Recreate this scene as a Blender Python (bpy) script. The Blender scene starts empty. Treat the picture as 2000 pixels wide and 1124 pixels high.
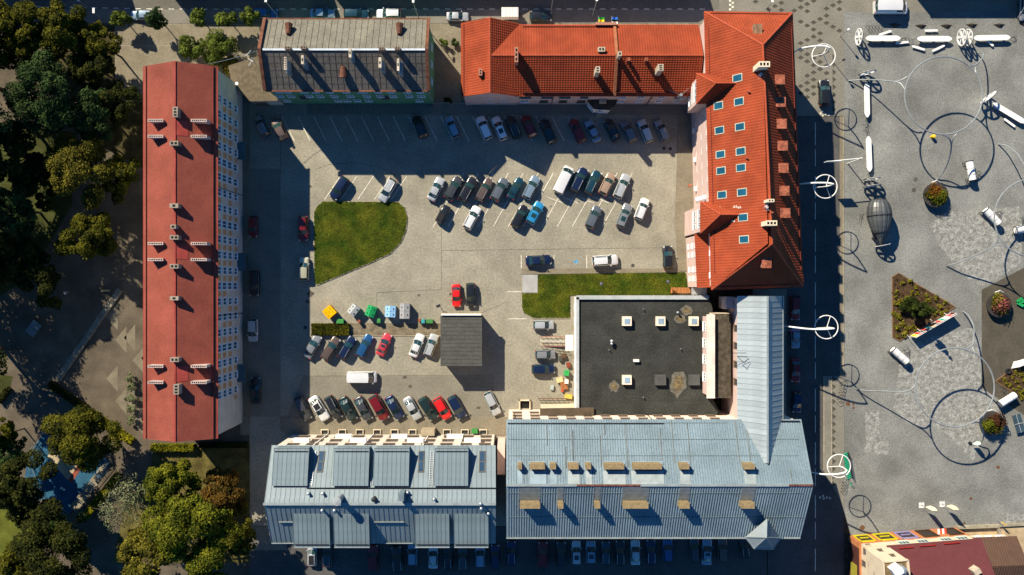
import bpy, math, random
import numpy as np
from mathutils import Vector, Matrix

scene = bpy.context.scene
COL = scene.collection
R = math.radians
HC = 155.5          # camera height in metres; 10 photograph pixels on the ground are 1 m

# ------------------------------------------------------------------ camera, sky, sun, exposure
cam_d = bpy.data.cameras.new('camera')
cam = bpy.data.objects.new('camera', cam_d)
COL.objects.link(cam)
cam.location = (0, 0, HC)
cam.rotation_euler = (0, 0, 0)
cam_d.sensor_width = 36.0
cam_d.lens = 36.0 * HC / 200.0
cam_d.clip_start = 1.0
cam_d.clip_end = 3000
scene.camera = cam

SUN_EL, SUN_AZ = R(35.4), R(321.7)
world = bpy.data.worlds.new('World')
scene.world = world
world.use_nodes = True
wn = world.node_tree
wn.nodes.clear()
sky = wn.nodes.new('ShaderNodeTexSky')
sky.sky_type = 'NISHITA'
sky.sun_disc = False
sky.sun_elevation = SUN_EL
sky.sun_rotation = SUN_AZ
sky.air_density = 0.9
sky.dust_density = 0.0
sky.ozone_density = 6.0
bg = wn.nodes.new('ShaderNodeBackground')
bg.inputs['Strength'].default_value = 0.068
wo = wn.nodes.new('ShaderNodeOutputWorld')
tint = wn.nodes.new('ShaderNodeMix'); tint.data_type = 'RGBA'; tint.blend_type = 'MULTIPLY'   # cool white balance of the photograph's skylight
tint.inputs['Factor'].default_value = 1.0
tint.inputs[7].default_value = (0.34, 0.78, 1.0, 1)
wn.links.new(sky.outputs[0], tint.inputs[6])
wn.links.new(tint.outputs[2], bg.inputs[0])
wn.links.new(bg.outputs[0], wo.inputs[0])

sun_d = bpy.data.lights.new('sun', 'SUN')
sun_d.energy = 5.0
sun_d.angle = R(0.5)
sun_d.color = (1.0, 0.89, 0.70)
sun = bpy.data.objects.new('sun', sun_d)
COL.objects.link(sun)
_d = Vector((0.62 * math.cos(SUN_EL), -0.785 * math.cos(SUN_EL), -math.sin(SUN_EL)))
sun.rotation_euler = _d.to_track_quat('-Z', 'Y').to_euler()
sun.location = (-60, 80, 90)

scene.view_settings.view_transform = 'Standard'
scene.view_settings.look = 'None'
scene.view_settings.exposure = 1.05
scene.view_settings.gamma = 1.0
scene.view_settings.use_curve_mapping = False
scene.cycles.max_bounces = 6
scene.cycles.diffuse_bounces = 3
scene.cycles.glossy_bounces = 3

# ------------------------------------------------------------------ helpers
def X(px): return (px - 1000) * 0.1
def Y(py): return (562 - py) * 0.1
def XY(px, py): return (X(px), Y(py))
def G(px, py, h=0.0):
    """the place in the world of a point that the photograph shows at (px, py) and that is h metres up"""
    f = 1 - h / HC
    return Vector((X(px) * f, Y(py) * f, h))
def ray(px, py, plane):
    P, N = plane
    o = Vector((0, 0, HC)); d = Vector((X(px), Y(py), -HC))
    t = (P - o).dot(N) / d.dot(N)
    return o + d * t
def hexc(s):
    s = s.lstrip('#')
    out = []
    for i in (0, 2, 4):
        c = int(s[i:i + 2], 16) / 255
        out.append(c / 12.92 if c <= 0.04045 else ((c + 0.055) / 1.055) ** 2.4)
    return tuple(out)

ORG = {}
class MB:
    def __init__(s): s.v = []; s.f = []; s.m = []
    def add(s, vs, fs, m=0):
        o = len(s.v)
        s.v.extend([tuple(p) for p in vs])
        s.f.extend([tuple(i + o for i in f) for f in fs])
        s.m.extend([m] * len(fs))
    def box(s, cx, cy, z0, z1, sx, sy, rz=0.0, m=0, top=1.0):
        c, n = math.cos(rz), math.sin(rz)
        vs = []
        for z, k in ((z0, 1.0), (z1, top)):
            for dx, dy in ((-1, -1), (1, -1), (1, 1), (-1, 1)):
                x, y = dx * sx / 2 * k, dy * sy / 2 * k
                vs.append((cx + x * c - y * n, cy + x * n + y * c, z))
        s.add(vs, [(3, 2, 1, 0), (4, 5, 6, 7), (0, 1, 5, 4), (1, 2, 6, 5), (2, 3, 7, 6), (3, 0, 4, 7)], m)
    def prism(s, poly, z0, z1, m=0):
        a = sum(poly[i][0] * poly[(i + 1) % len(poly)][1] - poly[(i + 1) % len(poly)][0] * poly[i][1] for i in range(len(poly)))
        if a < 0: poly = poly[::-1]
        n = len(poly)
        vs = [(p[0], p[1], z0) for p in poly] + [(p[0], p[1], z1) for p in poly]
        fs = [tuple(range(n - 1, -1, -1)), tuple(range(n, 2 * n))]
        fs += [(i, (i + 1) % n, n + (i + 1) % n, n + i) for i in range(n)]
        s.add(vs, fs, m)
    def hexa(s, b, t, m=0):
        """solid between a bottom quad and a top quad"""
        n = len(b)
        fs = [tuple(range(n - 1, -1, -1)), tuple(range(n, 2 * n))]
        fs += [(i, (i + 1) % n, n + (i + 1) % n, n + i) for i in range(n)]
        s.add(list(b) + list(t), fs, m)
    def slab(s, P, u, v, n, w, l, t, m=0, base=0.0):
        """box lying on a slope: w along u, l along v, t along n"""
        P = Vector(P)
        b = [P + u * (a * w / 2) + v * (c * l / 2) + n * base for a, c in ((-1, -1), (1, -1), (1, 1), (-1, 1))]
        s.hexa(b, [q + n * t for q in b], m)
    def tube(s, pts, r, n=6, m=0, closed=False):
        pts = [Vector(p) for p in pts]
        k = len(pts); vs = []; up0 = None
        for i, p in enumerate(pts):
            if closed: d = pts[(i + 1) % k] - pts[i - 1]
            else: d = pts[min(i + 1, k - 1)] - pts[max(i - 1, 0)]
            d = d.normalized() if d.length > 1e-9 else Vector((0, 0, 1))
            if up0 is None:
                up0 = d.cross(Vector((0, 0, 1)))
                if up0.length < 0.05: up0 = d.cross(Vector((1, 0, 0)))
            a = (up0 - d * up0.dot(d)).normalized(); up0 = a
            b = d.cross(a)
            rr = r[i] if isinstance(r, (list, tuple)) else r
            for j in range(n):
                t = 2 * math.pi * j / n
                vs.append(p + a * (rr * math.cos(t)) + b * (rr * math.sin(t)))
        fs = []
        for i in range(k if closed else k - 1):
            i2 = (i + 1) % k
            for j in range(n):
                fs.append((i * n + j, i * n + (j + 1) % n, i2 * n + (j + 1) % n, i2 * n + j))
        if not closed:
            fs.append(tuple(range(n - 1, -1, -1)))
            fs.append(tuple((k - 1) * n + j for j in range(n)))
        s.add(vs, fs, m)
    def cyl(s, cx, cy, z0, z1, r, n=12, r2=None, m=0):
        r2 = r if r2 is None else r2
        vs = [(cx + rr * math.cos(2 * math.pi * j / n), cy + rr * math.sin(2 * math.pi * j / n), z)
              for z, rr in ((z0, r), (z1, r2)) for j in range(n)]
        fs = [tuple(range(n - 1, -1, -1)), tuple(range(n, 2 * n))] + [(j, (j + 1) % n, n + (j + 1) % n, n + j) for j in range(n)]
        s.add(vs, fs, m)
    def lathe(s, prof, cx=0, cy=0, n=16, m=0, axis='z', z=0.0):
        """prof: (radius, position along the axis)"""
        vs = []
        for r, t in prof:
            for j in range(n):
                a = 2 * math.pi * j / n
                if axis == 'z': vs.append((cx + r * math.cos(a), cy + r * math.sin(a), t))
                elif axis == 'y': vs.append((cx + r * math.cos(a), t, z + r * math.sin(a)))
                else: vs.append((t, cy + r * math.cos(a), z + r * math.sin(a)))
        k = len(prof); fs = []
        for i in range(k - 1):
            for j in range(n):
                fs.append((i * n + j, i * n + (j + 1) % n, (i + 1) * n + (j + 1) % n, (i + 1) * n + j))
        fs.append(tuple(range(n - 1, -1, -1))); fs.append(tuple((k - 1) * n + j for j in range(n)))
        s.add(vs, fs, m)
    def mesh(s, name, mats, org=(0, 0, 0), smooth=False):
        me = bpy.data.meshes.new(name)
        ox, oy, oz = org
        me.from_pydata([(x - ox, y - oy, z - oz) for x, y, z in s.v], [], s.f)
        if not isinstance(mats, (list, tuple)): mats = [mats]
        for mt in mats: me.materials.append(mt)
        if len(mats) > 1: me.polygons.foreach_set('material_index', s.m)
        if smooth: me.polygons.foreach_set('use_smooth', [True] * len(me.polygons))
        me.update()
        return me
    def build(s, name, mats, parent=None, smooth=False, loc=None):
        org = ORG.get(parent.name, (0, 0, 0)) if parent is not None else (loc or (0, 0, 0))
        o = bpy.data.objects.new(name, s.mesh(name, mats, org, smooth))
        COL.objects.link(o)
        if parent is not None: o.parent = parent; ORG[o.name] = org
        else:
            o.location = org; ORG[o.name] = org
        return o

def tag(o, label, cat, group=None):
    o['label'] = label; o['category'] = cat
    if group: o['group'] = group
    return o
def thing(name, label, cat, loc=(0, 0, 0), group=None, rz=0.0, zero=False):
    o = bpy.data.objects.new(name, None)
    COL.objects.link(o)
    o.empty_display_size = 0.5
    o.location = loc; o.rotation_euler = (0, 0, rz)
    ORG[o.name] = (0, 0, 0) if zero else tuple(loc)
    return tag(o, label, cat, group)
def place(name, mesh, parent, loc=(0, 0, 0), rz=0.0, mat=None, rot=None):
    """an object from a shared mesh; loc is in world metres and is made relative to the parent's thing"""
    o = bpy.data.objects.new(name, mesh)
    COL.objects.link(o)
    if parent is not None:
        g = ORG.get(parent.name, (0, 0, 0)); o.parent = parent
        o.location = (loc[0] - g[0], loc[1] - g[1], loc[2] - g[2])
    else: o.location = loc
    o.rotation_euler = rot or (0, 0, rz)
    ORG[o.name] = (0, 0, 0)
    if mat is not None:
        o.material_slots[0].link = 'OBJECT'; o.material_slots[0].material = mat
    return o
def kids(o): return CHILD.get(o.name, [])
def copy_tree(o, parent=None):
    c = o.copy(); COL.objects.link(c)
    if parent is not None: c.parent = parent
    for ch in list(o.children): copy_tree(ch, c)
    return c
def structure(name, mb, mat, parent=None):
    o = mb.build(name, mat, parent)
    if parent is None: o['kind'] = 'structure'
    return o

# ------------------------------------------------------------------ materials
MATS = {}
def M(name, col, rough=0.8, var=0.15, scale=0.6, fine=0.12, fscale=6.0, bump=0.0, bscale=20.0, metal=0.0, coat=0.0,
      col2=None, spec=0.12, wave=None, patch=None, island=0.0, trans=0.0, objr=0.0):
    if name in MATS: return MATS[name]
    if isinstance(col, str): col = hexc(col)
    if isinstance(col2, str): col2 = hexc(col2)
    mt = bpy.data.materials.new(name); mt.use_nodes = True
    nt = mt.node_tree; N = nt.nodes; L = nt.links
    b = N['Principled BSDF']
    b.inputs['Roughness'].default_value = rough
    b.inputs['Metallic'].default_value = metal
    b.inputs['Specular IOR Level'].default_value = spec
    b.inputs['Coat Weight'].default_value = coat
    tc = N.new('ShaderNodeTexCoord')
    def noise(sc, det=5):
        n = N.new('ShaderNodeTexNoise'); n.inputs['Scale'].default_value = sc; n.inputs['Detail'].default_value = det
        L.new(tc.outputs['Object'], n.inputs['Vector']); return n
    n1 = noise(scale)
    rp = N.new('ShaderNodeValToRGB')
    a = col2 or tuple(c * (1 - var) for c in col)
    e = col if col2 else tuple(c * (1 + var) for c in col)
    rp.color_ramp.elements[0].position = 0.34; rp.color_ramp.elements[0].color = (*a, 1)
    rp.color_ramp.elements[1].position = 0.66; rp.color_ramp.elements[1].color = (*e, 1)
    L.new(n1.outputs['Fac'], rp.inputs['Fac'])
    out = rp.outputs['Color']
    def mul(out, fac_socket, lo, hi):
        mr = N.new('ShaderNodeMapRange'); mr.inputs['From Min'].default_value = 0.3; mr.inputs['From Max'].default_value = 0.7
        mr.inputs['To Min'].default_value = lo; mr.inputs['To Max'].default_value = hi
        L.new(fac_socket, mr.inputs['Value'])
        mx = N.new('ShaderNodeMix'); mx.data_type = 'RGBA'; mx.blend_type = 'MULTIPLY'
        mx.inputs['Factor'].default_value = 1.0
        L.new(out, mx.inputs[6])
        cb = N.new('ShaderNodeCombineColor')
        for k in range(3): L.new(mr.outputs[0], cb.inputs[k])
        L.new(cb.outputs[0], mx.inputs[7])
        return mx.outputs[2]
    if fine:
        out = mul(out, noise(fscale, 6).outputs['Fac'], 1 - fine, 1 + fine)
    if patch:            # (scale, low, high): broad worn patches
        out = mul(out, noise(patch[0], 3).outputs['Fac'], patch[1], patch[2])
    if island:
        ge = N.new('ShaderNodeNewGeometry')
        mr = N.new('ShaderNodeMapRange'); mr.inputs['To Min'].default_value = 1 - island; mr.inputs['To Max'].default_value = 1 + island
        L.new(ge.outputs['Random Per Island'], mr.inputs['Value'])
        mx = N.new('ShaderNodeMix'); mx.data_type = 'RGBA'; mx.blend_type = 'MULTIPLY'; mx.inputs['Factor'].default_value = 1.0
        L.new(out, mx.inputs[6]); cb = N.new('ShaderNodeCombineColor')
        for k in range(3): L.new(mr.outputs[0], cb.inputs[k])
        L.new(cb.outputs[0], mx.inputs[7]); out = mx.outputs[2]
    if objr:
        oi = N.new('ShaderNodeObjectInfo')
        sc = N.new('ShaderNodeMapRange'); sc.inputs['To Min'].default_value = 0.3; sc.inputs['To Max'].default_value = 0.7
        L.new(oi.outputs['Random'], sc.inputs['Value'])
        out = mul(out, sc.outputs[0], 1 - objr, 1 + objr)
    L.new(out, b.inputs['Base Color'])
    if bump or wave:
        bp = N.new('ShaderNodeBump'); bp.inputs['Strength'].default_value = bump or 0.4
        bp.inputs['Distance'].default_value = 0.05
        if wave:
            w = N.new('ShaderNodeTexWave'); w.bands_direction = wave[0]; w.inputs['Scale'].default_value = wave[1]
            w.inputs['Distortion'].default_value = 0.3
            L.new(tc.outputs['Object'], w.inputs['Vector']); L.new(w.outputs['Fac'], bp.inputs['Height'])
        else:
            L.new(noise(bscale, 4).outputs['Fac'], bp.inputs['Height'])
        L.new(bp.outputs[0], b.inputs['Normal'])
    if trans:
        tr = N.new('ShaderNodeBsdfTranslucent'); L.new(out, tr.inputs['Color'])
        ms = N.new('ShaderNodeMixShader'); ms.inputs[0].default_value = trans
        L.new(b.outputs[0], ms.inputs[1]); L.new(tr.outputs[0], ms.inputs[2])
        L.new(ms.outputs[0], N['Material Output'].inputs['Surface'])
    MATS[name] = mt
    return mt

def paint(name, col, metal=0.35, rough=0.28):
    return M('paint_' + name, col, rough=rough, var=0.03, fine=0.03, metal=metal, coat=0.6, spec=0.5)
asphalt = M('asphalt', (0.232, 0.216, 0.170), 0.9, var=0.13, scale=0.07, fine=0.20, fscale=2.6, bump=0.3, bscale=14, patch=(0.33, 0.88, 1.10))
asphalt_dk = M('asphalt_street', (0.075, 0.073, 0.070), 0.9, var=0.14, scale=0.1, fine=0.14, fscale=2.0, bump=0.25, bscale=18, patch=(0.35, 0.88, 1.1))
asphalt_new = M('asphalt_patch', (0.168, 0.156, 0.124), 0.9, var=0.08, scale=0.3, fine=0.14, fscale=2.5, bump=0.25)
street_pave = M('street_paving', (0.165, 0.155, 0.130), 0.88, var=0.10, scale=0.25, fine=0.18, fscale=3.5, bump=0.3, bscale=9)
plaza_m = M('plaza_paving', (0.156, 0.159, 0.149), 0.85, var=0.20, scale=0.16, fine=0.34, fscale=5, bump=0.4, bscale=8, patch=(0.09, 0.88, 1.18))
plaza_pale = M('plaza_pale_paving', (0.205, 0.206, 0.193), 0.85, var=0.28, scale=1.1, fine=0.40, fscale=3.2, bump=0.3, bscale=8)
plaza_dark = M('plaza_brown_gravel', (0.070, 0.062, 0.048), 0.95, var=0.14, scale=0.4, fine=0.25, fscale=5, bump=0.5, bscale=14)
pave_tan = M('pavement_tan', (0.175, 0.152, 0.110), 0.9, var=0.12, scale=0.35, fine=0.2, fscale=4, bump=0.3, bscale=9)
kerb_m = M('kerb_stone', (0.26, 0.23, 0.17), 0.9, var=0.2, scale=1.0)
earth = M('earth', (0.060, 0.046, 0.030), 0.95, var=0.3, scale=0.8, fine=0.3, fscale=5, bump=0.6, bscale=10)
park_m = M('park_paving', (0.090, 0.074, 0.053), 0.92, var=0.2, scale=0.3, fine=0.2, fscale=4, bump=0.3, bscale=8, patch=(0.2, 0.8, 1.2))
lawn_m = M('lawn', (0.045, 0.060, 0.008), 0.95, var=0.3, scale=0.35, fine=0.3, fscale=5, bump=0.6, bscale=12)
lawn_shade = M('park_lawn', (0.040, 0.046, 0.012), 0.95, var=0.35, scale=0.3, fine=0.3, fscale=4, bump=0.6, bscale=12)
blade_m = M('grass_blades', (0.098, 0.108, 0.009), 0.9, col2=(0.030, 0.058, 0.004), scale=0.30, fine=0.35, island=0.40, trans=0.2, patch=(0.55, 0.72, 1.25))
white_line = M('road_paint', (0.60, 0.57, 0.48), 0.8, var=0.25, scale=1.5, fine=0.25, fscale=8)
white_p = M('white_paint', (0.64, 0.64, 0.62), 0.5, var=0.03, fine=0.04)
cream_w = M('cream_render', (0.50, 0.42, 0.31), 0.85, var=0.06, scale=0.6, fine=0.06)
pink_w = M('pink_render', (0.50, 0.375, 0.335), 0.85, var=0.06, scale=0.5, fine=0.06)
grey_w = M('grey_render', (0.46, 0.44, 0.40), 0.88, var=0.1, scale=0.5, fine=0.1)
teal_w = M('green_render', (0.075, 0.22, 0.13), 0.85, var=0.12, scale=0.7, fine=0.12)
orange_w = M('orange_panel', (0.42, 0.25, 0.12), 0.85, var=0.1)
tile_org = M('orange_tiles', (0.290, 0.054, 0.0215), 0.72, var=0.10, scale=0.5, fine=0.15, fscale=5, wave=('X', 3.2), bump=0.8, patch=(0.2, 0.85, 1.1))
tile_org_y = M('orange_tiles_side', (0.290, 0.054, 0.0215), 0.72, var=0.10, scale=0.5, fine=0.15, fscale=5, wave=('Y', 3.2), bump=0.8, patch=(0.2, 0.85, 1.1))
tile_red = M('red_shingles', (0.212, 0.054, 0.037), 0.8, var=0.10, scale=0.3, fine=0.24, fscale=5.5, bump=0.55, wave=('Y', 1.7), patch=(0.12, 0.84, 1.14))
tile_cap = M('orange_ridge_tile', (0.32, 0.064, 0.030), 0.7, var=0.1, scale=1.5)
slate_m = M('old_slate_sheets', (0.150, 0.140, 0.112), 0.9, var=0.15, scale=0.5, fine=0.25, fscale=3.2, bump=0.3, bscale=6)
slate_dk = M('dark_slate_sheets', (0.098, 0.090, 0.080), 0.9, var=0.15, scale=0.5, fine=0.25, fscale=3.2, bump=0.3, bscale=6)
rust_m = M('rusty_metal', (0.125, 0.052, 0.032), 0.8, var=0.3, scale=1.2, fine=0.2)
zinc = M('zinc_roofing', (0.132, 0.172, 0.192), 0.6, var=0.12, bump=0.5, bscale=1.6, objr=0.07, scale=0.4, fine=0.08, metal=0.08, spec=0.4)
zinc_dk = M('zinc_roofing_dormer', (0.118, 0.160, 0.182), 0.6, var=0.12, bump=0.5, bscale=1.6, objr=0.07, scale=0.4, fine=0.08, metal=0.08, spec=0.4)
corr = M('corrugated_steel', (0.145, 0.200, 0.235), 0.6, var=0.10, scale=0.3, fine=0.16, fscale=3, metal=0.1, spec=0.4, patch=(0.12, 0.88, 1.08))
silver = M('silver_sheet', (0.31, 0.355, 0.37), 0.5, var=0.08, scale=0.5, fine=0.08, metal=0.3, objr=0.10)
flash = M('bright_flashing', (0.27, 0.31, 0.315), 0.5, var=0.12, scale=0.8, metal=0.3)
felt = M('roofing_felt', (0.033, 0.0342, 0.0302), 0.92, var=0.16, scale=0.35, fine=0.28, fscale=3, bump=0.7, bscale=3, patch=(0.25, 0.80, 1.25))
felt2 = M('grey_felt', (0.066, 0.067, 0.060), 0.92, var=0.1, scale=0.6, fine=0.2, fscale=4, bump=0.4, bscale=5)
moss = M('mossy_roof', (0.060, 0.050, 0.036), 0.95, var=0.35, scale=1.2, fine=0.3, fscale=5, bump=0.6, bscale=6)
brick_tan = M('tan_brick', (0.215, 0.160, 0.085), 0.9, var=0.2, scale=2.5, fine=0.2, fscale=14)
chim_w = M('pale_chimney', (0.36, 0.31, 0.235), 0.88, var=0.15, scale=2)
chim_red = M('brick_chimney', (0.33, 0.16, 0.11), 0.9, var=0.2, scale=2)
copper = M('copper_dormer', (0.26, 0.085, 0.050), 0.6, var=0.4, scale=1.3, fine=0.3, fscale=4)
black_m = M('opening_black', (0.012, 0.012, 0.012), 0.9)  # flat black painted for the shade inside flue and cellar openings
iron = M('black_iron', (0.03, 0.032, 0.036), 0.5, metal=0.4)
steel = M('galvanised_steel', (0.36, 0.38, 0.40), 0.4, metal=0.6, var=0.05)
glass_w = M('window_glass', (0.035, 0.06, 0.085), 0.12, var=0.2, scale=0.5, spec=0.8)
glass_sky = M('roof_window_glass', (0.008, 0.060, 0.105), 0.2, var=0.2, scale=0.5, spec=0.4)
frame_w = M('window_frame_white', (0.72, 0.73, 0.74), 0.5)
frame_b = M('window_frame_brown', (0.14, 0.10, 0.07), 0.6)
frame_g = M('roof_window_frame', (0.36, 0.36, 0.28), 0.5)
rubber = M('tyre_rubber', (0.02, 0.02, 0.02), 0.9)
rim_m = M('wheel_rim', (0.45, 0.46, 0.47), 0.35, metal=0.8)
car_glass = M('car_glass', (0.012, 0.036, 0.040), 0.08, var=0.2, spec=0.7)  # base colour raised to stand in for sky reflections
lamp_w = M('headlight', (0.34, 0.35, 0.36), 0.2, spec=0.8)
lamp_r = M('tail_light', (0.45, 0.02, 0.015), 0.25, spec=0.7)
trim_b = M('black_trim', (0.018, 0.018, 0.02), 0.5)
rail_m = M('roof_rail', (0.5, 0.5, 0.5), 0.35, metal=0.6)
bark = M('bark', (0.075, 0.055, 0.038), 0.95, var=0.3, scale=2, bump=0.5, bscale=8)
twig = M('pale_twigs', (0.16, 0.125, 0.08), 0.9, var=0.3, scale=2)
def leafm(name, a, b): return M('leaves_' + name, tuple(c * .62 for c in a), 0.85, col2=tuple(c * .5 for c in b), scale=0.45, fine=0.25, fscale=2.5, island=0.5, trans=0.12, spec=0.08)
lf_olive = leafm('olive', (0.135, 0.128, 0.009), (0.040, 0.050, 0.005))
lf_green = leafm('green', (0.062, 0.108, 0.028), (0.020, 0.042, 0.012))
lf_yel = leafm('yellow_green', (0.210, 0.180, 0.020), (0.070, 0.072, 0.009))
lf_bright = leafm('bright', (0.200, 0.205, 0.014), (0.066, 0.092, 0.008))
lf_dark = leafm('dark', (0.060, 0.064, 0.009), (0.018, 0.028, 0.005))
lf_rust = leafm('rusty', (0.160, 0.085, 0.014), (0.060, 0.045, 0.008))
lf_hedge = leafm('hedge', (0.300, 0.280, 0.012), (0.120, 0.130, 0.008))
lf_pale = leafm('pale', (0.300, 0.330, 0.170), (0.130, 0.150, 0.060))
lf_round = leafm('street_tree', (0.185, 0.240, 0.036), (0.052, 0.080, 0.012))

def ramp2(a, b, t): return tuple(a[i] + (b[i] - a[i]) * t for i in range(3))
def lerp(a, b, t): return a + (b - a) * t
# ------------------------------------------------------------------ ground, roads, plaza
def sheet(name, poly, z, mat, depth=0.03, label=None, parent=None):
    mb = MB(); mb.prism([XY(*p) for p in poly], z - depth, z)
    o = structure(name, mb, mat, parent)
    if label: o['label'] = label
    return o
def strip(mb, p, q, w, z0, z1):
    a = Vector(XY(*p)); b = Vector(XY(*q)); d = b - a
    mb.box((a.x + b.x) / 2, (a.y + b.y) / 2, z0, z1, d.length, w, math.atan2(d.y, d.x))
def kerb_line(parent, pts, w=0.18, z=0.13, name='kerb', closed=False):
    n = len(pts)
    for i in range(n if closed else n - 1):
        mb = MB(); strip(mb, pts[i], pts[(i + 1) % n], w, -0.02, z)
        mb.build(name, kerb_m, parent)

ground_o = sheet('ground', [(-3000, -3000), (5000, -3000), (5000, 4000), (-3000, 4000)], -0.10, earth, 0.4)
road_n = sheet('road', [(-1400, -130), (3400, -130), (3400, 46), (-1400, 46)], 0.0, street_pave, 0.09, 'street along the top edge with a dashed edge line')
road_nd = sheet('carriageway', [(-1400, -120), (1405, -120), (1405, 19), (-1400, 19)], 0.004, M('asphalt_lane', (0.115, 0.108, 0.092), 0.9, var=0.12, scale=0.1, fine=0.15, fscale=2, bump=0.2), 0.02)
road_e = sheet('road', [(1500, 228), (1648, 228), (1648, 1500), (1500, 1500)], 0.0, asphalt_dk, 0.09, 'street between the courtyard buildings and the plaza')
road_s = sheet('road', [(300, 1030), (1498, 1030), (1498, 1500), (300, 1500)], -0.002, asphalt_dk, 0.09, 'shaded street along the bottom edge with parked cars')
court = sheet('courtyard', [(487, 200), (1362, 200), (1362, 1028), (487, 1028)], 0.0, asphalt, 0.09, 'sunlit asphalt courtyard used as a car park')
lane_s = sheet('lane', [(487, 1029), (560, 1029), (560, 1075), (487, 1075)], 0.002, asphalt_new, 0.09)
crossing = sheet('crossing', [(1405, -130), (1660, -130), (1660, 227), (1500, 227), (1405, 227)], 0.006, street_pave, 0.02, 'paved street corner with dark diamond stones')
plaza = sheet('plaza', [(1649, 24), (3400, 24), (3400, 1900), (1661, 1900), (1661, 1046), (1649, 1000)], 0.05, plaza_m, 0.13, 'wide grey paved plaza')
side_e = sheet('pavement', [(1640, 228), (1648.6, 228), (1648.6, 735), (1640, 735)], 0.045, pave_tan, 0.1)
side_e2 = sheet('pavement', [(1608, 735), (1648.6, 735), (1648.6, 1000), (1640, 975), (1617, 935), (1609, 920)], 0.045, street_pave, 0.1)  # sunlight on the road strip painted as a lighter sheet along the shadow edge
mbk = MB()
strip(mbk, (1647, 228), (1647, 735), 0.16, 0.02, 0.075); mbk.build('kerb', kerb_m, side_e)
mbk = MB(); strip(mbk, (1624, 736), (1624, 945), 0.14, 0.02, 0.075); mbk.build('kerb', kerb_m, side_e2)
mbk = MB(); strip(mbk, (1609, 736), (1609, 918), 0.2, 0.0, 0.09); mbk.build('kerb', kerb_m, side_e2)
side_w = sheet('pavement', [(1470, 565), (1536, 565), (1536, 1030), (1470, 1030)], 0.10, asphalt_new, 0.12)
side_n = sheet('pavement', [(225, 47), (1404, 47), (1404, 199), (487, 199), (225, 199)], 0.08, pave_tan, 0.2, 'tan pavement north of the courtyard')
for q in range(0, 9):
    mbk = MB(); strip(mbk, (226 + q * 130, 47.8), (352 + q * 130, 47.8), 0.16, 0.0, 0.10); mbk.build('kerb', kerb_m, side_n)
mbk = MB(); strip(mbk, (228, 90), (345, 90), 0.12, 0.05, 0.088); mbk.build('joint', kerb_m, side_n)
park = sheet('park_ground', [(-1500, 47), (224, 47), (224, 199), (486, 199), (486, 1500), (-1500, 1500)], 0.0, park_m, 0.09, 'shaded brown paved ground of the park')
side_b1 = sheet('pavement', [(470, 200), (488, 200), (488, 850), (470, 850)], 0.12, pave_tan, 0.14)
side_b8 = sheet('pavement', [(548, 815), (990, 815), (990, 850), (560, 850), (548, 838)], 0.10, pave_tan, 0.12, 'tan paved strip with basement windows')
side_b3 = sheet('pavement', [(600, 204), (1345, 204), (1345, 224), (600, 224)], 0.10, asphalt_new, 0.12)
side_b4 = sheet('pavement', [(1325, 225), (1362, 225), (1362, 530), (1325, 530), (1318, 430)], 0.09, pave_tan, 0.11)
patch1 = sheet('asphalt_patch', [(592, 735), (965, 735), (965, 814.4), (560, 814.4)], 0.004, asphalt_new, 0.02, parent=court)
mbk = MB()
for p, q in (((862, 345), (862, 566)), ((862, 490), (1316, 484)), ((862, 566), (736, 572)), ((736, 572), (736, 620)),
             ((592, 735), (962, 733)), ((990, 590), (940, 612)), ((548, 224), (548, 340)), ((620, 330), (640, 322)),
             ((640, 322), (690, 318)), ((690, 318), (740, 326)), ((740, 326), (775, 345)), ((548, 815), (548, 838))):
    strip(mbk, p, q, 0.07, -0.01, 0.005)
mbk.build('joint', M('tar_joint', (.07, .065, .055), .9), court)
lane_d = sheet('asphalt_patch', [(488.5, 330), (548, 330), (548, 814), (488.5, 814)], 0.003, asphalt_new, 0.02, parent=court)
# worn and oily marks
for (px, py, r) in ((880, 575, .35), (790, 737, .5), (606, 575, .8), (600, 590, .5), (818, 577, .3), (802, 755, .4), (935, 797, .4), (606, 365, .3), (1076, 404, .2), (1130, 395, .2)):
    mb = MB(); rnd = random.Random(int(px)); n = 11
    mb.prism([(X(px) + r * rnd.uniform(.5, 1.3) * math.cos(6.283 * i / n), Y(py) + r * rnd.uniform(.4, 1.1) * math.sin(6.283 * i / n)) for i in range(n)], 0, 0.006)
    mb.build('oil_stain', M('oil_stain', (0.075, 0.068, 0.055), 0.7), court)
def manhole(px, py, r=0.4, z=0.012, par=None, m=None):
    mb = MB(); mb.cyl(X(px), Y(py), z - 0.012, z, r, 14); mb.build('manhole_cover', m or M('cast_iron', (0.05, 0.045, 0.04), 0.7), par)
for px, py in ((1297, 290), (1309, 291), (596, 640), (1236, 519)): manhole(px, py, .35, 0.012, court)
for px, py, r in ((1656, 789, .45), (1667, 790, .25), (1667, 797, .25), (1684, 1031, .5), (1896, 974, .3), (1949, 913, .35), (1883, 1022, .25)):
    manhole(px, py, r, 0.06, plaza, M('rusty_cover', (0.11, 0.055, 0.03), 0.8))
for px, py in ((1788, 351), (1785, 372)): manhole(px, py, .45, 0.058, plaza, M('dark_stone', (0.075, 0.072, 0.062), 0.9))
def ragged(poly, amp, seed):
    rnd = random.Random(seed); out = []
    for i in range(len(poly)):
        a, c = poly[i], poly[(i + 1) % len(poly)]; k = max(1, int(math.hypot(c[0] - a[0], c[1] - a[1]) / 5))
        out += [(lerp(a[0], c[0], j / k) + rnd.uniform(-amp, amp), lerp(a[1], c[1], j / k) + rnd.uniform(-amp, amp)) for j in range(k)]
    return out
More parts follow.
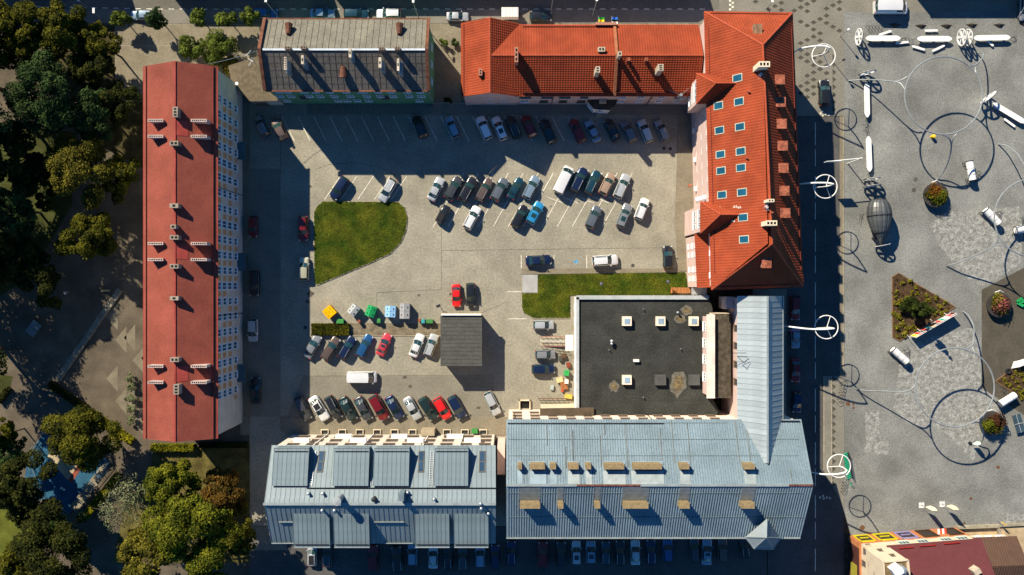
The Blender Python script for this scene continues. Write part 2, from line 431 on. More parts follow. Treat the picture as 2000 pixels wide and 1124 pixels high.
# plaza surfaces
sheet('brown_paving', [(1917, 566), (2200, 420), (2200, 940), (1917, 758)], 0.056, plaza_dark, 0.02, 'dark brown gravel field of the plaza', plaza)
for poly in ([(1815, 440), (1850, 415), (1990, 405), (2000, 450), (1990, 520), (1918, 560), (1870, 530), (1830, 470)],
             [(1760, 690), (1800, 665), (1900, 640), (1916, 680), (1916, 756), (1960, 790), (1900, 900), (1840, 840), (1770, 830), (1745, 800)],
             [(1690, 800), (1715, 800), (1720, 860), (1735, 863), (1735, 888), (1690, 885)], [(1960, 1005), (2100, 995), (2100, 1018), (1955, 1022)]):
    sheet('pale_paving', ragged(poly, 2.2, len(poly)), 0.056, plaza_pale, 0.02, None, plaza)
# diamond stones of the raised street corner
mb = MB(); mb.add([(-.62, 0, 0), (0, -.44, 0), (.62, 0, 0), (0, .44, 0), (-.58, 0, .02), (0, -.40, .02), (.58, 0, .02), (0, .40, .02)],
                  [(4, 5, 6, 7), (0, 1, 5, 4), (1, 2, 6, 5), (2, 3, 7, 6), (3, 0, 4, 7)])
dm = mb.mesh('paving_stone', M('dark_basalt', (0.062, 0.056, 0.046), 0.85, var=0.2, scale=1))
rnd = random.Random(5)
for i in range(0, 22):
    for j in range(-4, 30):
        px = 1400 + i * 12.6; py = j * 14.0 + (7 if i % 2 else 0) + i * 0.6
        on = (1560 < px < 1618 and py < 196) or (1420 < px < 1560 and 0 < py < 22) or (1600 < px < 1640 and py < 62) or (1618 <= px < 1636 and 60 < py < 110)
        if on and -5 < py < 226 and rnd.random() < 0.62:
            place('paving_stone', dm, crossing, (X(px), Y(py), 0.004), rnd.uniform(-.05, .05))
mb = MB(); mb.add([(0, -.62, 0), (0, .62, 0), (.72, 0, 0), (0, -.62, .02), (0, .62, .02), (.7, 0, .02)], [(3, 5, 4), (0, 2, 5, 3), (2, 1, 4, 5), (1, 0, 3, 4)])
tm = mb.mesh('paving_stone', MATS['dark_basalt'])
for k in range(15): place('paving_stone', tm, side_e2, (X(1625.5), Y(741 + k * 14.6), 0.044))
for k in range(8): place('paving_stone', tm, crossing, (X(1626), Y(112 + k * 14.6), 0.005))
# painted markings
def line_mark(p, q, w, par, z=0.009, m=white_line):
    mb = MB(); strip(mb, p, q, w, z - 0.006, z); return mb.build('painted_line', m, par)
for k in range(19): line_mark((551 + 31 * k, 228), (575 + 31 * k, 276), 0.12, court)
for k in range(12): line_mark((846 + 29.3 * k + (8 if k > 6 else 0), 443), (905 + 29.3 * k + (8 if k > 6 else 0), 338), 0.12, court)
for k in range(5): line_mark((634 + 32.5 * k, 390), (664 + 32.5 * k, 345), 0.12, court)
for k in range(5): line_mark((1068 + 30 * k, 385), (1100 + 30 * k, 397), 0.1, court)
for k in range(3): line_mark((1018 + 64 * k, 499), (1018 + 64 * k, 524), 0.12, court)
line_mark((991, 570), (1018, 570), 0.12, court); line_mark((992, 623), (1028, 623), 0.12, court)
mb = MB()
for dx, dy, r in ((0, 0, .22), (.12, .3, .14), (-.3, -.12, .2), (.3, -.25, .16)): mb.cyl(X(1125) + dx, Y(511) + dy, 0.0, 0.01, r, 9)
mb.build('painted_symbol', M('blue_road_paint', (0.05, 0.28, 0.55), 0.8, var=.3, scale=3), court)
for k in range(-2, 64):
    px = 5 + 21.6 * k
    if px < 1395: line_mark((px, 12 + 6 * min(max(px, 0), 300) / 300), (px + 11, 12.2 + 6 * min(max(px, 0), 300) / 300), 0.14, road_nd, 0.012)
for k in range(-1, 20):
    py = 240 + k * 52
    if py > 232: line_mark((1592.5, py), (1592.5, py + (33 if k % 2 else 44)), 0.13, road_e)
for bx, by in ((1424, 2), (1429, 6), (1424, 10), (1429, 14), (1424, 19)): line_mark((bx, by), (bx + 4, by), 0.4, crossing, 0.02)
for bx, by in ((1601, 222), (1605, 218), (1605, 226), (1611, 223), (1617, 225)): line_mark((bx, by), (bx + 3.4, by), 0.34, crossing, 0.02)
for bx, by in ((1600, 972), (1606, 969), (1607, 974), (1613, 972), (1619, 973), (1642, 967)): line_mark((bx, by), (bx + 3.4, by), 0.34, road_e, 0.012)

# lawns
def grass(poly, n, parent_name, label, seed, z=0.1, size=0.105):
    rng = np.random.default_rng(seed)
    P = np.array([XY(*p) for p in poly]); lo, hi = P.min(0), P.max(0)
    pts = np.empty((0, 2))
    while len(pts) < n:
        c = rng.uniform(lo, hi, (n, 2)); ins = np.zeros(n, bool)
        for i in range(len(P)):
            a, b = P[i], P[(i + 1) % len(P)]
            cond = ((a[1] > c[:, 1]) != (b[1] > c[:, 1]))
            xi = (b[0] - a[0]) * (c[:, 1] - a[1]) / (b[1] - a[1] + 1e-12) + a[0]
            ins ^= cond & (c[:, 0] < xi)
        pts = np.vstack([pts, c[ins]])
    pts = pts[:n]
    az = rng.uniform(0, 6.283, n); s = size * rng.uniform(.6, 1.6, n); hgt = s * rng.uniform(.3, .9, n)
    v = np.zeros((n, 4, 3)); dx, dy = np.cos(az) * s, np.sin(az) * s
    v[:, 0] = np.c_[pts[:, 0] - dx, pts[:, 1] - dy, np.full(n, z)]
    v[:, 1] = np.c_[pts[:, 0] + dy * .7, pts[:, 1] - dx * .7, z + hgt * .4]
    v[:, 2] = np.c_[pts[:, 0] + dx, pts[:, 1] + dy, z + hgt]
    v[:, 3] = np.c_[pts[:, 0] - dy * .7, pts[:, 1] + dx * .7, z + hgt * .6]
    o = quads_obj('grass', v.reshape(-1, 3), blade_m)
    o['kind'] = 'stuff'; o['label'] = label
    return o
def quads_obj(name, v, mat, parent=None, org=(0, 0, 0)):
    me = bpy.data.meshes.new(name); n4 = len(v); n = n4 // 4
    me.vertices.add(n4); me.vertices.foreach_set('co', (v - np.array(org)).astype(np.float32).ravel())
    me.loops.add(n4); me.loops.foreach_set('vertex_index', np.arange(n4, dtype=np.int32))
    me.polygons.add(n); me.polygons.foreach_set('loop_start', np.arange(0, n4, 4, dtype=np.int32))
    me.update(calc_edges=True); me.materials.append(mat)
    o = bpy.data.objects.new(name, me); COL.objects.link(o)
    if parent is not None: o.parent = parent
    return o
ISLAND = [(614, 415), (618.8, 405.4), (631, 394), (777.6, 395.5), (790, 406), (795.5, 425), (793, 449.5), (783, 473.5), (761.6, 496), (727, 512), (620, 557), (614.8, 551)]
isl = sheet('lawn', ISLAND, 0.09, lawn_m, 0.12, 'grass island with rounded corner in the courtyard')
kerb_line(isl, ISLAND, 0.2, 0.12, closed=True)
grass(ISLAND, 30000, isl, 'short grass of the courtyard island', 3)
LAWN2 = [(1051, 537), (1338, 533), (1343, 560), (1343, 571), (1310, 577), (1113, 577), (1113, 621), (1042, 621), (1024, 611), (1020, 600), (1020, 574), (1051, 573)]
lw2 = sheet('lawn', LAWN2, 0.09, lawn_m, 0.12, 'narrow lawn in front of the flat dark roof')
grass(LAWN2, 24000, lw2, 'short grass on the narrow lawn by the flat roof', 4)
kerb_line(lw2, [(1113, 622), (1041, 622), (1023, 612), (1019, 600), (1019, 536)], 0.16, 0.12)
sheet('pavement', [(1019, 525), (1318, 525), (1330, 532), (1338, 532), (1051, 536), (1019, 536)], 0.085, pave_tan, 0.1)
sheet('pavement', [(1019, 537), (1050, 537), (1050, 572), (1019, 572)], 0.10, M('pale_slab', (.30, .30, .29), .85, var=.1), 0.12, 'pale concrete slab at the lawn corner')
bedm = sheet('planting_strip', [(611, 632), (861, 632), (861, 656), (611, 656)], 0.05, M('dry_soil', (0.15, 0.125, 0.085), 0.95, var=0.3, scale=0.8, fine=0.3, fscale=5, bump=0.5, bscale=8), 0.12)
kerb_line(bedm, [(611, 656), (700, 656), (780, 656), (861, 656)], 0.15, 0.10); kerb_line(bedm, [(683, 631.5), (770, 631.5), (861, 631.5)], 0.12, 0.09)
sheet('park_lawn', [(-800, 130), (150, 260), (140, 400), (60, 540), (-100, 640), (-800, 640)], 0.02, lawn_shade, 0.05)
lw3 = [(-400, 985), (60, 985), (95, 1050), (40, 1110), (-400, 1110)]
sheet('park_lawn', lw3, 0.02, M('bright_lawn', (0.075, 0.085, 0.012), 0.95, var=0.25, scale=0.4, fine=0.25, fscale=4, bump=0.5), 0.05)
sheet('park_lawn', [(300, 878), (470, 866), (488, 870), (488, 1100), (220, 1100), (250, 960), (290, 950)], 0.02, M('dry_lawn', (0.085, 0.072, 0.022), 0.95, var=0.4, scale=0.5, fine=0.3, fscale=4, bump=0.5), 0.05)
sheet('park_lawn', [(-400, 690), (25, 735), (15, 775), (-400, 850)], 0.02, lawn_shade, 0.05)
sheet('park_lawn', [(105, 50), (223, 50), (223, 130), (290, 130), (278, 330), (150, 260), (90, 130)], 0.02, M('leaf_litter', (0.05, 0.042, 0.018), .95, var=.4, scale=.6, fine=.3, fscale=4, bump=.5), 0.05)
for k in range(11):
    for j in range(2):
        if (k + j) % 2 == 0:
            a = 168 + (k % 6) * 17; b = 620 + k * 20 + j * 24
            sheet('pale_paving', [(a + 40, b), (a + 62, b - 26), (a + 62, b + 26)], 0.006, M('park_pale', (0.150, 0.130, 0.092), .92, var=.15, scale=.5, fine=.2), 0.02, None, park)
# ------------------------------------------------------------------ building helpers
def V3(px, py, h): return Vector((X(px), Y(py), h))
def slope(root, A, B, C, D, style, mat, n, t=0.035, name='roof_slope', thick=0.16):
    """one roof face: A-B along the eave, D above A, C above B"""
    A, B, C, D = map(Vector, (A, B, C, D))
    N = (B - A).cross((D if (D - A).length > .01 else C) - A)
    if N.length < 1e-6: N = (B - A).cross(C - B)
    N.normalize()
    if N.z < 0: N = -N
    mb = MB()
    if style == 'pantile':      # overlapping courses of rolled tiles, all rolls running straight up the slope
        e = (B - A).normalized(); sp = 0.24
        for i in range(n):
            v0, v1 = i / n, (i + 1) / n
            a0, b0 = A.lerp(D, v0), B.lerp(C, v0); a1, b1 = A.lerp(D, v1), B.lerp(C, v1)
            sa0, sb0, sa1, sb1 = [(q - A).dot(e) for q in (a0, b0, a1, b1)]
            k0 = math.floor(min(sa0, sa1) / sp); k1 = math.ceil(max(sb0, sb1) / sp)
            vs = []
            for k in range(k0, k1 + 1):
                q0 = min(max(k * sp, sa0), sb0); q1 = min(max(k * sp, sa1), sb1); r_ = 0.055 if k % 2 else 0.0
                p0 = a0 + e * (q0 - sa0); p1 = a1 + e * (q1 - sa1)
                vs += [p0 + N * (t + r_), p1 + N * r_, p0]
            m_ = k1 - k0
            mb.add(vs, [(3 * j, 3 * j + 3, 3 * j + 4, 3 * j + 1) for j in range(m_)] + [(3 * j + 2, 3 * j + 5, 3 * j + 3, 3 * j) for j in range(m_)])
    elif style == 'tile':
        prev = None
        for i in range(n):
            v0, v1 = i / n, (i + 1) / n
            a0, b0 = A.lerp(D, v0), B.lerp(C, v0); a1, b1 = A.lerp(D, v1), B.lerp(C, v1)
            a0t, b0t = a0 + N * t, b0 + N * t
            mb.add([a0t, b0t, b1, a1], [(0, 1, 2, 3)])
            mb.add([a0, b0, b0t, a0t], [(0, 1, 2, 3)])
    elif style == 'rib':
        us = []
        for j in range(n):
            us += [((j + .0) / n, 0), ((j + .52) / n, 0), ((j + .62) / n, t), ((j + .9) / n, t)]
        us.append((1.0, 0))
        vs = []
        for u, o in us: vs += [A.lerp(B, u) + N * o, D.lerp(C, u) + N * o]
        mb.add(vs, [(2 * i, 2 * i + 2, 2 * i + 3, 2 * i + 1) for i in range(len(us) - 1)])
    else:
        mb.add([A, B, C, D], [(0, 1, 2, 3)])
    e = N * -0.006
    mb.hexa([A - N * thick, B - N * thick, C - N * thick, D - N * thick], [A + e, B + e, C + e, D + e])
    o = mb.build(name, mat, root)
    return (A, N)
def basis(plane, along):
    """unit vectors on a slope: u along the eave, v up the slope, n out of it"""
    n = plane[1]; u = Vector(along).normalized(); u = (u - n * u.dot(n)).normalized(); v = n.cross(u)
    if v.z < 0: v = -v
    return u, v, n
def seam_panels(root, A, B, C, D, n, mat, seam=0.06, name='roof_panel', thick=0.14):
    A, B, C, D = map(Vector, (A, B, C, D))
    N = (B - A).cross(D - A).normalized()
    if N.z < 0: N = -N
    u = (B - A) / n; s = D - A; w = u.normalized() * 0.07
    mb = MB()
    g = u.normalized() * 0.008
    mb.hexa([g, u - g, u - g + s, g + s], [g + N * .025, u - g + N * .025, u - g + s + N * .025, g + s + N * .025])
    mb.hexa([g + N * .026, w + N * .026, w + s + N * .026, g + s + N * .026], [g + N * (.026 + seam), w + N * (.026 + seam), w + s + N * (.026 + seam), g + s + N * (.026 + seam)])
    me = mb.mesh(name, mat)
    for i in range(n): place(name, me, root, A + u * i)
    mb = MB(); mb.hexa([p - N * thick for p in (A, B, C, D)], [p - N * .003 for p in (A, B, C, D)])
    mb.build('roof_deck', trim_b, root)
    return (A, N)
def bar(root, p, q, w, h, mat, name, lift=0.0):
    mb = MB(); p = Vector(p); q = Vector(q); d = (q - p).normalized(); s = d.cross(Vector((0, 0, 1))).normalized() * (w / 2); z = Vector((0, 0, 1))
    b = [p - s + z * lift, q - s + z * lift, q + s + z * lift, p + s + z * lift]
    mb.hexa(b, [x + z * h for x in b]); return mb.build(name, mat, root)
WINC = {}
def win(root, x, y, z, rz, w, h, fm=None, style='cross', gm=None, name='window'):
    """window with its frame and pane; it faces -Y turned by rz, the middle of its sill line at x, y, z"""
    k = (round(w, 2), round(h, 2), style)
    if k not in WINC:
        mb = MB(); b = 0.09
        mb.box(0, -.03, 0, b, w, .07); mb.box(0, -.03, h - b, h, w, .07)
        mb.box(-w / 2 + b / 2, -.03, b, h - b, b, .07); mb.box(w / 2 - b / 2, -.03, b, h - b, b, .07)
        if style == 'cross':
            mb.box(0, -.025, b, h - b, .08, .05); mb.box(-w / 4, -.025, h * .66, h * .66 + .06, w / 2 - .14, .05); mb.box(w / 4, -.025, h * .66, h * .66 + .06, w / 2 - .14, .05)
        elif style == 'two': mb.box(0, -.025, b, h - b, .09, .05)
        elif style == 'three':
            for q in (-w / 6, w / 6): mb.box(q, -.025, b, h - b, .08, .05)
        mb.box(0, -.10, -.07, 0, w + .16, .22)
        p = MB(); p.add([(-w / 2 + .02, -.012, .02), (w / 2 - .02, -.012, .02), (w / 2 - .02, -.012, h - .02), (-w / 2 + .02, -.012, h - .02)], [(0, 1, 2, 3)])
        WINC[k] = (mb.mesh('window', frame_w), p.mesh('pane', glass_w))
    f, p = WINC[k]
    o = place(name, f, root, (x, y, z), rz, fm)
    place('pane', p, o, (0, 0, 0), 0, gm)
    return o
E_, W_, N_, S_ = math.pi / 2, -math.pi / 2, math.pi, 0.0
def chimney(root, px, py, w, d, ztop, zbase, mat=chim_w, nf=2, cap=None, name='chimney', lab=None):
    """chimney whose top the photograph shows at px, py; w and d in photograph pixels at the top"""
    c = G(px, py, ztop); f = 1 - ztop / HC; w *= .1 * f; d *= .1 * f
    mb = MB(); mb.box(c.x, c.y, zbase, ztop - .12, w * .94, d * .94); mb.box(c.x, c.y, ztop - .12, ztop, w, d)
    o = mb.build(name, [mat], root)
    if lab: o['label'] = lab
    lx = w >= d
    for i in range(nf):
        t = ((i + .5) / nf - .5)
        mb = MB()
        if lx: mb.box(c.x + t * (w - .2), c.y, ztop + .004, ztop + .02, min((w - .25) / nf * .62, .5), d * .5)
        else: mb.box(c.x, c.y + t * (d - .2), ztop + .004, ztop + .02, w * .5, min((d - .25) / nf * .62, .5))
        mb.build('flue', black_m, o)  # black plate painted as the dark mouth of the flue
    return o
def gable_wall(mb, x, y0, y1, ym, ze, zr, tx=.3, m=0):
    mb.add([(x - tx / 2, y0, ze), (x - tx / 2, y1, ze), (x - tx / 2, ym, zr), (x + tx / 2, y0, ze), (x + tx / 2, y1, ze), (x + tx / 2, ym, zr)],
           [(0, 1, 2), (5, 4, 3), (0, 3, 4, 1), (1, 4, 5, 2), (2, 5, 3, 0)], m)
def gable_wall_y(mb, y, x0, x1, xm, ze, zr, ty=.3, m=0):
    mb.add([(x0, y - ty / 2, ze), (x1, y - ty / 2, ze), (xm, y - ty / 2, zr), (x0, y + ty / 2, ze), (x1, y + ty / 2, ze), (xm, y + ty / 2, zr)],
           [(0, 1, 2), (5, 4, 3), (0, 3, 4, 1), (1, 4, 5, 2), (2, 5, 3, 0)], m)

# ------------------------------------------------------------------ long red-roofed block on the left
r = thing('apartment_block', 'long four storey block with dusty red roof beside the park', 'apartment building', (X(413), Y(500), 0))
mb = MB(); mb.box(X(413), Y(499.5), 0, 14.3, 12.2, 65.2)
gable_wall_y(mb, Y(175), X(352), X(474), X(413), 14.3, 16.6); gable_wall_y(mb, Y(824.5), X(352), X(474), X(413), 14.3, 16.6)
mb.build('wall', grey_w, r)
pW1 = slope(r, V3(348, 829.5, 14.5), V3(348, 170, 14.5), V3(413.3, 168, 17.0), V3(413.3, 831, 17.0), 'tile', tile_red, 20, .016)
pE1 = slope(r, V3(477.7, 829.5, 14.5), V3(477.7, 170, 14.5), V3(413.7, 168, 17.0), V3(413.7, 831, 17.0), 'tile', tile_red, 20, .016)
bar(r, V3(413.5, 168, 16.96), V3(413.5, 831, 16.96), .34, .12, M('red_ridge', (.25, .045, .035), .7), 'ridge_cap')
bar(r, V3(353.5, 171, 14.72), V3(353.5, 829, 14.72), .10, .20, M('dark_red_rail', (.12, .025, .02), .7), 'snow_guard')
bar(r, V3(472.3, 171, 14.74), V3(472.3, 829, 14.74), .10, .20, MATS['dark_red_rail'], 'snow_guard')
bar(r, V3(347.3, 170, 14.35), V3(347.3, 829.5, 14.35), .16, .14, MATS['red_ridge'], 'gutter')
bar(r, V3(478.4, 170, 14.35), V3(478.4, 829.5, 14.35), .16, .14, MATS['red_ridge'], 'gutter')
for px, py, w, d, nf in ((342, 219, 10, 20, 3), (339.5, 280, 17, 9, 2), (339.5, 402, 17, 9, 1), (338, 443, 11, 8, 1), (340, 464, 17, 9, 2), (340, 520.5, 17, 9, 2), (340, 583, 17, 8, 1), (340.5, 703, 17, 9, 2), (344, 761, 11, 20, 3)):
    chimney(r, px, py, w, d, 18.0, 15.6, M('grey_chimney', (.24, .20, .16), .9, var=.2), nf)
for py in (235.5, 266.5, 476, 507.4, 716, 747.5):
    chimney(r, 303.5, py, 30, 5.5, 17.0, 14.9, M('pink_grey_chimney', (.42, .33, .30), .9), 8)
    chimney(r, 388, py, 31, 5.5, 17.2, 15.0, MATS['pink_grey_chimney'], 7)
for py in (251, 492, 731):
    u, v, n = basis(pE1, (0, 1, 0)); P = ray(354, py, pE1)
    mb = MB(); mb.slab(P, u, v, n, 2.6, 2.2, .05); mb.build('repair_sheet', M('darker_red_sheet', (.30, .05, .04), .7), r)
for k in range(20):
    yy = 222 + 28.1 * k
    for j, (z, hh) in enumerate(((11.7, 1.75), (9.0, 1.6), (6.2, 1.6), (3.3, 1.5))):
        tall = k in (4, 5, 8, 12, 16)
        win(r, X(474), Y(yy), z, E_, 1.35, hh + (.4 if tall and j else 0), frame_w, 'two', M('blue_glass', (.02, .085, .14), .15, spec=.7))
        if j in (0, 1, 2) and k < 19 and not (k + j) % 7 == 0:
            mb = MB(); mb.box(X(474) + .012, Y(yy + 14), z, z + 1.5, .03, .9); mb.build('spandrel_panel', orange_w, r)
        elif j == 3 and k % 2:
            mb = MB(); mb.box(X(474) + .012, Y(yy + 14), z, z + 1.3, .03, .8); mb.build('spandrel_panel', orange_w, r)
for yy in (300, 513, 726):
    mb = MB(); mb.box(X(480), Y(yy), 2.9, 3.1, 1.7, 3.4); mb.box(X(480) + .6, Y(yy) + 1.4, .1, 2.9, .12, .12); mb.box(X(480) + .6, Y(yy) - 1.4, .1, 2.9, .12, .12)
    mb.build('door_canopy', M('blue_grey_metal', (.06, .11, .13), .6), r)
    mb = MB(); mb.box(X(474.4), Y(yy), .12, 2.4, .06, 1.6); mb.build('door', frame_b, r)
for yy in (383, 612):
    mb = MB(); mb.tube([V3(475.4, yy, 14.3), V3(475.4, yy, .2)], .07, 6); mb.build('drainpipe', trim_b, r)
for k in range(16):
    for z in (3.3, 6.2, 9.0, 11.7): win(r, X(352), Y(215 + 38 * k), z, W_, 1.3, 1.5, frame_w, 'two')

# ------------------------------------------------------------------ green building with slate roof
r = thing('green_building', 'green three storey building under a worn grey slate roof', 'apartment building', (X(700), Y(142), 0))
mb = MB(); mb.box(X(702), Y(142.5), 0, 11.7, 29.2, 12.2); gable_wall(mb, X(558), Y(204), Y(81), Y(142.6), 11.7, 15.0, .5); gable_wall(mb, X(846), Y(204), Y(81), Y(142.6), 11.7, 15.0, .5)
mb.build('wall', teal_w, r)
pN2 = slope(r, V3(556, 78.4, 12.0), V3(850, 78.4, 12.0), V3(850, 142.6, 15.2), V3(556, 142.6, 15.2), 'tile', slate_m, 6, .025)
pS2 = slope(r, V3(556, 207, 12.0), V3(850, 207, 12.0), V3(850, 142.6, 15.2), V3(556, 142.6, 15.2), 'tile', slate_dk, 6, .025)  # darker slate copy paints shade onto the slope turned from the sun
mbj = MB()
for k in range(1, 27):
    for (ye, pl) in ((79, pN2), (206, pS2)):
        p = V3(556 + 10.9 * k, ye, 12.08); q = V3(556 + 10.9 * k, 142.6, 15.28); u, v, n = basis(pl, (1, 0, 0))
        mbj.slab((p + q) / 2, u, v, n, .05, (q - p).length, .05, base=-.03)
mbj.build('sheet_seam', M('slate_seam', (.10, .09, .075), .9), r)
bar(r, V3(560, 142.6, 15.2), V3(848, 142.6, 15.2), .34, .09, M('blue_white_ridge', (.45, .50, .55), .6), 'ridge_cap')
for xx, nm in ((555.5, 0), (850, 1)):
    for ye in (77, 208):
        mb = MB(); a = V3(xx, ye, 12.15); b = V3(xx, 142.6, 15.35); s = Vector((.28, 0, 0)); z = Vector((0, 0, .38))
        mb.hexa([a - s, a + s, b + s, b - s], [a - s + z, a + s + z, b + s + z, b - s + z]); mb.build('parapet_cap', rust_m, r)
bar(r, V3(556, 77.6, 11.95), V3(850, 77.6, 11.95), .26, .12, rust_m, 'gutter'); bar(r, V3(556, 207.8, 11.95), V3(850, 207.8, 11.95), .30, .12, rust_m, 'gutter')
for px, py in ((561, 93.5), (592, 92.7), (745, 94.5), (776, 94.2)): chimney(r, px, py, 11.5, 5.5, 16.5, 14.6, M('dark_chimney', (.20, .15, .12), .9), 2)
for px, py, w, d, nf in ((557, 124, 4.5, 25, 5), (590.5, 117, 5, 17, 1), (683.5, 103.5, 5, 18, 1), (742, 122.5, 5.5, 20, 1), (777.5, 126.5, 4.5, 24, 1)):
    o = chimney(r, px, py, w, d, 16.9, 12.9, M('pale_flue_stack', (.46, .40, .32), .9, var=.2), nf)
    c = G(px + 3.6, py + 6, 15.3); mb = MB(); mb.box(c.x + .2, c.y - .15, 13.0, 15.7, .42, d * .085); mb.build('flue_cladding', M('blue_grey_sheet', (.20, .27, .32), .5, metal=.4), o)
for px, py, pl, sg in ((565, 61, pN2, 1), (781, 61, pN2, 1), (671, 140, pS2, -1)):
    P = ray(px, py, pl); mb = MB(); mb.tube([P + Vector((0, 1.15 * sg, .35)), P + Vector((0, -.75 * sg, .62))], [.72, .40], 10)
    o = mb.build('dormer', M('dull_copper', (.115, .048, .032), .7, var=.4, scale=1.2, fine=.3), r)
    mb = MB(); mb.box(P.x, P.y + 1.18 * sg, P.z + .1, P.z + .8, .7, .05); mb.build('pane', glass_w, o)
for j, (z, xs) in enumerate(((9.3, (250, 320, 450, 540, 650, 780, 910, 1030, 1130, 1260, 1360)), (5.9, (265, 350, 495, 580, 690, 815, 945, 1050, 1150, 1275, 1370)), (2.3, (320, 720, 790, 870, 960, 1355)))):
    f = 1 - (z + .7) / HC
    for xx in xs: win(r, X(1000 + (xx * .25 + 480 - 1000) * f), Y(203.6), z, S_, 1.3 + (.4 if xx % 100 < 15 else 0), 1.4, frame_w, 'two', M('blue_glass', (.02, .085, .14), .15, spec=.7))
for z, xx in ((4.6, 607), (4.6, 762)):
    win(r, X(xx), Y(203.6), z, S_, 1.4, 2.2, frame_b, 'none')
for k in range(3): win(r, X(848.2), Y(110 + 32 * k), 5 + 0 * k, E_, 1.2, 1.5)
mb = MB(); mb.tube([V3(848.5, 207, 11.9), V3(848.5, 207, .2)], .08, 6); mb.build('drainpipe', steel, r)
# low shed with brown roof between the two
r = thing('lean_to_shed', 'low shed with mossy brown sloping roof left of the green building', 'shed', (X(510), Y(165), 0))
mb = MB(); mb.prism([XY(464, 142), XY(554, 118), XY(554, 206), XY(500, 206), XY(469, 172)], 0, 3.4); mb.build('wall', grey_w, r)
t = [V3(460, 140, 4.0), V3(555, 112, 4.7), V3(555, 207.5, 4.3), V3(500, 207.5, 4.0), V3(466, 172, 3.9)]
mb = MB(); mb.hexa([Vector((p.x, p.y, p.z - .22)) for p in reversed(t)], list(reversed(t)))
mb.build('roof', M('brown_shed_roof', (.115, .092, .062), .95, var=.2, scale=1.2, fine=.25, fscale=6), r)
mb = MB(); mb.box(X(515), Y(206.3), .1, 2.6, 2.6, .08); mb.build('door', frame_b, r)

# ------------------------------------------------------------------ orange roofed wing
r = thing('orange_roofed_wing', 'pink two storey wing with bright orange tiled gable roof', 'building', (X(1150), Y(142), 0))
mb = MB(); mb.box(X(1177), Y(142), 0, 8.1, 33.6, 12.5); mb.box(X(959.7), Y(141), 0, 8.0, 9.9, 13.0)
gable_wall_y(mb, Y(207), X(910), X(1009), X(959.6), 8.0, 11.8, .4); gable_wall_y(mb, Y(75.5), X(910), X(1009), X(959.6), 8.0, 11.8, .4)
mb.build('wall', pink_w, r)
pW3 = slope(r, V3(906.3, 209, 8.2), V3(906.3, 72.6, 8.2), V3(959.4, 75, 12), V3(959.4, 211, 12), 'pantile', tile_org_y, 15, .10)
pE3 = slope(r, V3(1013, 208, 8.2), V3(1013, 74, 8.2), V3(959.8, 75, 12), V3(959.8, 211, 12), 'pantile', tile_org_y, 15, .10)
pN3 = slope(r, V3(1012.5, 77.3, 8.3), V3(1345, 77.3, 8.3), V3(1345, 142.2, 11.8), V3(960, 142.2, 11.8), 'pantile', tile_org, 18, .10)
pS3 = slope(r, V3(1012.5, 207, 8.3), V3(1345, 207, 8.3), V3(1345, 142.4, 11.8), V3(960, 142.4, 11.8), 'pantile', tile_org, 18, .10)
bar(r, V3(959.6, 75, 11.98), V3(959.6, 211, 11.98), .30, .12, tile_cap, 'ridge_cap'); bar(r, V3(962, 142.3, 11.8), V3(1345, 142.3, 11.8), .30, .12, tile_cap, 'ridge_cap')
for ye in (76.5, 207.8): bar(r, V3(1013, ye, 8.2), V3(1344, ye, 8.2), .2, .14, tile_cap, 'gutter')
bar(r, V3(1020, 80.7, 8.62), V3(1185, 80.7, 8.62), .08, .16, MATS['dark_red_rail'], 'snow_guard'); bar(r, V3(1020, 202.5, 8.66), V3(1340, 202.5, 8.66), .1, .2, MATS['dark_red_rail'], 'snow_guard')
bar(r, V3(911, 206, 8.62), V3(911, 76, 8.62), .08, .16, MATS['dark_red_rail'], 'snow_guard')
for ye in (76, 208.5):
    mb = MB(); a = V3(1189, ye, 8.25); b = V3(1189, 142.3, 11.8); s = Vector((.26, 0, 0)); z = Vector((0, 0, .5))
    mb.hexa([a - s, a + s, b + s, b - s], [a - s + z, a + s + z, b + s + z, b - s + z]); mb.build('firewall_cap', M('orange_brick_cap', (.26, .10, .05), .85, var=.15, scale=2), r)
mb = MB(); mb.box(X(1173), Y(76.8), 8.3, 9.2, 3.9, .5); mb.build('parapet', chim_red, r)
for px, py, w, d, nf, zt, zb, m in ((938.5, 141, 7, 13, 2, 12.0, 9.2, chim_red), (1008.5, 107, 7, 29, 3, 13.6, 10.5, chim_red), (1175, 96.5, 14, 9, 2, 12.3, 10, chim_w), (1167.5, 136, 9, 12, 2, 13.4, 10, chim_w), (1211, 105, 7, 9, 1, 14.2, 11, chim_w), (1290.5, 132, 11, 13, 3, 13.6, 10, chim_w), (1228, 116, 6, 6, 0, 12.4, 10.8, copper), (1263, 116, 6, 6, 0, 12.4, 10.8, copper)):
    chimney(r, px, py, w, d, zt, zb, m, nf)
for xx in (956, 983): 
    for z in (5.4, 2.2): win(r, X(1000 + (xx - 1000) * .955), Y(205), z, S_, 1.4, 1.4, frame_w, 'three')
win(r, X(959.6), Y(205), 8.3, S_, 1.2, 1.1, frame_w, 'two')
for xx in (1026, 1069, 1104, 1142): win(r, X(1000 + (xx - 1000) * .955), Y(204.5), 5.6, S_, 2.1 if xx < 1130 else 1.5, 1.3, M('teal_frame', (.05, .17, .17), .5), 'three')
for xx in (1025, 1063, 1101, 1137): win(r, X(1000 + (xx - 1000) * .97), Y(204.5), 2.0, S_, 1.6, 1.6, frame_w if xx < 1030 else frame_b, 'three')
for xx in (1217, 1253, 1293, 1330):
    for z in (5.5, 2.2): win(r, X(1000 + (xx - 1000) * .96), Y(204.5), z, S_, 1.3, 1.3)
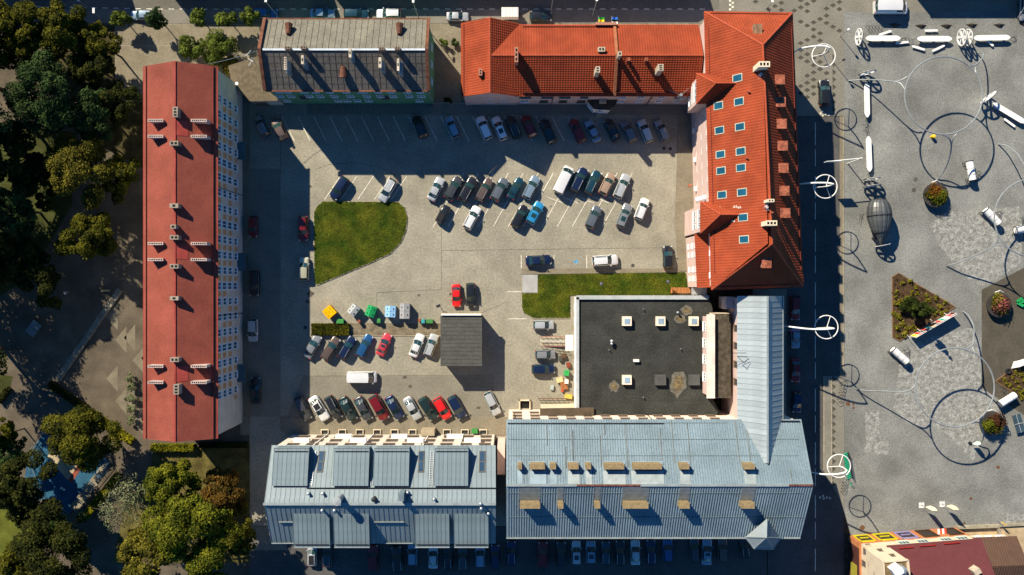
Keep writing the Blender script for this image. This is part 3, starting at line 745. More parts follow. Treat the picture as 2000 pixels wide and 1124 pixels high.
for xx in (1077, 1262): 
    mb = MB(); mb.tube([V3(xx, 206, 8.1), V3(xx, 206, .2)], .07, 6); mb.build('drainpipe', trim_b, r)
for k in range(9):
    for z in (2.2, 5.4): win(r, X(1035 + 34 * k), Y(79.4), z, N_, 1.2, 1.4)
# bay with flat top
mb = MB(); bp = [XY(1146, 203), XY(1146, 208), XY(1157, 221), XY(1186, 223), XY(1196, 212), XY(1200, 203)]; mb.prism(bp, 0, 3.9)
b = mb.build('bay', M('white_render', (.66, .63, .58), .85), r)
mb = MB(); mb.prism([(p[0] * 1.0, p[1]) for p in [XY(1144, 203), XY(1144, 208.5), XY(1156, 222.5), XY(1187, 224.5), XY(1198, 213), XY(1202, 203)]], 3.9, 4.1); mb.build('flat_roof', moss, b)
mb = MB(); mb.box(X(1172), Y(208), 4.1, 4.9, 1.3, .9); mb.build('roof_hatch', chim_w, b)
win(r, X(1171.5), Y(222.2), 1.6, .07, 1.1, 1.5); win(r, X(1151), Y(214.5), 1.6, -.86, 1.0, 1.5)
mb = MB(); mb.box(X(1171), Y(226.5), .0, .35, 1.6, .9); mb.build('doorstep', kerb_m, r)
mb = MB(); mb.tube([V3(1306, 206, 6.2), V3(1309, 210, 7.4), V3(1309, 210, 10.2)], .28, 8); mb.build('vent_pipe', steel, r)
for dx, dy in ((-2.0, 1.0), (2.0, 1.5)): 
    mb = MB(); mb.tube([V3(1309, 210, 9.6), V3(1309 + dx * 10, 210 - dy * 12, 8.9)], .03, 4); mb.build('stay_wire', steel, r)
# flags on the street front
for px, py, cols, lab in ((1174, 40, ('#1f8f3a', '#e8c21a', '#1f8f3a'), 'green and yellow flag on the orange roofed wing by the street'), (1200, 40, ('#2a6fd0', '#101418', '#e8e8e8'), 'blue black and white striped flag on the orange roofed wing')):
    P = G(px, py, 7.0); fr = thing('flag', lab, 'flag', P, 'flags on the street front')
    mb = MB(); mb.tube([P + Vector((-.55, -.9, -.6)), P + Vector((-.55, .6, .55))], .03, 5); mb.build('pole', white_p, fr)
    for k, cc in enumerate(cols):
        mb = MB(); q = P + Vector((-.5, -.05 - .0 * k, .28 - .0 * k)); yy = .45 - .38 * k
        n = 6; vs = []
        for i in range(n + 1):
            for s in (0, 1): vs.append((q.x + 1.05 * i / n, q.y + yy - .36 * s, q.z + .12 * math.sin(i * 1.3) + .25 * (yy - .36 * s)))
        mb.add(vs, [(2 * i, 2 * i + 2, 2 * i + 3, 2 * i + 1) for i in range(n)]); mb.build('stripe', M('flag_' + cc[1:], cc, .8), fr)

# ------------------------------------------------------------------ tall red-tiled corner block
r = thing('tall_tiled_block', 'tall pink building with steep orange red hipped tile roof', 'building', (X(1425), Y(320), 0))
NW, NE, SE, SW = V3(1340.3, 75, 14.8), V3(1495, 77, 14.8), V3(1514, 560, 14.8), V3(1353, 565.6, 14.8)
R1, R2 = V3(1417.5, 158, 23), V3(1432.8, 488.7, 23)
mb = MB(); mb.prism([XY(1346, 81), XY(1489, 83), XY(1508, 554), XY(1359, 559)], 0, 14.7); mb.build('wall', pink_w, r)
pW4 = slope(r, NW, SW, R2, R1, 'pantile', tile_org_y, 26, .11); pE4 = slope(r, NE, SE, R2, R1, 'pantile', tile_org_y, 26, .11)
pN4 = slope(r, NW, NE, R1 + Vector((.05, 0, 0)), R1, 'pantile', tile_org, 26, .11); pS4 = slope(r, SW, SE, R2 + Vector((.05, 0, 0)), R2, 'pantile', tile_org, 26, .11)
for a, b in ((R1, R2), (NW, R1), (NE, R1), (SW, R2), (SE, R2)):
    mb = MB(); mb.tube([a + Vector((0, 0, .04)), b + Vector((0, 0, .04))], .16, 6); mb.build('ridge_cap', tile_cap, r)
for a, b in ((NW, SW), (NE, SE), (NW, NE), (SW, SE)):
    d = (b - a).normalized(); bar(r, a + Vector((0, 0, -.1)), b + Vector((0, 0, -.1)), .22, .16, tile_cap, 'gutter')
for pl, a, b, off in ((pW4, NW, SW, .85), (pE4, NE, SE, .85), (pN4, NW, NE, .8), (pS4, SW, SE, .8)):
    u, v, n = basis(pl, b - a); p = a + v * off + (b - a) * .06; q = b + v * off - (b - a) * .06
    mb = MB(); mb.slab((p + q) / 2, u, v, n, (q - p).length, .08, .25); mb.build('snow_guard', MATS['dark_red_rail'], r)
for px, py in ((1441, 153), (1444, 199), (1446, 248), (1447.5, 296), (1448, 328), (1450, 376), (1452, 425), (1454, 468), (1404, 207), (1406, 255), (1408, 302), (1409, 334), (1411, 381)):
    u, v, n = basis(pW4, NW - SW); P = ray(px, py, pW4); mb = MB(); mb.slab(P, u, v, n, 1.35, 1.9, .16); o = mb.build('roof_window', frame_g, r)
    mb = MB(); mb.slab(P, u, v, n, 1.08, 1.6, .012, base=.162); mb.build('pane', glass_sky, o)
def flat_dormer(px, py, zt, w, d, wall_to, plane, mat, face):
    c = G(px, py, zt); mb = MB(); mb.box(c.x, c.y, zt - .10, zt, w, d); o = mb.build('dormer', mat, r)
    mb = MB(); mb.box(c.x - .05 * face[0], c.y - .05 * face[1], wall_to, zt - .1, w - .2, d - .2); mb.build('dormer_wall', M('dormer_wall', (.30, .16, .11), .85), o)
    mb = MB(); mb.box(c.x + face[0] * (w / 2 - .12), c.y + face[1] * (d / 2 - .12), zt - 1.3, zt - .25, .9 if face[1] else .06, .9 if face[0] else .06); mb.build('pane', glass_w, o)
for px, py in ((1521.8, 155.6), (1523.5, 199.5), (1525.5, 242), (1527.6, 285), (1528.8, 328.5), (1530.6, 373), (1532.4, 416.5)): flat_dormer(px, py, 20.5, 1.95, 1.65, 17.5, pE4, copper, (1, 0))
flat_dormer(1480, 58, 20.4, 1.5, 1.9, 17.0, pN4, M('old_copper', (.20, .12, .07), .7, var=.4, scale=1), (0, 1)); flat_dormer(1497.5, 513.5, 20.6, 1.6, 1.8, 17.5, pS4, copper, (0, -1))
for px, py, w, d, nf, zt in ((1493, 125.5, 22, 11, 3, 25.0), (1507, 436, 22, 10, 3, 25.0), (1506, 392, 13, 6, 2, 24.8)): chimney(r, px, py, w, d, zt, 20.5, M('cream_chimney', (.60, .52, .38), .88, var=.12, scale=2), nf)
for px, py in ((1485, 147), (1496, 405)):
    u, v, n = basis(pW4, NW - SW); P = ray(px, py, pW4); mb = MB(); mb.slab(P, u, v, n, 1.2, 1.0, .04); o = mb.build('metal_plate', flash, r)
    mb = MB(); mb.box(P.x, P.y, P.z, P.z + .55, .5, .5, .78); mb.build('vent_cap', M('pinkish_metal', (.5, .40, .40), .5), o)
for px, py in ((1461, 181), (1457, 310), (1506, 416)):
    P = ray(px, py, pW4); mb = MB(); mb.cyl(P.x, P.y, P.z - .1, P.z + .8, .14, 8); mb.build('vent_pipe', copper, r)
for px, py in ((1436, 404), (1444, 406), (1432, 432), (1404, 405), (1406, 412)):
    u, v, n = basis(pW4, NW - SW); P = ray(px, py, pW4); mb = MB(); mb.slab(P, u, v, n, .35, .8, .03, base=.08); mb.build('loose_tile', M('pale_tile', (.5, .42, .36), .8), r)
# cross gables on the courtyard side
for (x0, y0, y1, ridge_y, xr, zr) in ((1326, 184, 237, 212, 1349, 19.2), (1333, 411, 466, 437, 1357, 19.2)):
    c = [V3(x0, y0, 14.8), V3(x0, y1, 14.8)]; e0, e1 = V3(1392, y0, 14.8), V3(1392, y1, 14.8); k0, k1 = V3(xr, ridge_y, zr), V3(1400, ridge_y, zr)
    slope(r, c[0], c[1], k0 + Vector((0, -.02, 0)), k0, 'pantile', tile_org_y, 12, .05); slope(r, c[0], e0, k1, k0, 'pantile', tile_org, 12, .05); slope(r, c[1], e1, k1, k0, 'pantile', tile_org, 12, .05)
    for a, b in ((k0, k1), (c[0], k0), (c[1], k0)):
        mb = MB(); mb.tube([a + Vector((0, 0, .03)), b + Vector((0, 0, .03))], .13, 6); mb.build('ridge_cap', tile_cap, r)
    mb = MB(); mb.prism([XY(x0 + 4, y0 + 4), XY(1356, y0 + 4), XY(1356, y1 - 4), XY(x0 + 4, y1 - 4)], 5.5 if y0 < 300 else 0, 14.7); mb.build('bay', pink_w, r)
    for z in (11.4, 7.6):
        for q in (.25, .5, .75): win(r, X(x0 + 4), Y(lerp(y0 + 4, y1 - 4, q)), z, W_, .95, 1.9, frame_w, 'three', M('dark_glass', (.03, .035, .04), .2))
for k in range(6):
    yy = 252 + 28 * k
    for z, hh, w in ((11.6, 1.6, 1.2), (7.6, 2.3, 1.3), (3.6, 1.9, 1.2)): win(r, X(1347.5 + .0285 * (yy - 81)), Y(yy), z, W_, w, hh, frame_w, 'three', MATS['dark_glass'])
    if k % 2 == 0:
        mb = MB(); mb.box(X(1347 + .0285 * (yy - 81)) - .3, Y(yy + 9), 2.5, 3.1, .5, .9); mb.build('air_conditioner', white_p, r)
for k in range(12):
    for z in (11.6, 7.8, 3.4): win(r, X(1489.6 + .0403 * (105 + 37 * k - 83)), Y(105 + 37 * k), z, E_, 1.2, 1.7)
for k in range(4):
    for z in (11.6, 7.8, 3.4): win(r, X(1368 + 34 * k), Y(81.3), z, N_, 1.2, 1.7)
for k in range(3):
    for z in (11.6, 7.8): win(r, X(1385 + 42 * k), Y(556.5), z, S_, 1.2, 1.7)
mb = MB(); mb.prism([XY(1339, 466), XY(1356, 466), XY(1358, 561), XY(1343, 561)], 0, 8.6); mb.build('side_bay', pink_w, r)
slope(r, V3(1336.5, 464, 8.8), V3(1341, 562, 8.8), V3(1361, 562, 11.2), V3(1357, 464, 11.2), 'pantile', tile_org_y, 8, .05)
for yy in (484, 500, 528, 545):
    for z in (5.6, 2.2): win(r, X(1339.4 + .041 * (yy - 466)), Y(yy), z, W_, .95, 2.0, frame_w, 'three', MATS['dark_glass'])
for yy in (500, 540): win(r, X(1357.5), Y(yy), 11.9, W_, .9, 1.8, frame_w, 'two', MATS['dark_glass'])
P = V3(1347, 405, 9.5); mb = MB(); mb.tube([P + Vector((-.9, .3, -.2)), P + Vector((.9, .8, .5))], .5, 10); mb.build('vent_duct', white_p, r)
mb = MB(); mb.box(X(1335), Y(370), 5.0, 5.9, .5, .5); o = mb.build('flower_box', copper, r)

# ------------------------------------------------------------------ flat dark roof
r = thing('flat_roofed_hall', 'low hall with dark felt flat roof and four square skylights', 'building', (X(1260), Y(690), 0))
mb = MB(); mb.prism([XY(1121, 579.5), XY(1368, 579.5), XY(1368, 800), XY(1121, 800)], 0, 6.9); mb.build('wall', cream_w, r)
mb = MB(); mb.prism([XY(1124, 582), XY(1368, 582), XY(1374, 601), XY(1374, 770), XY(1394, 805), XY(1124, 805)], 6.9, 7.0); mb.build('flat_roof', felt, r)
cap = M('parapet_metal', (.33, .35, .35), .6, var=.1)
for a, b in (((1119.5, 580.5), (1366, 580.5)), ((1122, 580), (1122, 798))):
    bar(r, V3(*a, 6.9), V3(*b, 6.9), .75 if a[0] < 1121 else .55, .55, cap, 'parapet')
bar(r, V3(1118.2, 580, 6.0), V3(1118.2, 798, 6.0), .22, 1.3, white_p, 'parapet_face')
for k in range(7): win(r, X(1121), Y(600 + 27 * k), 3, W_, 1.5, 1.6)
for px, py in ((1225, 628), (1291, 628), (1356, 628), (1225, 743)):
    c = G(px, py, 7.9); mb = MB(); mb.box(c.x, c.y, 6.95, 7.9, 1.75, 1.75, top=.95); o = mb.build('skylight', M('skylight_curb', (.66, .58, .46), .7), r)
    mb = MB(); mb.box(c.x, c.y, 7.9, 7.97, 1.0, 1.0); mb.build('pane', M('skylight_dome', (.22, .30, .38), .2, spec=.6), o)
for px, py in ((1290.5, 743), (1356.5, 743)):
    c = G(px, py, 7.8); mb = MB(); mb.box(c.x, c.y, 6.95, 7.8, 2.0, 1.9); mb.build('roof_hatch', M('dark_hatch', (.075, .075, .07), .8), r)
for px, py, rr, h in ((1195, 667, .33, .8), (1195, 672, .30, .7), (1324, 611, .26, .7)):
    c = G(px, py, 7 + h); mb = MB(); mb.cyl(c.x, c.y, 6.95, 7 + h, rr * .7, 10); mb.lathe([(rr, 7 + h), (rr * .8, 7.15 + h), (.05, 7.28 + h)], c.x, c.y, 10); mb.build('vent_pipe', steel, r)
for px, py in ((1190, 684), (1330, 682), (1257, 604), (1257, 777)):
    c = G(px, py, 7.6); mb = MB(); mb.cyl(c.x, c.y, 6.95, 7.6, .1, 6); mb.build('vent_pipe', steel, r)
c = G(1243, 705, 7.6); mb = MB(); mb.box(c.x, c.y, 6.95, 7.6, 1.05, .45); mb.build('vent_box', white_p, r)
stain = M('roof_moss_stain', (.125, .095, .05), .95, var=.45, scale=1.6, fine=.3, fscale=5)
rim = M('dried_puddle', (.115, .105, .085), .95, var=.25, scale=1.2, fine=.2)
for px, py, a, b in ((1328, 623, .75, .55), (1341, 607, .8, .6), (1324, 748, 1.0, 1.6), (1199, 755, .6, .7)):
    for sc, m, z in ((1.55, rim, 7.006), (.95, stain, 7.012)):
        rnd = random.Random(int(px)); c = G(px, py, 7); mb = MB(); n = 15
        mb.prism([(c.x + a * sc * rnd.uniform(.7, 1.2) * math.cos(6.283 * i / n), c.y + b * sc * rnd.uniform(.7, 1.2) * math.sin(6.283 * i / n)) for i in range(n)], 6.99, z); mb.build('roof_stain', m, r)
for k in range(9):
    bar(r, G(1132, 612 + 21.5 * k, 7.0), G(1380, 610 + 21.5 * k, 7.0), .05, .018, M('felt_seam', (.04, .04, .038), .9), 'felt_seam')
mb = MB(); a = G(1385, 612, 10.2); 
mb.box(X(1361), Y(687), 6.9, 10.2, 1.1, 15.2 * .94); mb.build('clerestory_wall', pink_w, r)
bar(r, V3(1362.5, 611, 10.2), V3(1362.5, 764, 10.2), 1.5, .16, M('clerestory_cap', (.62, .55, .47), .8), 'clerestory_cap')
for yy in (634, 664, 694, 727): win(r, X(1355.3), Y(yy), 7.9, W_, 1.7, 1.5, frame_w, 'three')
mb = MB(); mb.box(X(1385), Y(687), 0, 9.2, 3.4, 15.6); o = mb.build('link_block', cream_w, r)
mb = MB(); mb.box(X(1385), Y(687), 9.2, 9.35, 3.3, 15.4); mb.build('link_roof', moss, o)
mb = MB(); mb.box(X(1110), Y(668), 2.6, 2.75, 1.5, 3.0); mb.build('door_canopy', white_p, r)

# ------------------------------------------------------------------ narrow silver roof
r = thing('silver_roofed_wing', 'narrow wing with bright silver sheet gable roof by the street', 'building', (X(1445), Y(700), 0))
mb = MB(); mb.prism([XY(1408, 581), XY(1482, 581), XY(1482, 850), XY(1408, 850)], 0, 12.9); gable_wall_y(mb, Y(582), X(1408), X(1482), X(1445), 12.9, 16.4, .3); mb.build('wall', pink_w, r)
pW6 = seam_panels(r, V3(1403, 577, 13), V3(1403, 868, 13), V3(1445, 868, 16.85), V3(1445, 577, 16.85), 30, silver, .04, 'roof_sheet')
pE6 = seam_panels(r, V3(1486.6, 868, 13), V3(1486.6, 577, 13), V3(1445, 577, 16.85), V3(1445, 868, 16.85), 30, silver, .04, 'roof_sheet')
bar(r, V3(1445, 577, 16.85), V3(1445, 868, 16.85), .3, .14, flash, 'ridge_cap')
bar(r, V3(1483.5, 578, 13.3), V3(1483.5, 812, 13.3), .1, .22, flash, 'gutter')
for yy in (636, 668, 702, 734): win(r, X(1408), Y(yy), 9.6, W_, 1.2, 1.9, frame_b, 'two', MATS['dark_glass'])
for k in range(8):
    for z in (9.5, 6, 2.5): win(r, X(1482), Y(600 + 30 * k), z, E_, 1.2, 1.7)
mb = MB(); mb.box(X(1408) - .8, Y(590), 4.5, 9.8, 1.6, 2.2); mb.build('stair_box', M('grey_pink', (.42, .36, .34), .85), r)
P = G(1452, 697, 15.5)
for a, b in (((1424, 690), (1458, 690)), ((1440, 697), (1461, 698)), ((1440, 697), (1454, 710)), ((1454, 710), (1461, 701)), ((1424, 690), (1424, 694))):
    mb = MB(); mb.tube([G(*a, 15.2), G(*b, 15.6)], .05, 4); mb.build('antenna_rod', iron, r)

# ------------------------------------------------------------------ corrugated roof
r = thing('corrugated_roof_building', 'large cream building with pale corrugated steel gable roof', 'building', (X(1255), Y(903), 0))
mb = MB(); mb.box(X(1252), Y(903.5), 0, 13.3, 51.6, 20.6); gable_wall(mb, X(996), Y(1006), Y(801), Y(903.5), 13.3, 17.5, .4); gable_wall(mb, X(1508), Y(1006), Y(801), Y(903.5), 13.3, 17.5, .4); mb.build('wall', M('cream_pink_render', (.70, .57, .46), .85, var=.05), r)
pN7 = slope(r, V3(990, 797, 13.5), V3(1516, 797, 13.5), V3(1521, 903.5, 17.9), V3(990, 903.5, 17.9), 'rib', corr, 118, .10)
pS7 = slope(r, V3(990, 1010, 13.5), V3(1514, 1010, 13.5), V3(1521, 903.5, 17.9), V3(990, 903.5, 17.9), 'rib', corr, 118, .10)
bar(r, V3(990, 903.5, 17.92), V3(1112, 903.5, 17.92), .42, .14, flash, 'ridge_cap'); bar(r, V3(1112, 903.5, 17.92), V3(1222, 903.5, 17.92), .30, .13, rust_m, 'ridge_cap'); bar(r, V3(1222, 903.5, 17.92), V3(1478, 903.5, 17.92), .42, .14, flash, 'ridge_cap'); bar(r, V3(1478, 903.5, 17.92), V3(1520, 903.5, 17.92), .30, .13, rust_m, 'ridge_cap')
bar(r, V3(990, 1008, 13.72), V3(1450, 1008, 13.72), .22, .14, flash, 'gutter'); bar(r, V3(1484, 1008, 13.72), V3(1513, 1008, 13.72), .22, .14, flash, 'gutter')
bar(r, V3(992, 803.5, 13.85), V3(1270, 803.5, 13.85), .1, .18, trim_b, 'snow_guard')
bar(r, V3(1478, 799.5, 13.8), V3(1512, 799.5, 13.8), .12, .2, trim_b, 'snow_guard')
mb = MB()
for px, w in ((1015, 9), (1049.4, 30), (1080, 12), (1119.6, 21), (1149, 11), (1199.4, 40), (1264, 58), (1337, 19), (1464, 21)):
    chimney(r, px, 912, w, 10.5, 18.3, 15.6, brick_tan, 0, name='chimney')
    u, v, n = basis(pN7, (1, 0, 0)); fw = w * .088 * 1.1; P = ray(px + 1, 934, pN7); mb = MB(); mb.slab(P, u, v, n, fw, 2.4, .03, base=.08); mb.build('flashing', flash if px > 1100 else M('blue_flashing', (.20, .26, .30), .5, metal=.3), r)
    P = ray(px, 904, pN7); mb = MB(); mb.slab(P, u, v, n, fw, .5, .05, base=.08); mb.build('flashing', M('blue_flashing', (.20, .26, .30), .5, metal=.3), r)
for px, w in ((1035, 40), (1095, 11), (1167, 11), (1241.6, 50), (1337, 20), (1461, 26)):
    chimney(r, px, 988, w, 12, 18.3, 14.5, brick_tan, 0)
    u, v, n = basis(pS7, (1, 0, 0)); fw = w * .088 * 1.05; P = ray(px, 964, pS7); mb = MB(); mb.slab(P, u, v, n, fw, 2.6, .03, base=.08); mb.build('flashing', M('grey_flashing', (.16, .18, .19), .5, metal=.3, var=.15, scale=1), r)
for k, (px, y0, y1) in enumerate(((1105, 872, 915), (1119, 840, 912), (1173, 850, 912), (1224, 830, 912), (1291, 836, 908), (1314, 822, 905), (1345, 826, 905), (1440, 822, 905), (1462, 835, 905), (1181, 826, 850), (1068, 828, 870), (1545, 918, 940))):
    p, q = ray(px, y0, pN7), ray(px, y1, pN7); u, v, n = basis(pN7, (1, 0, 0)); mb = MB(); mb.slab((p + q) / 2, u, v, n, .075, (q - p).length, .02, base=.11); mb.build('rust_streak', M('streak_brown', (.135, .12, .085), .8, var=.3, scale=1), r)
for yy in (826, 858, 890):
    p, q = ray(992, yy, pN7), ray(1420 if yy < 850 else 1560, yy, pN7); bar(r, p, q, .06, .13, M('lap_line', (.12, .16, .17), .7), 'sheet_lap')
for yy in (963, 1010):
    p, q = ray(992, yy, pS7), ray(1570, yy, pS7); bar(r, p, q, .06, .13, MATS['lap_line'], 'sheet_lap')
for row, z in enumerate((10.6, 7.2, 3.6)):
    for k in range(14):
        if row == 2 and k > 1: continue
        xx = 1010 + 32.6 * k - row * 0
        if xx < 1400: win(r, X(xx), Y(800.5), z, N_, 1.7, 1.5, frame_b, 'none', MATS['dark_glass'])
for k in range(16):
    for z in (10.2, 6.8, 3.2): win(r, X(1012 + 32 * k), Y(1006.5), z, S_, 1.4, 1.6)
for k in range(5):
    for z in (10.2, 6.8, 3.2): win(r, X(1510), Y(825 + 38 * k), z, E_, 1.4, 1.6)
for xx in (1005, 1252): 
    mb = MB(); mb.tube([V3(xx, 799, 13.3), V3(xx, 799, 6)], .07, 6); mb.build('drainpipe', trim_b, r)
mb = MB(); mb.prism([XY(1056, 790), XY(1146, 788), XY(1146, 800), XY(1056, 800)], 0, 7.3); o = mb.build('stair_annex', cream_w, r)
mb = MB(); mb.prism([XY(1052, 787), XY(1152, 785), XY(1152, 801), XY(1052, 801)], 7.3, 7.6); mb.build('annex_roof', M('brown_sheet_roof', (.085, .062, .042), .7, wave=('X', 6)), o)
for px, py, w, d, z in ((985, 878, 1.6, 2.6, 9.0),):
    mb = MB(); mb.box(X(980), Y(880), 0, 9.5, 1.4, 5.0); mb.build('link_block', pink_w, r)
# faceted corner bay roof
ap = G(1497, 1050, 18.2); rim_pts = [G(1456.6, 1049, 13.9), G(1473, 1072, 13.6), G(1510, 1073, 13.6), G(1524, 1051, 13.9), G(1512, 1030, 14.6), G(1470, 1030, 14.6)]
bk = G(1498, 1014, 17.3)
mb = MB(); mb.prism([(p.x * .995, p.y * .995) for p in rim_pts], 0, 13.6); bay = mb.build('corner_bay', M('cream_pink_render', (.70, .57, .46), .85), r)
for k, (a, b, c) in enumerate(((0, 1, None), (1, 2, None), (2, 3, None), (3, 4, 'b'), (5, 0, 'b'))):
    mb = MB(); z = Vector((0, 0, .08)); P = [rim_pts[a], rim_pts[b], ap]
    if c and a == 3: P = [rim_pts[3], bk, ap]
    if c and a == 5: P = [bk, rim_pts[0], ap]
    mb.hexa([q - z for q in P], P); mb.build('roof_facet', silver if k in (0, 4) else zinc, bay)  # left facets get brighter sheet, painting in their sunlit side
for q in rim_pts[:4] + [bk]:
    mb = MB(); mb.tube([q + Vector((0, 0, .03)), ap + Vector((0, 0, .03))], .09, 5); mb.build('ridge_cap', flash, bay)
for a, b in ((0, 1), (1, 2), (2, 3)):
    mb = MB(); mb.tube([rim_pts[a], rim_pts[b]], .13, 5); mb.build('gutter', flash, bay)

# ------------------------------------------------------------------ standing seam roof
r = thing('standing_seam_building', 'cream building with blue grey standing seam roof and box dormers', 'building', (X(769), Y(934), 0))
mb = MB(); mb.box(X(769.5), Y(934), 0, 12.2, 39.3, 17.0); gable_wall(mb, X(574), Y(1019), Y(849), Y(938), 12.2, 16.8, .3); gable_wall(mb, X(965), Y(1019), Y(849), Y(938), 12.2, 16.8, .3); mb.build('wall', M('white_cream_render', (.50, .455, .39), .85, var=.05), r)
pN8 = seam_panels(r, V3(568, 845.5, 12.4), V3(970.6, 845.5, 12.4), V3(972, 938, 17.2), V3(569.4, 938, 17.2), 47, zinc)
pS8 = seam_panels(r, V3(568, 1022, 12.4), V3(970.6, 1022, 12.4), V3(972, 938, 17.2), V3(569.4, 938, 17.2), 47, zinc)
bar(r, V3(568, 938, 17.24), V3(972, 938, 17.24), .42, .12, flash, 'ridge_cap')
bar(r, V3(640, 913, 16.0), V3(971, 913, 16.0), .1, .22, trim_b, 'snow_guard'); bar(r, V3(569, 1020.5, 12.7), V3(612, 1020.5, 12.7), .12, .16, flash, 'gutter'); bar(r, V3(772, 1020.5, 12.7), V3(822, 1020.5, 12.7), .12, .16, flash, 'gutter')
bar(r, V3(589, 975, 15.2), V3(620, 975, 15.2), .1, .2, flash, 'snow_guard'); bar(r, V3(757, 975, 15.2), V3(810, 975, 15.2), .1, .2, flash, 'snow_guard')
def shed_dormer(x0, x1, yf, zf, yb, zb, n, base):
    """box dormer with its own panelled roof; x in photograph pixels on its front edge"""
    ff = 1 - zf / HC; a, b = 1000 + (x0 - 1000) * ff, 1000 + (x1 - 1000) * ff
    mb = MB(); q = [(X(a + 2), Y(yf)), (X(b - 2), Y(yf)), (X(b - 2), Y(yb)), (X(a + 2), Y(yb))]
    bt = [Vector((x, y, base)) for x, y in q]; tp = [Vector((q[0][0], q[0][1], zf - .1)), Vector((q[1][0], q[1][1], zf - .1)), Vector((q[2][0], q[2][1], zb - .1)), Vector((q[3][0], q[3][1], zb - .1))]
    mb.hexa(bt if yf > yb else bt[::-1], tp if yf > yb else tp[::-1]); o = mb.build('dormer', M('dormer_cladding', (.12, .17, .19), .6, metal=.3), r)
    s = 2 if yf > yb else -2
    A, B, C, D = V3(a, yf + s, zf), V3(b, yf + s, zf), V3(b, yb, zb), V3(a, yb, zb)
    seam_panels(o, A, B, C, D, n, zinc_dk, .05); bar(o, A + Vector((0, .0, .04)), B + Vector((0, 0, .04)), .12, .1, flash, 'gutter')
    bar(o, A.lerp(D, .09) + Vector((.2, 0, .06)), B.lerp(C, .09) + Vector((-.2, 0, .06)), .08, .16, trim_b, 'snow_guard')
    L = (b - a) * .1
    for k in range(3): win(o, X(lerp(a, b, (k + .5) / 3)) - r.location.x, Y(yf) - r.location.y, zf - 1.75, S_ if yf > yb else N_, 1.4, 1.3) if False else None
    return o
for x0, x1 in ((535, 604), (653, 722), (731, 800), (849, 915)): shed_dormer(x0, x1, 847, 14.9, 909, 16.25, 8, 12.0)
for x0, x1 in ((574, 645), (653, 722), (811, 878), (887, 954)): shed_dormer(x0, x1, 1017.5, 15.3, 958, 16.1, 8, 12.0)
for px in (627, 823, 942):
    for k in (0, 1):
        u, v, n = basis(pN8, (1, 0, 0)); P = ray(px - k * .6 + (0 if px > 700 else 1 - 2 * k), 892 + 20 * k, pN8); mb = MB(); mb.slab(P, u, v, n, 1.1, 2.0, .16); o = mb.build('roof_window', M('dark_frame', (.10, .09, .07), .5), r)
        mb = MB(); mb.slab(P, u, v, n, .82, 1.7, .014, base=.165); mb.build('pane', M('roof_glass_dark', (.025, .05, .085), .12, spec=.8), o)
for px in (610, 724, 843):      # ladders
    o = None
    mb = MB(); u, v, n = basis(pN8, (1, 0, 0))
    for s in (-.3, .3): mb.slab(ray(px, 915, pN8) + u * s, u, v, n, .06, 6.2, .06, base=.14)
    o = mb.build('roof_ladder', steel, r)
    for k in range(15):
        mb = MB(); mb.slab(ray(px, 915, pN8) + v * (-2.9 + .41 * k), u, v, n, .6, .05, .05, base=.14); mb.build('rung', steel, o)
def pot(px, py, h, rr, pl, m=steel):
    f = 1; P = ray(px, py, pl); q = G(px, py, P.z + h); P2 = Vector((q.x, q.y, P.z)); mb = MB(); mb.cyl(q.x, q.y, P.z - .8, P.z + h, rr, 12); mb.lathe([(rr * 1.25, P.z + h), (rr * 1.2, P.z + h + .12), (.1, P.z + h + .25)], q.x, q.y, 12); mb.build('vent_pipe', m, r)
pot(658, 980, 2.6, .62, pN8, M('pale_flue', (.26, .28, .29), .5)); pot(730, 976, .8, .36, pN8, iron)
for px, py, pl in ((602, 965, pN8), (630, 965, pN8), (796, 963, pN8), (848, 976, pN8), (629, 998, pS8), (653, 998, pS8), (939, 985, pS8), (940, 994, pS8), (954, 1004, pS8)): pot(px, py, .7, .22, pl)
c = G(783.5, 972, 18.8); mb = MB(); mb.box(c.x, c.y, 15.0, 18.8, .9, 1.3); mb.build('chimney', zinc_dk, r)
for row, z in enumerate((9.6, 5.8, 2.0)):
    for k in range(11):
        xx = 600 + 35 * k
        win(r, X(xx), Y(848.6), z, N_, 2.1, 1.6, frame_b, 'two', M('dark_glass', (.03, .035, .04), .2))
        if (k + row) % 3 == 0 and row < 2:
            mb = MB(); mb.box(X(xx + 12), Y(844), z - 1.4, z - .35, 3.0, .85); mb.build('balcony', M('balcony_panel', (.76, .74, .68), .8), r)
for xx in (640, 730, 838, 905):
    bar(r, V3(xx, 848, .2), V3(xx, 847.4, .2), .22, 12, white_p, 'pilaster')
for xx in (635, 669, 703, 737, 771, 806, 873, 908, 944):
    mb = MB(); c = (X(xx), Y(843))
    for dx, dy, sx, sy in ((0, .42, 1.5, .14), (-.68, 0, .14, .7), (.68, 0, .14, .7)): mb.box(c[0] + dx, c[1] + dy - .05, .1, .4, sx, sy)
    o = mb.build('light_well', M('pale_concrete', (.55, .46, .33), .85), r); mb = MB(); mb.box(c[0], c[1] - .06, .1, .13, 1.2, .7); mb.build('pane', M('dark_glass', (.03, .035, .04), .2), o)
mb = MB(); mb.box(X(838), Y(841), .1, 2.6, 2.6, 1.2); mb.build('porch', M('porch_tan', (.30, .25, .17), .85), r)
for k in range(12):
    for z in (9.4, 5.8, 2.2): win(r, X(592 + 32.5 * k), Y(1019.4), z, S_, 1.4, 1.6)
for k in range(3):
    for z in (9.4, 5.8): win(r, X(572.8), Y(880 + 45 * k), z, W_, 1.2, 1.6)

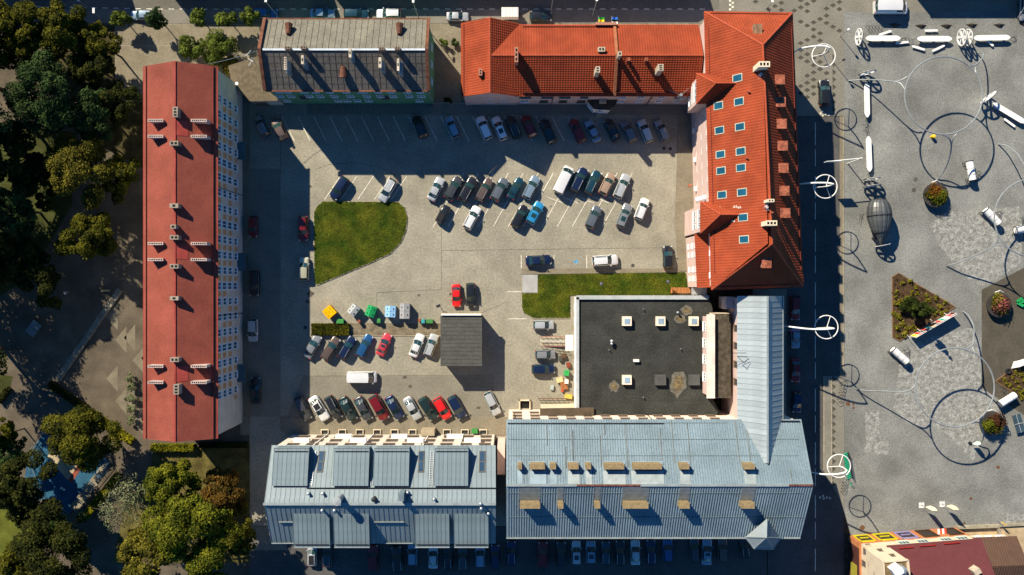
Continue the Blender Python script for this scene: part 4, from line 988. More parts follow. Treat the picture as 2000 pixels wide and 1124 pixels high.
# ------------------------------------------------------------------ substation in the yard
r = thing('utility_building', 'small flat roofed windowless brick utility building in the courtyard', 'utility building', (X(904), Y(662), 0))
mb = MB(); mb.box(X(904), Y(662), 0, 4.55, 7.5, 9.4); mb.build('wall', M('yellow_brick', (.40, .32, .19), .9, var=.12, scale=2), r)
mb = MB(); mb.box(X(904), Y(663), 4.55, 4.9, 7.85, 9.5); mb.build('flat_roof', felt2, r)
mb = MB(); mb.box(X(904), Y(613.2), 4.3, 5.25, 7.5, .3); mb.build('parapet', white_p, r)
mb = MB(); mb.box(X(904) + .05, Y(612.4), 4.2, 5.0, 7.8, .2); mb.build('parapet_face', M('peeling_yellow', (.55, .46, .26), .9, var=.3, scale=2), r)
for k in range(12): bar(r, V3(866.5, 622 + 7.6 * k, 4.9), V3(942, 622 + 7.6 * k, 4.9), .04, .02, MATS['felt_seam'], 'felt_seam')
for k in range(2):
    mb = MB(); mb.box(X(884 + 40 * k), Y(615) + .05, .1, 2.5, 1.8, .06); mb.build('door', M('steel_door', (.16, .18, .18), .6), r)

# ------------------------------------------------------------------ corner building at the lower right
r = thing('corner_shop', 'cream corner building with orange ground floor and maroon roof', 'building', (X(1760), Y(1100), 0))
gn = lambda t, o=0: (lerp(1657, 1864, t) + o * .077, lerp(1046, 1030, t) + o)
mb = MB(); mb.prism([XY(*gn(0)), XY(*gn(1)), XY(1884, 1245), XY(1661, 1260)], 0, 4.85); mb.build('ground_floor', M('orange_render', (.36, .135, .055), .85, var=.1), r)
mb = MB(); mb.prism([XY(*gn(.02, 1)), XY(*gn(.99, 1)), XY(1882, 1244), XY(1662, 1258)], 4.85, 7.5); mb.build('upper_floor', cream_w, r)
mb = MB(); mb.prism([XY(*gn(.0, 1.5)), XY(*gn(.21, 1.5)), XY(1706, 1100), XY(1661, 1104)], 7.5, 14.4); mb.build('stair_tower', cream_w, r)
mb = MB(); mb.prism([XY(*gn(.012, 3.5)), XY(*gn(.198, 3.5)), XY(1703, 1098), XY(1664, 1101)], 14.4, 14.45); mb.build('flat_roof', M('brown_roof_felt', (.16, .11, .055), .95, var=.25, scale=1), r)
for a, b in ((gn(0, 1.5), gn(.21, 1.5)), (gn(.0, 1.5), (1661, 1104)), (gn(.21, 1.5), (1706, 1100))): bar(r, V3(*a, 14.4), V3(*b, 14.4), .3, .3, cream_w, 'parapet')
c = G(1753, 1116, 16); mb = MB(); mb.box(c.x, c.y, 14.4, 16.2, 1.6, 1.6, .6); o = mb.build('chimney', white_p, r); mb = MB(); mb.lathe([(1.0, 14.4), (.9, 15.4), (.3, 15.9)], c.x + 1.2, c.y - .3, 10); mb.build('vent_cap', steel, o)
mar = M('maroon_sheet', (.095, .028, .031), .65, var=.06, fine=.08, fscale=4)
pM = slope(r, V3(*gn(.19, -2), 7.6), V3(*gn(1.04, -2), 7.6), V3(1890, 1140, 12.5), V3(1704, 1150, 12.5), 'rib', mar, 48, .06)
slope(r, V3(1712, 1268, 7.6), V3(1898, 1262, 7.6), V3(1890, 1140, 12.5), V3(1704, 1150, 12.5), 'rib', mar, 48, .06)
for a, b in ((1754, 1783), (1795, 1826), (1842, 1873)):
    p, q = ray(a, 1070.5 - .1 * (a - 1754), pM), ray(b, 1070.5 - .1 * (a - 1754) - 2.5, pM)
    bar(r, p, q, .12, .25, M('red_rail', (.25, .02, .015), .6), 'snow_guard', .1)
P = ray(1900, 1112, pM); mb = MB(); mb.box(P.x, P.y, P.z - .6, P.z + 1.6, 1.3, .9, .5); mb.build('chimney', chim_w, r)
an = math.atan2(Y(1030) - Y(1046), X(1864) - X(1657))
for k, (t0, t1, fc, gc) in enumerate(((.03, .17, '#b5a818', None), (.21, .37, '#b5a818', None), (.41, .56, '#7d78a0', None), (.61, .75, '#3a2a20', None), (.845, .975, '#3a2a20', None))):
    m = M('shop_frame_' + fc[1:], fc, .6); x, y = gn((t0 + t1) / 2); w = (t1 - t0) * 20.76
    mb = MB()
    for z0, z1 in ((.5, .9), (2.1, 2.45), (4.0, 4.45)):
        if k < 3 or z0 != 2.1: mb.box(0, -.07, z0, z1, w if z0 != 2.1 else w * .55, .16)
    for s in (-1, 1): mb.box(s * (w / 2 - .12), -.05, .5, 4.45, .24, .12)
    o = place('shop_window', mb.mesh('shop_window', m), r, (X(x), Y(y), 0), an + math.pi)
    mb = MB(); mb.box(0, -.012, .5, 4.4, w - .1, .03); p = place('pane', mb.mesh('pane', M('shop_glass', (.03, .022, .018), .3)), o)
x, y = gn(.80)
for k in range(4):
    mb = MB(); mb.box((k - 1.5) * .42, -.5, 0, .1, .4, 1.0); me = mb.mesh('awning_stripe', white_p if k % 2 else M('red_stripe', (.5, .06, .03), .7)); place('awning_stripe', me, r, (X(x), Y(y), 3.2), an + math.pi)
for t in (.38, .55, .76, .91): x, y = gn(t); win(r, X(x), Y(y + 1), 5.3, an + math.pi, 2.0, 1.5, M('green_grey_frame', (.42, .48, .42), .6), 'three')
for t, z in ((.06, 5.6), (.10, 8.6), (.14, 11.6)): x, y = gn(t); win(r, X(x), Y(y + 1.5), z, an + math.pi, .8, 1.0, frame_b, 'two')
for yy, z in ((1056, 6.2), (1071, 8.4), (1085, 10.6), (1080, 5.6), (1064, 11.2)): win(r, X(1660.6), Y(yy), z, W_, 1.0, 1.1, frame_b, 'two')
mb = MB(); mb.box(X(1658.3), Y(1150), .05, 4.7, .22, 20); mb.build('wall_layer', M('dark_brown_layer', (.060, .022, .018), .8, var=.15), r)  # thin dark brown layer over the west face of the ground floor
mb = MB(); mb.box(X(1656.2), Y(1106), 1.6, 3.8, .3, 2.8); mb.build('shop_sign', M('yellow_sign', (.25, .22, .03), .6), r)
r = thing('brown_roofed_annex', 'low annex with dark brown tiled roof behind the corner shop', 'building', (X(1930), Y(1090), 0))
mb = MB(); mb.prism([XY(1892, 1046), XY(1960, 1044), XY(1972, 1150), XY(1896, 1155)], 0, 2.9); mb.build('wall', cream_w, r)
slope(r, V3(1880, 1041, 3.0), V3(1966, 1038, 3.0), V3(1974, 1086, 5.5), V3(1886, 1088, 5.5), 'pantile', M('brown_tiles', (.085, .050, .036), .8, var=.1, wave=('X', 3.5)), 14, .05)
slope(r, V3(1892, 1150, 3.0), V3(1980, 1146, 3.0), V3(1974, 1086, 5.5), V3(1886, 1088, 5.5), 'pantile', MATS['brown_tiles'], 14, .05)
for k in range(3): win(r, X(1904 + 20 * k), Y(1045.6 - .6 * k), 1.0, math.pi + .03, 1.2, 1.4)
r = thing('retaining_wall', 'pale low wall and steps beside the brown roofed annex', 'wall', (X(1910), Y(1028), 0))
for q, (p0, p1) in enumerate((((1866, 1029), (1945, 1026)), ((1945, 1026), (1951, 1046)), ((1945, 1026), (2060, 1020)))): bar(r, V3(*p0, 0), V3(*p1, 0), .5, .9 - .2 * q, kerb_m, 'wall_section')
sheet('pavement', [(1868, 1031), (1946, 1028), (1952, 1046), (1870, 1044)], 0.09, M('warm_slab', (.34, .26, .16), .85, var=.15, scale=.8), .1)
sheet('pavement', [(1952, 1026), (2100, 1018), (2100, 1200), (1962, 1200)], 0.09, M('warm_slab', (.34, .26, .16), .85, var=.15, scale=.8), .1)

# ------------------------------------------------------------------ houses across the top street (mostly out of frame; they shade it)
def house(label, x0, x1, yf, depth, h, hr, wm, rm):
    r = thing('street_house', label, 'house', (X((x0 + x1) / 2), Y(yf - depth * 5), 0), 'houses across the top street')
    mb = MB(); mb.prism([XY(x0, yf), XY(x1, yf), XY(x1, yf - depth * 10), XY(x0, yf - depth * 10)], 0, h)
    ym = yf - depth * 5; gable_wall(mb, X(x0 + 2), Y(yf), Y(yf - depth * 10), Y(ym), h, hr - .1, .3); gable_wall(mb, X(x1 - 2), Y(yf), Y(yf - depth * 10), Y(ym), h, hr - .1, .3); mb.build('wall', wm, r)
    slope(r, V3(x0, yf + 3, h), V3(x1, yf + 3, h), V3(x1, ym, hr), V3(x0, ym, hr), 'tile', rm, 12, .04); slope(r, V3(x0, yf - depth * 10 - 3, h), V3(x1, yf - depth * 10 - 3, h), V3(x1, ym, hr), V3(x0, ym, hr), 'tile', rm, 12, .04)
    n = int((x1 - x0) / 40)
    for k in range(n):
        for z in (1.5, 5.0): win(r, X(lerp(x0, x1, (k + .5) / n)), Y(yf), z, S_, 1.2, 1.6)
house('grey roofed street house opposite the park trees', -260, 146, -62, 11, 11, 14.5, cream_w, slate_m)
house('long brown roofed street house opposite the green building', 296, 548, -58, 11, 9.8, 13.5, pink_w, slate_dk)
house('street house opposite the orange roofed wing', 606, 945, -64, 11, 8.4, 12, cream_w, tile_org)
house('street house opposite the east end of the orange roof', 972, 1282, -63, 11, 9.4, 13, grey_w, slate_m)
house('street house opposite the white long tables', 1736, 2120, -70, 11, 9.4, 13, cream_w, tile_red)
# ------------------------------------------------------------------ vehicles
CK = {  # L, W, H, windscreen base, windscreen top, rear top, rear base (fractions of L from the middle), hood z, belt z, tail z
 'hatch': (4.1, 1.76, 1.48, .240, .040, -.385, -.475, .88, .96, .98),
 'sedan': (4.65, 1.80, 1.45, .215, .030, -.215, -.365, .84, .93, .98),
 'wagon': (4.65, 1.80, 1.50, .220, .042, -.405, -.480, .86, .95, .97),
 'suv': (4.6, 1.88, 1.70, .225, .058, -.415, -.482, 1.00, 1.08, 1.10),
 'van': (5.0, 1.95, 1.98, .400, .240, -.470, -.490, 1.05, 1.12, 1.15),
 'jeep': (3.8, 1.70, 1.72, .130, .085, -.440, -.470, 1.05, 1.08, 1.08),
 'convertible': (4.1, 1.74, 1.38, .170, .040, -.215, -.330, .82, .90, .92)}
CARM = {}
def lens_quad(mb, A, B, C, D, iu, iv, off, m=0):
    A, B, C, D = map(Vector, (A, B, C, D)); n = (B - A).cross(D - A).normalized()
    P = lambda u, v: A.lerp(B, u).lerp(D.lerp(C, u), v) + n * off
    mb.add([P(iu, iv), P(1 - iu, iv), P(1 - iu, 1 - iv), P(iu, 1 - iv)], [(0, 1, 2, 3)], m)
def car_meshes(kind):
    if kind in CARM: return CARM[kind]
    L, W, H, ws0, ws1, rr1, rr0, zh, zb, zt = CK[kind]
    w = W / 2; parts = []
    van = kind in ('van', 'jeep')
    st = [(.5, .70, zh - .34), (.485, .84, zh - .22), (.45, .93, zh - .12), (.40, .98, zh - .06), (ws0 + .01, 1, zh + .02), (ws0 - .10, 1, zb), (-.1, 1, zb + .01), (-.30, 1, zb + .02), (-.42, .99, zt), (-.465, .95, zt - .02), (-.488, .88, zt - .12), (-.5, .78, zt - .30)]
    if van: st = [(.5, .80, zh - .34), (.485, .90, zh - .16), (.46, .96, zh - .06), (ws0 + .01, 1, zh + .03), (ws0 - .10, 1, zb), (-.1, 1, zb), (-.42, 1, zt), (-.485, .98, zt), (-.5, .94, zt - .1)]
    mb = MB(); vs = []; ns = 11
    for fx, k, z in st:
        ww = w * k; zl = .24 if abs(fx) < .47 else .34
        half = [(0, z + .035), (.62 * ww, z + .02), (.86 * ww, z - .02), (.97 * ww, z - .14), (ww, .56), (.94 * ww, zl)]
        ring = [(-y, zz) for y, zz in half[::-1]] + half[1:]
        vs += [(fx * L, y, zz) for y, zz in ring]
    fs = []
    for i in range(len(st) - 1):
        for j in range(ns - 1): fs.append((i * ns + j, (i + 1) * ns + j, (i + 1) * ns + j + 1, i * ns + j + 1))
        fs.append((i * ns + ns - 1, (i + 1) * ns + ns - 1, (i + 1) * ns, i * ns))
    fs.append(tuple(range(ns))); fs.append(tuple((len(st) - 1) * ns + j for j in range(ns - 1, -1, -1)))
    mb.add(vs, fs)
    bw, rw = w * .90, w * (.84 if van else .72)
    ba, bb, rt = zh, zt - .02, H
    F0 = [(ws0 * L, -bw, ba), (ws0 * L + .16, 0, ba), (ws0 * L, bw, ba)]
    F1 = [(ws1 * L, -rw, rt - .05), (ws1 * L + .09, 0, rt - .01), (ws1 * L, rw, rt - .05)]
    B1 = [(rr1 * L, -rw * .97, rt - .08), (rr1 * L - .06, 0, rt - .04), (rr1 * L, rw * .97, rt - .08)]
    B0 = [(rr0 * L, -bw * .95, bb), (rr0 * L - .08, 0, bb), (rr0 * L, bw * .95, bb)]
    g = MB(); g.add(F0 + F1 + B1 + B0, [(0, 1, 4, 3), (1, 2, 5, 4), (8, 7, 10, 11), (7, 6, 9, 10), (0, 3, 6, 9), (2, 11, 8, 5)])
    mb.add(g.v, g.f)
    parts.append(('body', mb.mesh('body', paint('white', (.75, .75, .74)), smooth=False), 1, None))
    for p in parts[0][1].polygons: p.use_smooth = len(p.vertices) == 4
    rf = MB(); n = 6; vs = []
    for i in range(n + 1):
        t = i / n
        for q, k in ((-1, 0), (-.5, 1), (0, 1), (.5, 1), (1, 2)):
            a, b = (F1[0], B1[0]) if q == -1 else ((F1[2], B1[2]) if q == 1 else (F1[1], B1[1]))
            y = lerp(rw, rw * .97, t) * q; x = lerp(lerp(F1[1][0], F1[0][0], abs(q) ** 2), lerp(B1[1][0], B1[0][0], abs(q) ** 2), t)
            z = lerp(lerp(F1[1][2], F1[0][2], abs(q) ** 2), lerp(B1[1][2], B1[0][2], abs(q) ** 2), t) + .035 * math.sin(t * math.pi)
            vs.append((x, y, z + .004))
    rf.add(vs, [(i * 5 + j, (i + 1) * 5 + j, (i + 1) * 5 + j + 1, i * 5 + j + 1) for i in range(n) for j in range(4)])
    rm = rf.mesh('roof', paint('white', 0), smooth=True); rm.flip_normals(); parts.append(('roof', rm, 1, None))
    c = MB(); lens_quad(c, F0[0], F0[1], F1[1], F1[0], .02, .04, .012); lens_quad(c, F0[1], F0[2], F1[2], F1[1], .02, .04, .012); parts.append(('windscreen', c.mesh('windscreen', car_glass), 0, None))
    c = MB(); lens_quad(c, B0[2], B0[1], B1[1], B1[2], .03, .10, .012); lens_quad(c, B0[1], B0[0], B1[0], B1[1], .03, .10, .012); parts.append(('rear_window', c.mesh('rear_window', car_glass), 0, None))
    for s in (0, 2):
        c = MB(); q = [F0[s], B0[s], B1[s], F1[s]] if s == 2 else [B0[s], F0[s], F1[s], B1[s]]
        if kind == 'van':   # glass only in the cab door
            a, b = Vector(q[0]), Vector(q[1]); d, e = Vector(q[3]), Vector(q[2])
            q = [a, a.lerp(b, .3), d.lerp(e, .25), d] if s == 2 else [a.lerp(b, .7), b, e, d.lerp(e, .75)]
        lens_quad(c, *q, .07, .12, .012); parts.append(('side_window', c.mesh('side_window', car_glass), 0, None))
    for fx in (.315, -.30):
        for s in (-1, 1):
            c = MB(); c.lathe([(.30, s * (w - .20)), (.32, s * (w - .18)), (.32, s * (w + .0)), (.30, s * (w + .015))], fx * L, 0, 14, 0, 'y', .32)
            parts.append(('wheel', c.mesh('wheel', rubber), 0, None)); wi = len(parts) - 1
            c = MB(); c.lathe([(.20, s * (w + .016)), (.19, s * (w + .022)), (.05, s * (w + .01))], fx * L, 0, 10, 0, 'y', .32); parts.append(('rim', c.mesh('rim', rim_m), 0, wi))
    for s in (-1, 1):
        c = MB(); zz = zh - .20
        c.hexa([(.492 * L, s * w * .48, zz - .10), (.492 * L, s * w * .80, zz - .10), (.44 * L, s * w * .955, zz - .08), (.44 * L, s * w * .6, zz - .08)][::s], [(.487 * L, s * w * .50, zz + .02), (.482 * L, s * w * .80, zz + .03), (.43 * L, s * w * .945, zz + .12), (.44 * L, s * w * .66, zz + .125)][::s]); parts.append(('headlight', c.mesh('headlight', lamp_w), 0, None))
        c = MB(); c.box(-.487 * L, s * w * .78, zt - .26, zt - .06, .10, w * .26); parts.append(('tail_light', c.mesh('tail_light', lamp_r), 0, None))
        c = MB(); c.box(ws0 * L - .12, s * (w + .06), zb, zb + .16, .16, .20); parts.append(('wing_mirror', c.mesh('wing_mirror', paint('white', 0)), 1, None))
    CARM[kind] = parts
    return parts
def extra_mesh(kind, what):
    k = kind + what
    if k in CARM: return CARM[k]
    L, W, H, ws0, ws1, rr1, rr0, zh, zb, zt = CK[kind]; rw = W / 2 * (.84 if kind in ('van', 'jeep') else .72); c = MB()
    if what == 'r': 
        out = []
        for s in (-1, 1):
            c = MB(); c.tube([(ws1 * L - .15, s * rw * .93, H - .02), (ws1 * L - .35, s * rw * .93, H + .05), (rr1 * L + .35, s * rw * .92, H + .03), (rr1 * L + .15, s * rw * .91, H - .06)], .035, 5); out.append(('roof_rail', c.mesh('roof_rail', rail_m)))
    elif what == 's':
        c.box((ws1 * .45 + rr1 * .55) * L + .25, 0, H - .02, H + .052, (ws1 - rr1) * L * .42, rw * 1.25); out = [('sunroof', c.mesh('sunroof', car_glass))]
    elif what == 'b':
        c.box((ws1 + rr1) / 2 * L, 0, H - .03, H + .056, (ws1 - rr1) * L * .86, rw * 1.5); out = [('roof_panel', c.mesh('roof_panel', trim_b))]
    CARM[k] = out
    return out
PAINT = {'white': (.78, .78, .76), 'silver': (.46, .48, .48), 'grey': (.24, .25, .26), 'slate': (.12, .14, .16), 'dgrey': (.055, .058, .062), 'black': (.012, .013, .015), 'navy': (.010, .020, .060), 'blue': (.02, .09, .22), 'sky': (.03, .28, .55), 'teal': (.012, .05, .075),
         'red': (.62, .012, .010), 'dred': (.17, .010, .012), 'pink': (.62, .055, .075), 'brown': (.12, .085, .07), 'beige': (.42, .29, .20), 'green': (.014, .030, .028), 'steel': (.20, .28, .36), 'gold': (.45, .43, .30)}
def car(px, py, ang, length, kind, colour, label, group, flags=''):
    """length: the car's length in photograph pixels; ang: the way its front points, degrees anticlockwise from the right"""
    c = G(px, py, .75); k = length * .1 / CK[kind][0] * .985
    nm = {'van': 'parked_van'}.get(kind, 'parked_car')
    r = thing(nm, label, 'van' if kind == 'van' else 'car', (c.x, c.y, 0.012), group, R(ang), zero=True)
    r.scale = (k, k * (1.02 if k < 1 else 1.0), max(k, .98))
    pm = paint(colour, PAINT[colour], .15 if colour in ('white', 'red', 'black') else .4)
    made = []
    for name, me, pf, par in car_meshes(kind):
        p = made[par] if par is not None else r
        made.append(place(name, me, p, mat=pm if pf else None))
    for fl in flags:
        for name, me in extra_mesh(kind, fl): place(name, me, r)
    return r
g1 = 'cars in the shaded row below the orange roof'
for a in ((510, 245, 116, 46, 'wagon', 'slate', 'dark grey estate with pale rails, first in the shaded corner by the brown shed', 'r'), (545.5, 253, 116, 46, 'hatch', 'brown', 'dark brown hatchback half in sun in the shaded corner by the brown shed', ''),
          (820, 248, 113, 46, 'hatch', 'black', 'lone black hatchback in shade under the green building', ''), (883.5, 248, 113, 45, 'wagon', 'steel', 'blue grey estate alone in shade left of the two white cars', ''),
          (945.5, 250, 113, 49, 'suv', 'white', 'white car in shade with plain roof, left of the white one with sunroof', ''), (975.5, 251, 113, 50, 'wagon', 'white', 'white estate with black sunroof in the shaded row', 's'),
          (1002.5, 249, 113, 47, 'suv', 'black', 'black car with one pale rail beside the white sunroof estate', 'r'), (1033, 247, 113, 45, 'hatch', 'dred', 'dark red hatchback between two black cars in the shaded row', ''),
          (1070, 257, 113, 51, 'wagon', 'black', 'long black estate right of the dark red hatchback', ''), (1127.5, 256, 115, 50, 'wagon', 'dred', 'dark red estate left of the light blue sedan', ''),
          (1157.5, 256, 115, 48, 'sedan', 'steel', 'light blue sedan in the shaded row', ''), (1195.5, 255, 115, 49, 'sedan', 'black', 'black sedan between the light blue and grey blue cars', ''),
          (1227.5, 257, 115, 46, 'hatch', 'slate', 'grey blue hatchback in the shaded row, third from the right end', ''), (1260.5, 256, 112, 49, 'wagon', 'silver', 'pale silver estate second from the right end of the shaded row', ''),
          (1293.5, 255, 114, 46, 'wagon', 'grey', 'grey estate with roof rails at the right end of the shaded row', 'r')): car(*a[:7], g1, a[7])
g2 = 'cars in the two sunny rows mid courtyard'
for a in ((851.5, 369.5, 64, 50, 'sedan', 'silver', 'silver sedan at the left end of the upper sunny row', ''), (886, 368, 62, 49, 'hatch', 'dgrey', 'dark grey hatchback with reddish rear, second in the upper sunny row', ''),
          (914, 370.5, 62, 52, 'suv', 'black', 'black off-roader with pale rails, third in the upper sunny row', 'r'), (946, 371, 62, 49, 'wagon', 'brown', 'grey brown estate with rails, fourth in the upper sunny row', 'r'),
          (976, 370.5, 62, 49, 'hatch', 'slate', 'dark slate hatchback, fifth in the upper sunny row', ''), (1007, 368, 62, 46, 'sedan', 'teal', 'dark teal sedan, sixth in the upper sunny row', ''),
          (1037.5, 366.5, 64, 50, 'wagon', 'steel', 'blue grey estate, seventh in the upper sunny row', 'r'), (1100.8, 352, 64, 57, 'van', 'white', 'white passenger van at the left of the five car group', ''),
          (1131, 352, 64, 52, 'suv', 'navy', 'navy car with pale rails next to the white passenger van', 'r'), (1157.5, 356.5, 64, 50, 'wagon', 'teal', 'dark teal estate between the navy car and the beige car', 'r'),
          (1185.6, 360, 64, 46, 'hatch', 'beige', 'pale beige hatchback in the upper sunny row', ''), (1215, 364, 66, 52, 'wagon', 'silver', 'bright silver estate with rails at the right end of the upper sunny row', 'r'),
          (865.4, 419, 62, 38, 'jeep', 'black', 'short black open jeep in the lower sunny row', 'b'), (922, 425.5, 62, 50, 'wagon', 'white', 'white estate in the lower sunny row, fourth bay from the left', 'r'),
          (1015, 423, 62, 48, 'suv', 'black', 'black car beside the bright blue car in the lower sunny row', ''), (1045, 416.5, 62, 48, 'hatch', 'sky', 'bright blue hatchback with black glass roof in the lower sunny row', 's'),
          (1159, 424.5, 66, 47, 'hatch', 'slate', 'slate blue hatchback alone in the lower sunny row', ''), (1219, 421.5, 68, 50, 'wagon', 'grey', 'grey estate with black sunroof in the lower sunny row', 's'), (1253.7, 408.5, 68, 45, 'suv', 'white', 'white car with black rear at the right end of the lower sunny row', 'r'),
          (1052, 509, 3, 52, 'sedan', 'navy', 'dark navy sedan parked lengthwise above the narrow lawn', ''), (1181.6, 509, 4, 52, 'suv', 'white', 'white car with rails parked lengthwise above the narrow lawn', 'r'), (1304.5, 503, 92, 46, 'hatch', 'black', 'black hatchback against the pink wall at the end of the narrow lawn', ''),
          (891.5, 578, 272, 46, 'sedan', 'red', 'bright red car parked above the utility building', ''), (920, 577, 271, 49, 'wagon', 'black', 'black estate parked beside the bright red car', '')): car(*a[:7], g2, a[7])
g3 = 'cars along the west lane and the grass island'
for a in ((494.5, 443, 270, 42, 'hatch', 'dred', 'red hatchback tight against the long block in deep shade', ''), (592.5, 447, 270, 49, 'suv', 'dred', 'red car parked left of the grass island', ''), (594, 525.5, 90, 46, 'hatch', 'gold', 'pale yellowish silver hatchback at the lower left of the grass island', ''),
          (497, 554, 270, 50, 'suv', 'black', 'black off-roader in deep shade by the long block', ''), (494, 645.5, 270, 46, 'hatch', 'silver', 'silver hatchback in deep shade by the long block', ''), (499.5, 763, 90, 53, 'sedan', 'black', 'black sedan by the south end of the long block', ''),
          (663, 368, 236, 49, 'suv', 'navy', 'dark blue off-roader at the top left of the grass island', ''), (757, 372, 240, 50, 'wagon', 'silver', 'silver estate with rails at the top of the grass island', 'r')): car(*a[:7], g3, a[7])
g4 = 'cars around the yard in front of the cream building'
for a in ((610.5, 677, 61, 50, 'sedan', 'grey', 'grey sedan at the left of the row below the hedge', ''), (646, 681, 58, 50, 'wagon', 'brown', 'brown estate in the row below the hedge', ''), (678, 679.5, 60, 48, 'wagon', 'navy', 'dark blue estate with rails in the row below the hedge', 'r'),
          (712, 676, 63, 48, 'wagon', 'blue', 'mid blue estate next to the pink car', ''), (750, 673.5, 67, 46, 'sedan', 'pink', 'pink red car with small black sunroof', 's'), (814, 675, 69, 48, 'sedan', 'white', 'white sedan left of the silver car beside the utility building', ''), (842, 674.5, 70, 46, 'wagon', 'silver', 'silver estate right beside the utility building wall', 'r'),
          (707.5, 737, 0, 58, 'van', 'white', 'white panel van standing across the middle of the yard', ''),
          (592, 798, -64, 50, 'wagon', 'dgrey', 'dark car half in shade at the left end of the bottom yard row', ''), (623.5, 798, -58, 54, 'sedan', 'white', 'white car with black roof in the bottom yard row', 'b'), (651.4, 796.7, -62, 50, 'wagon', 'black', 'black estate with rails next to the white black-roofed car', 'r'),
          (679.5, 799, -62, 52, 'sedan', 'green', 'very dark green sedan in the bottom yard row', ''), (709.5, 798.7, -62, 52, 'sedan', 'dgrey', 'charcoal sedan left of the dark red car in the bottom yard row', ''), (740.6, 796.7, -61, 54, 'suv', 'dred', 'dark red off-roader in the bottom yard row', ''),
          (770.5, 796.7, -60, 51, 'sedan', 'navy', 'navy sedan between the dark red and the silver car in the bottom yard row', ''), (805.4, 798, -61, 50, 'sedan', 'silver', 'silver sedan in the middle of the bottom yard row', ''), (836.5, 798, -58, 50, 'hatch', 'green', 'dark green hatchback left of the bright red car in the bottom yard row', ''),
          (864, 798, -60, 48, 'hatch', 'red', 'bright red hatchback in the bottom yard row', ''), (893, 795.5, -61, 50, 'hatch', 'navy', 'navy hatchback at the right end of the bottom yard row', ''), (961.6, 788.5, -64, 50, 'wagon', 'silver', 'silver estate alone by the corner of the corrugated building', ''),
          (1061.4, 635, 0, 42, 'hatch', 'silver', 'silver hatchback by the lawn corner beside the flat roofed hall', ''), (1065, 693, 0, 41, 'hatch', 'grey', 'pale grey hatchback beside the flat roofed hall next to the blue car', ''), (1061.4, 721.5, 1, 47, 'wagon', 'navy', 'deep blue estate beside the flat roofed hall', '')): car(*a[:7], g4, a[7])
g5 = 'cars parked on the street east of the courtyard'
for a in ((1553.4, 602, 270, 49, 'wagon', 'dred', 'dark red estate on the east street nearest the tiled block', ''), (1554, 659.5, 270, 44, 'sedan', 'steel', 'pale blue sedan under the pink banner on the east street', ''), (1554, 723.5, 270, 48, 'sedan', 'dred', 'dark red sedan on the east street below the pale blue car', ''), (1556, 786, 270, 42, 'hatch', 'navy', 'dark blue hatchback on the east street by the corrugated roof', ''),
          (1609.5, 182, 92, 52, 'suv', 'black', 'black car driving on the paved street corner', ''), (1738.5, 15.5, 0, 66, 'van', 'white', 'large white van at the top of the plaza', ''), (2001, 18, 270, 46, 'hatch', 'grey', 'grey car cut by the right edge of the picture', '')): car(*a[:7], g5, a[7])
g6 = 'cars parked along the top street'
for a in ((277, 30, 180, 46, 'wagon', 'steel', 'pale blue estate half under a round street tree', ''), (519, 27, 0, 50, 'wagon', 'blue', 'blue car behind the roof corner of the green building on the top street', ''), (630, 27, 0, 50, 'sedan', 'steel', 'light blue sedan on the top street behind the slate roof', ''), (696, 28, 0, 50, 'wagon', 'teal', 'dark teal estate on the top street behind the slate roof', ''), (759, 28, 180, 48, 'suv', 'white', 'white car on the top street behind the slate roof', 'r'), (893.7, 32.5, 0, 44, 'sedan', 'silver', 'silver sedan at the left end of the orange roof on the top street', ''), (1056, 33, 0, 44, 'hatch', 'black', 'black hatchback on the top street behind the orange roof', '')): car(*a[:7], g6, a[7])
g7 = 'cars in the shaded row along the bottom street'
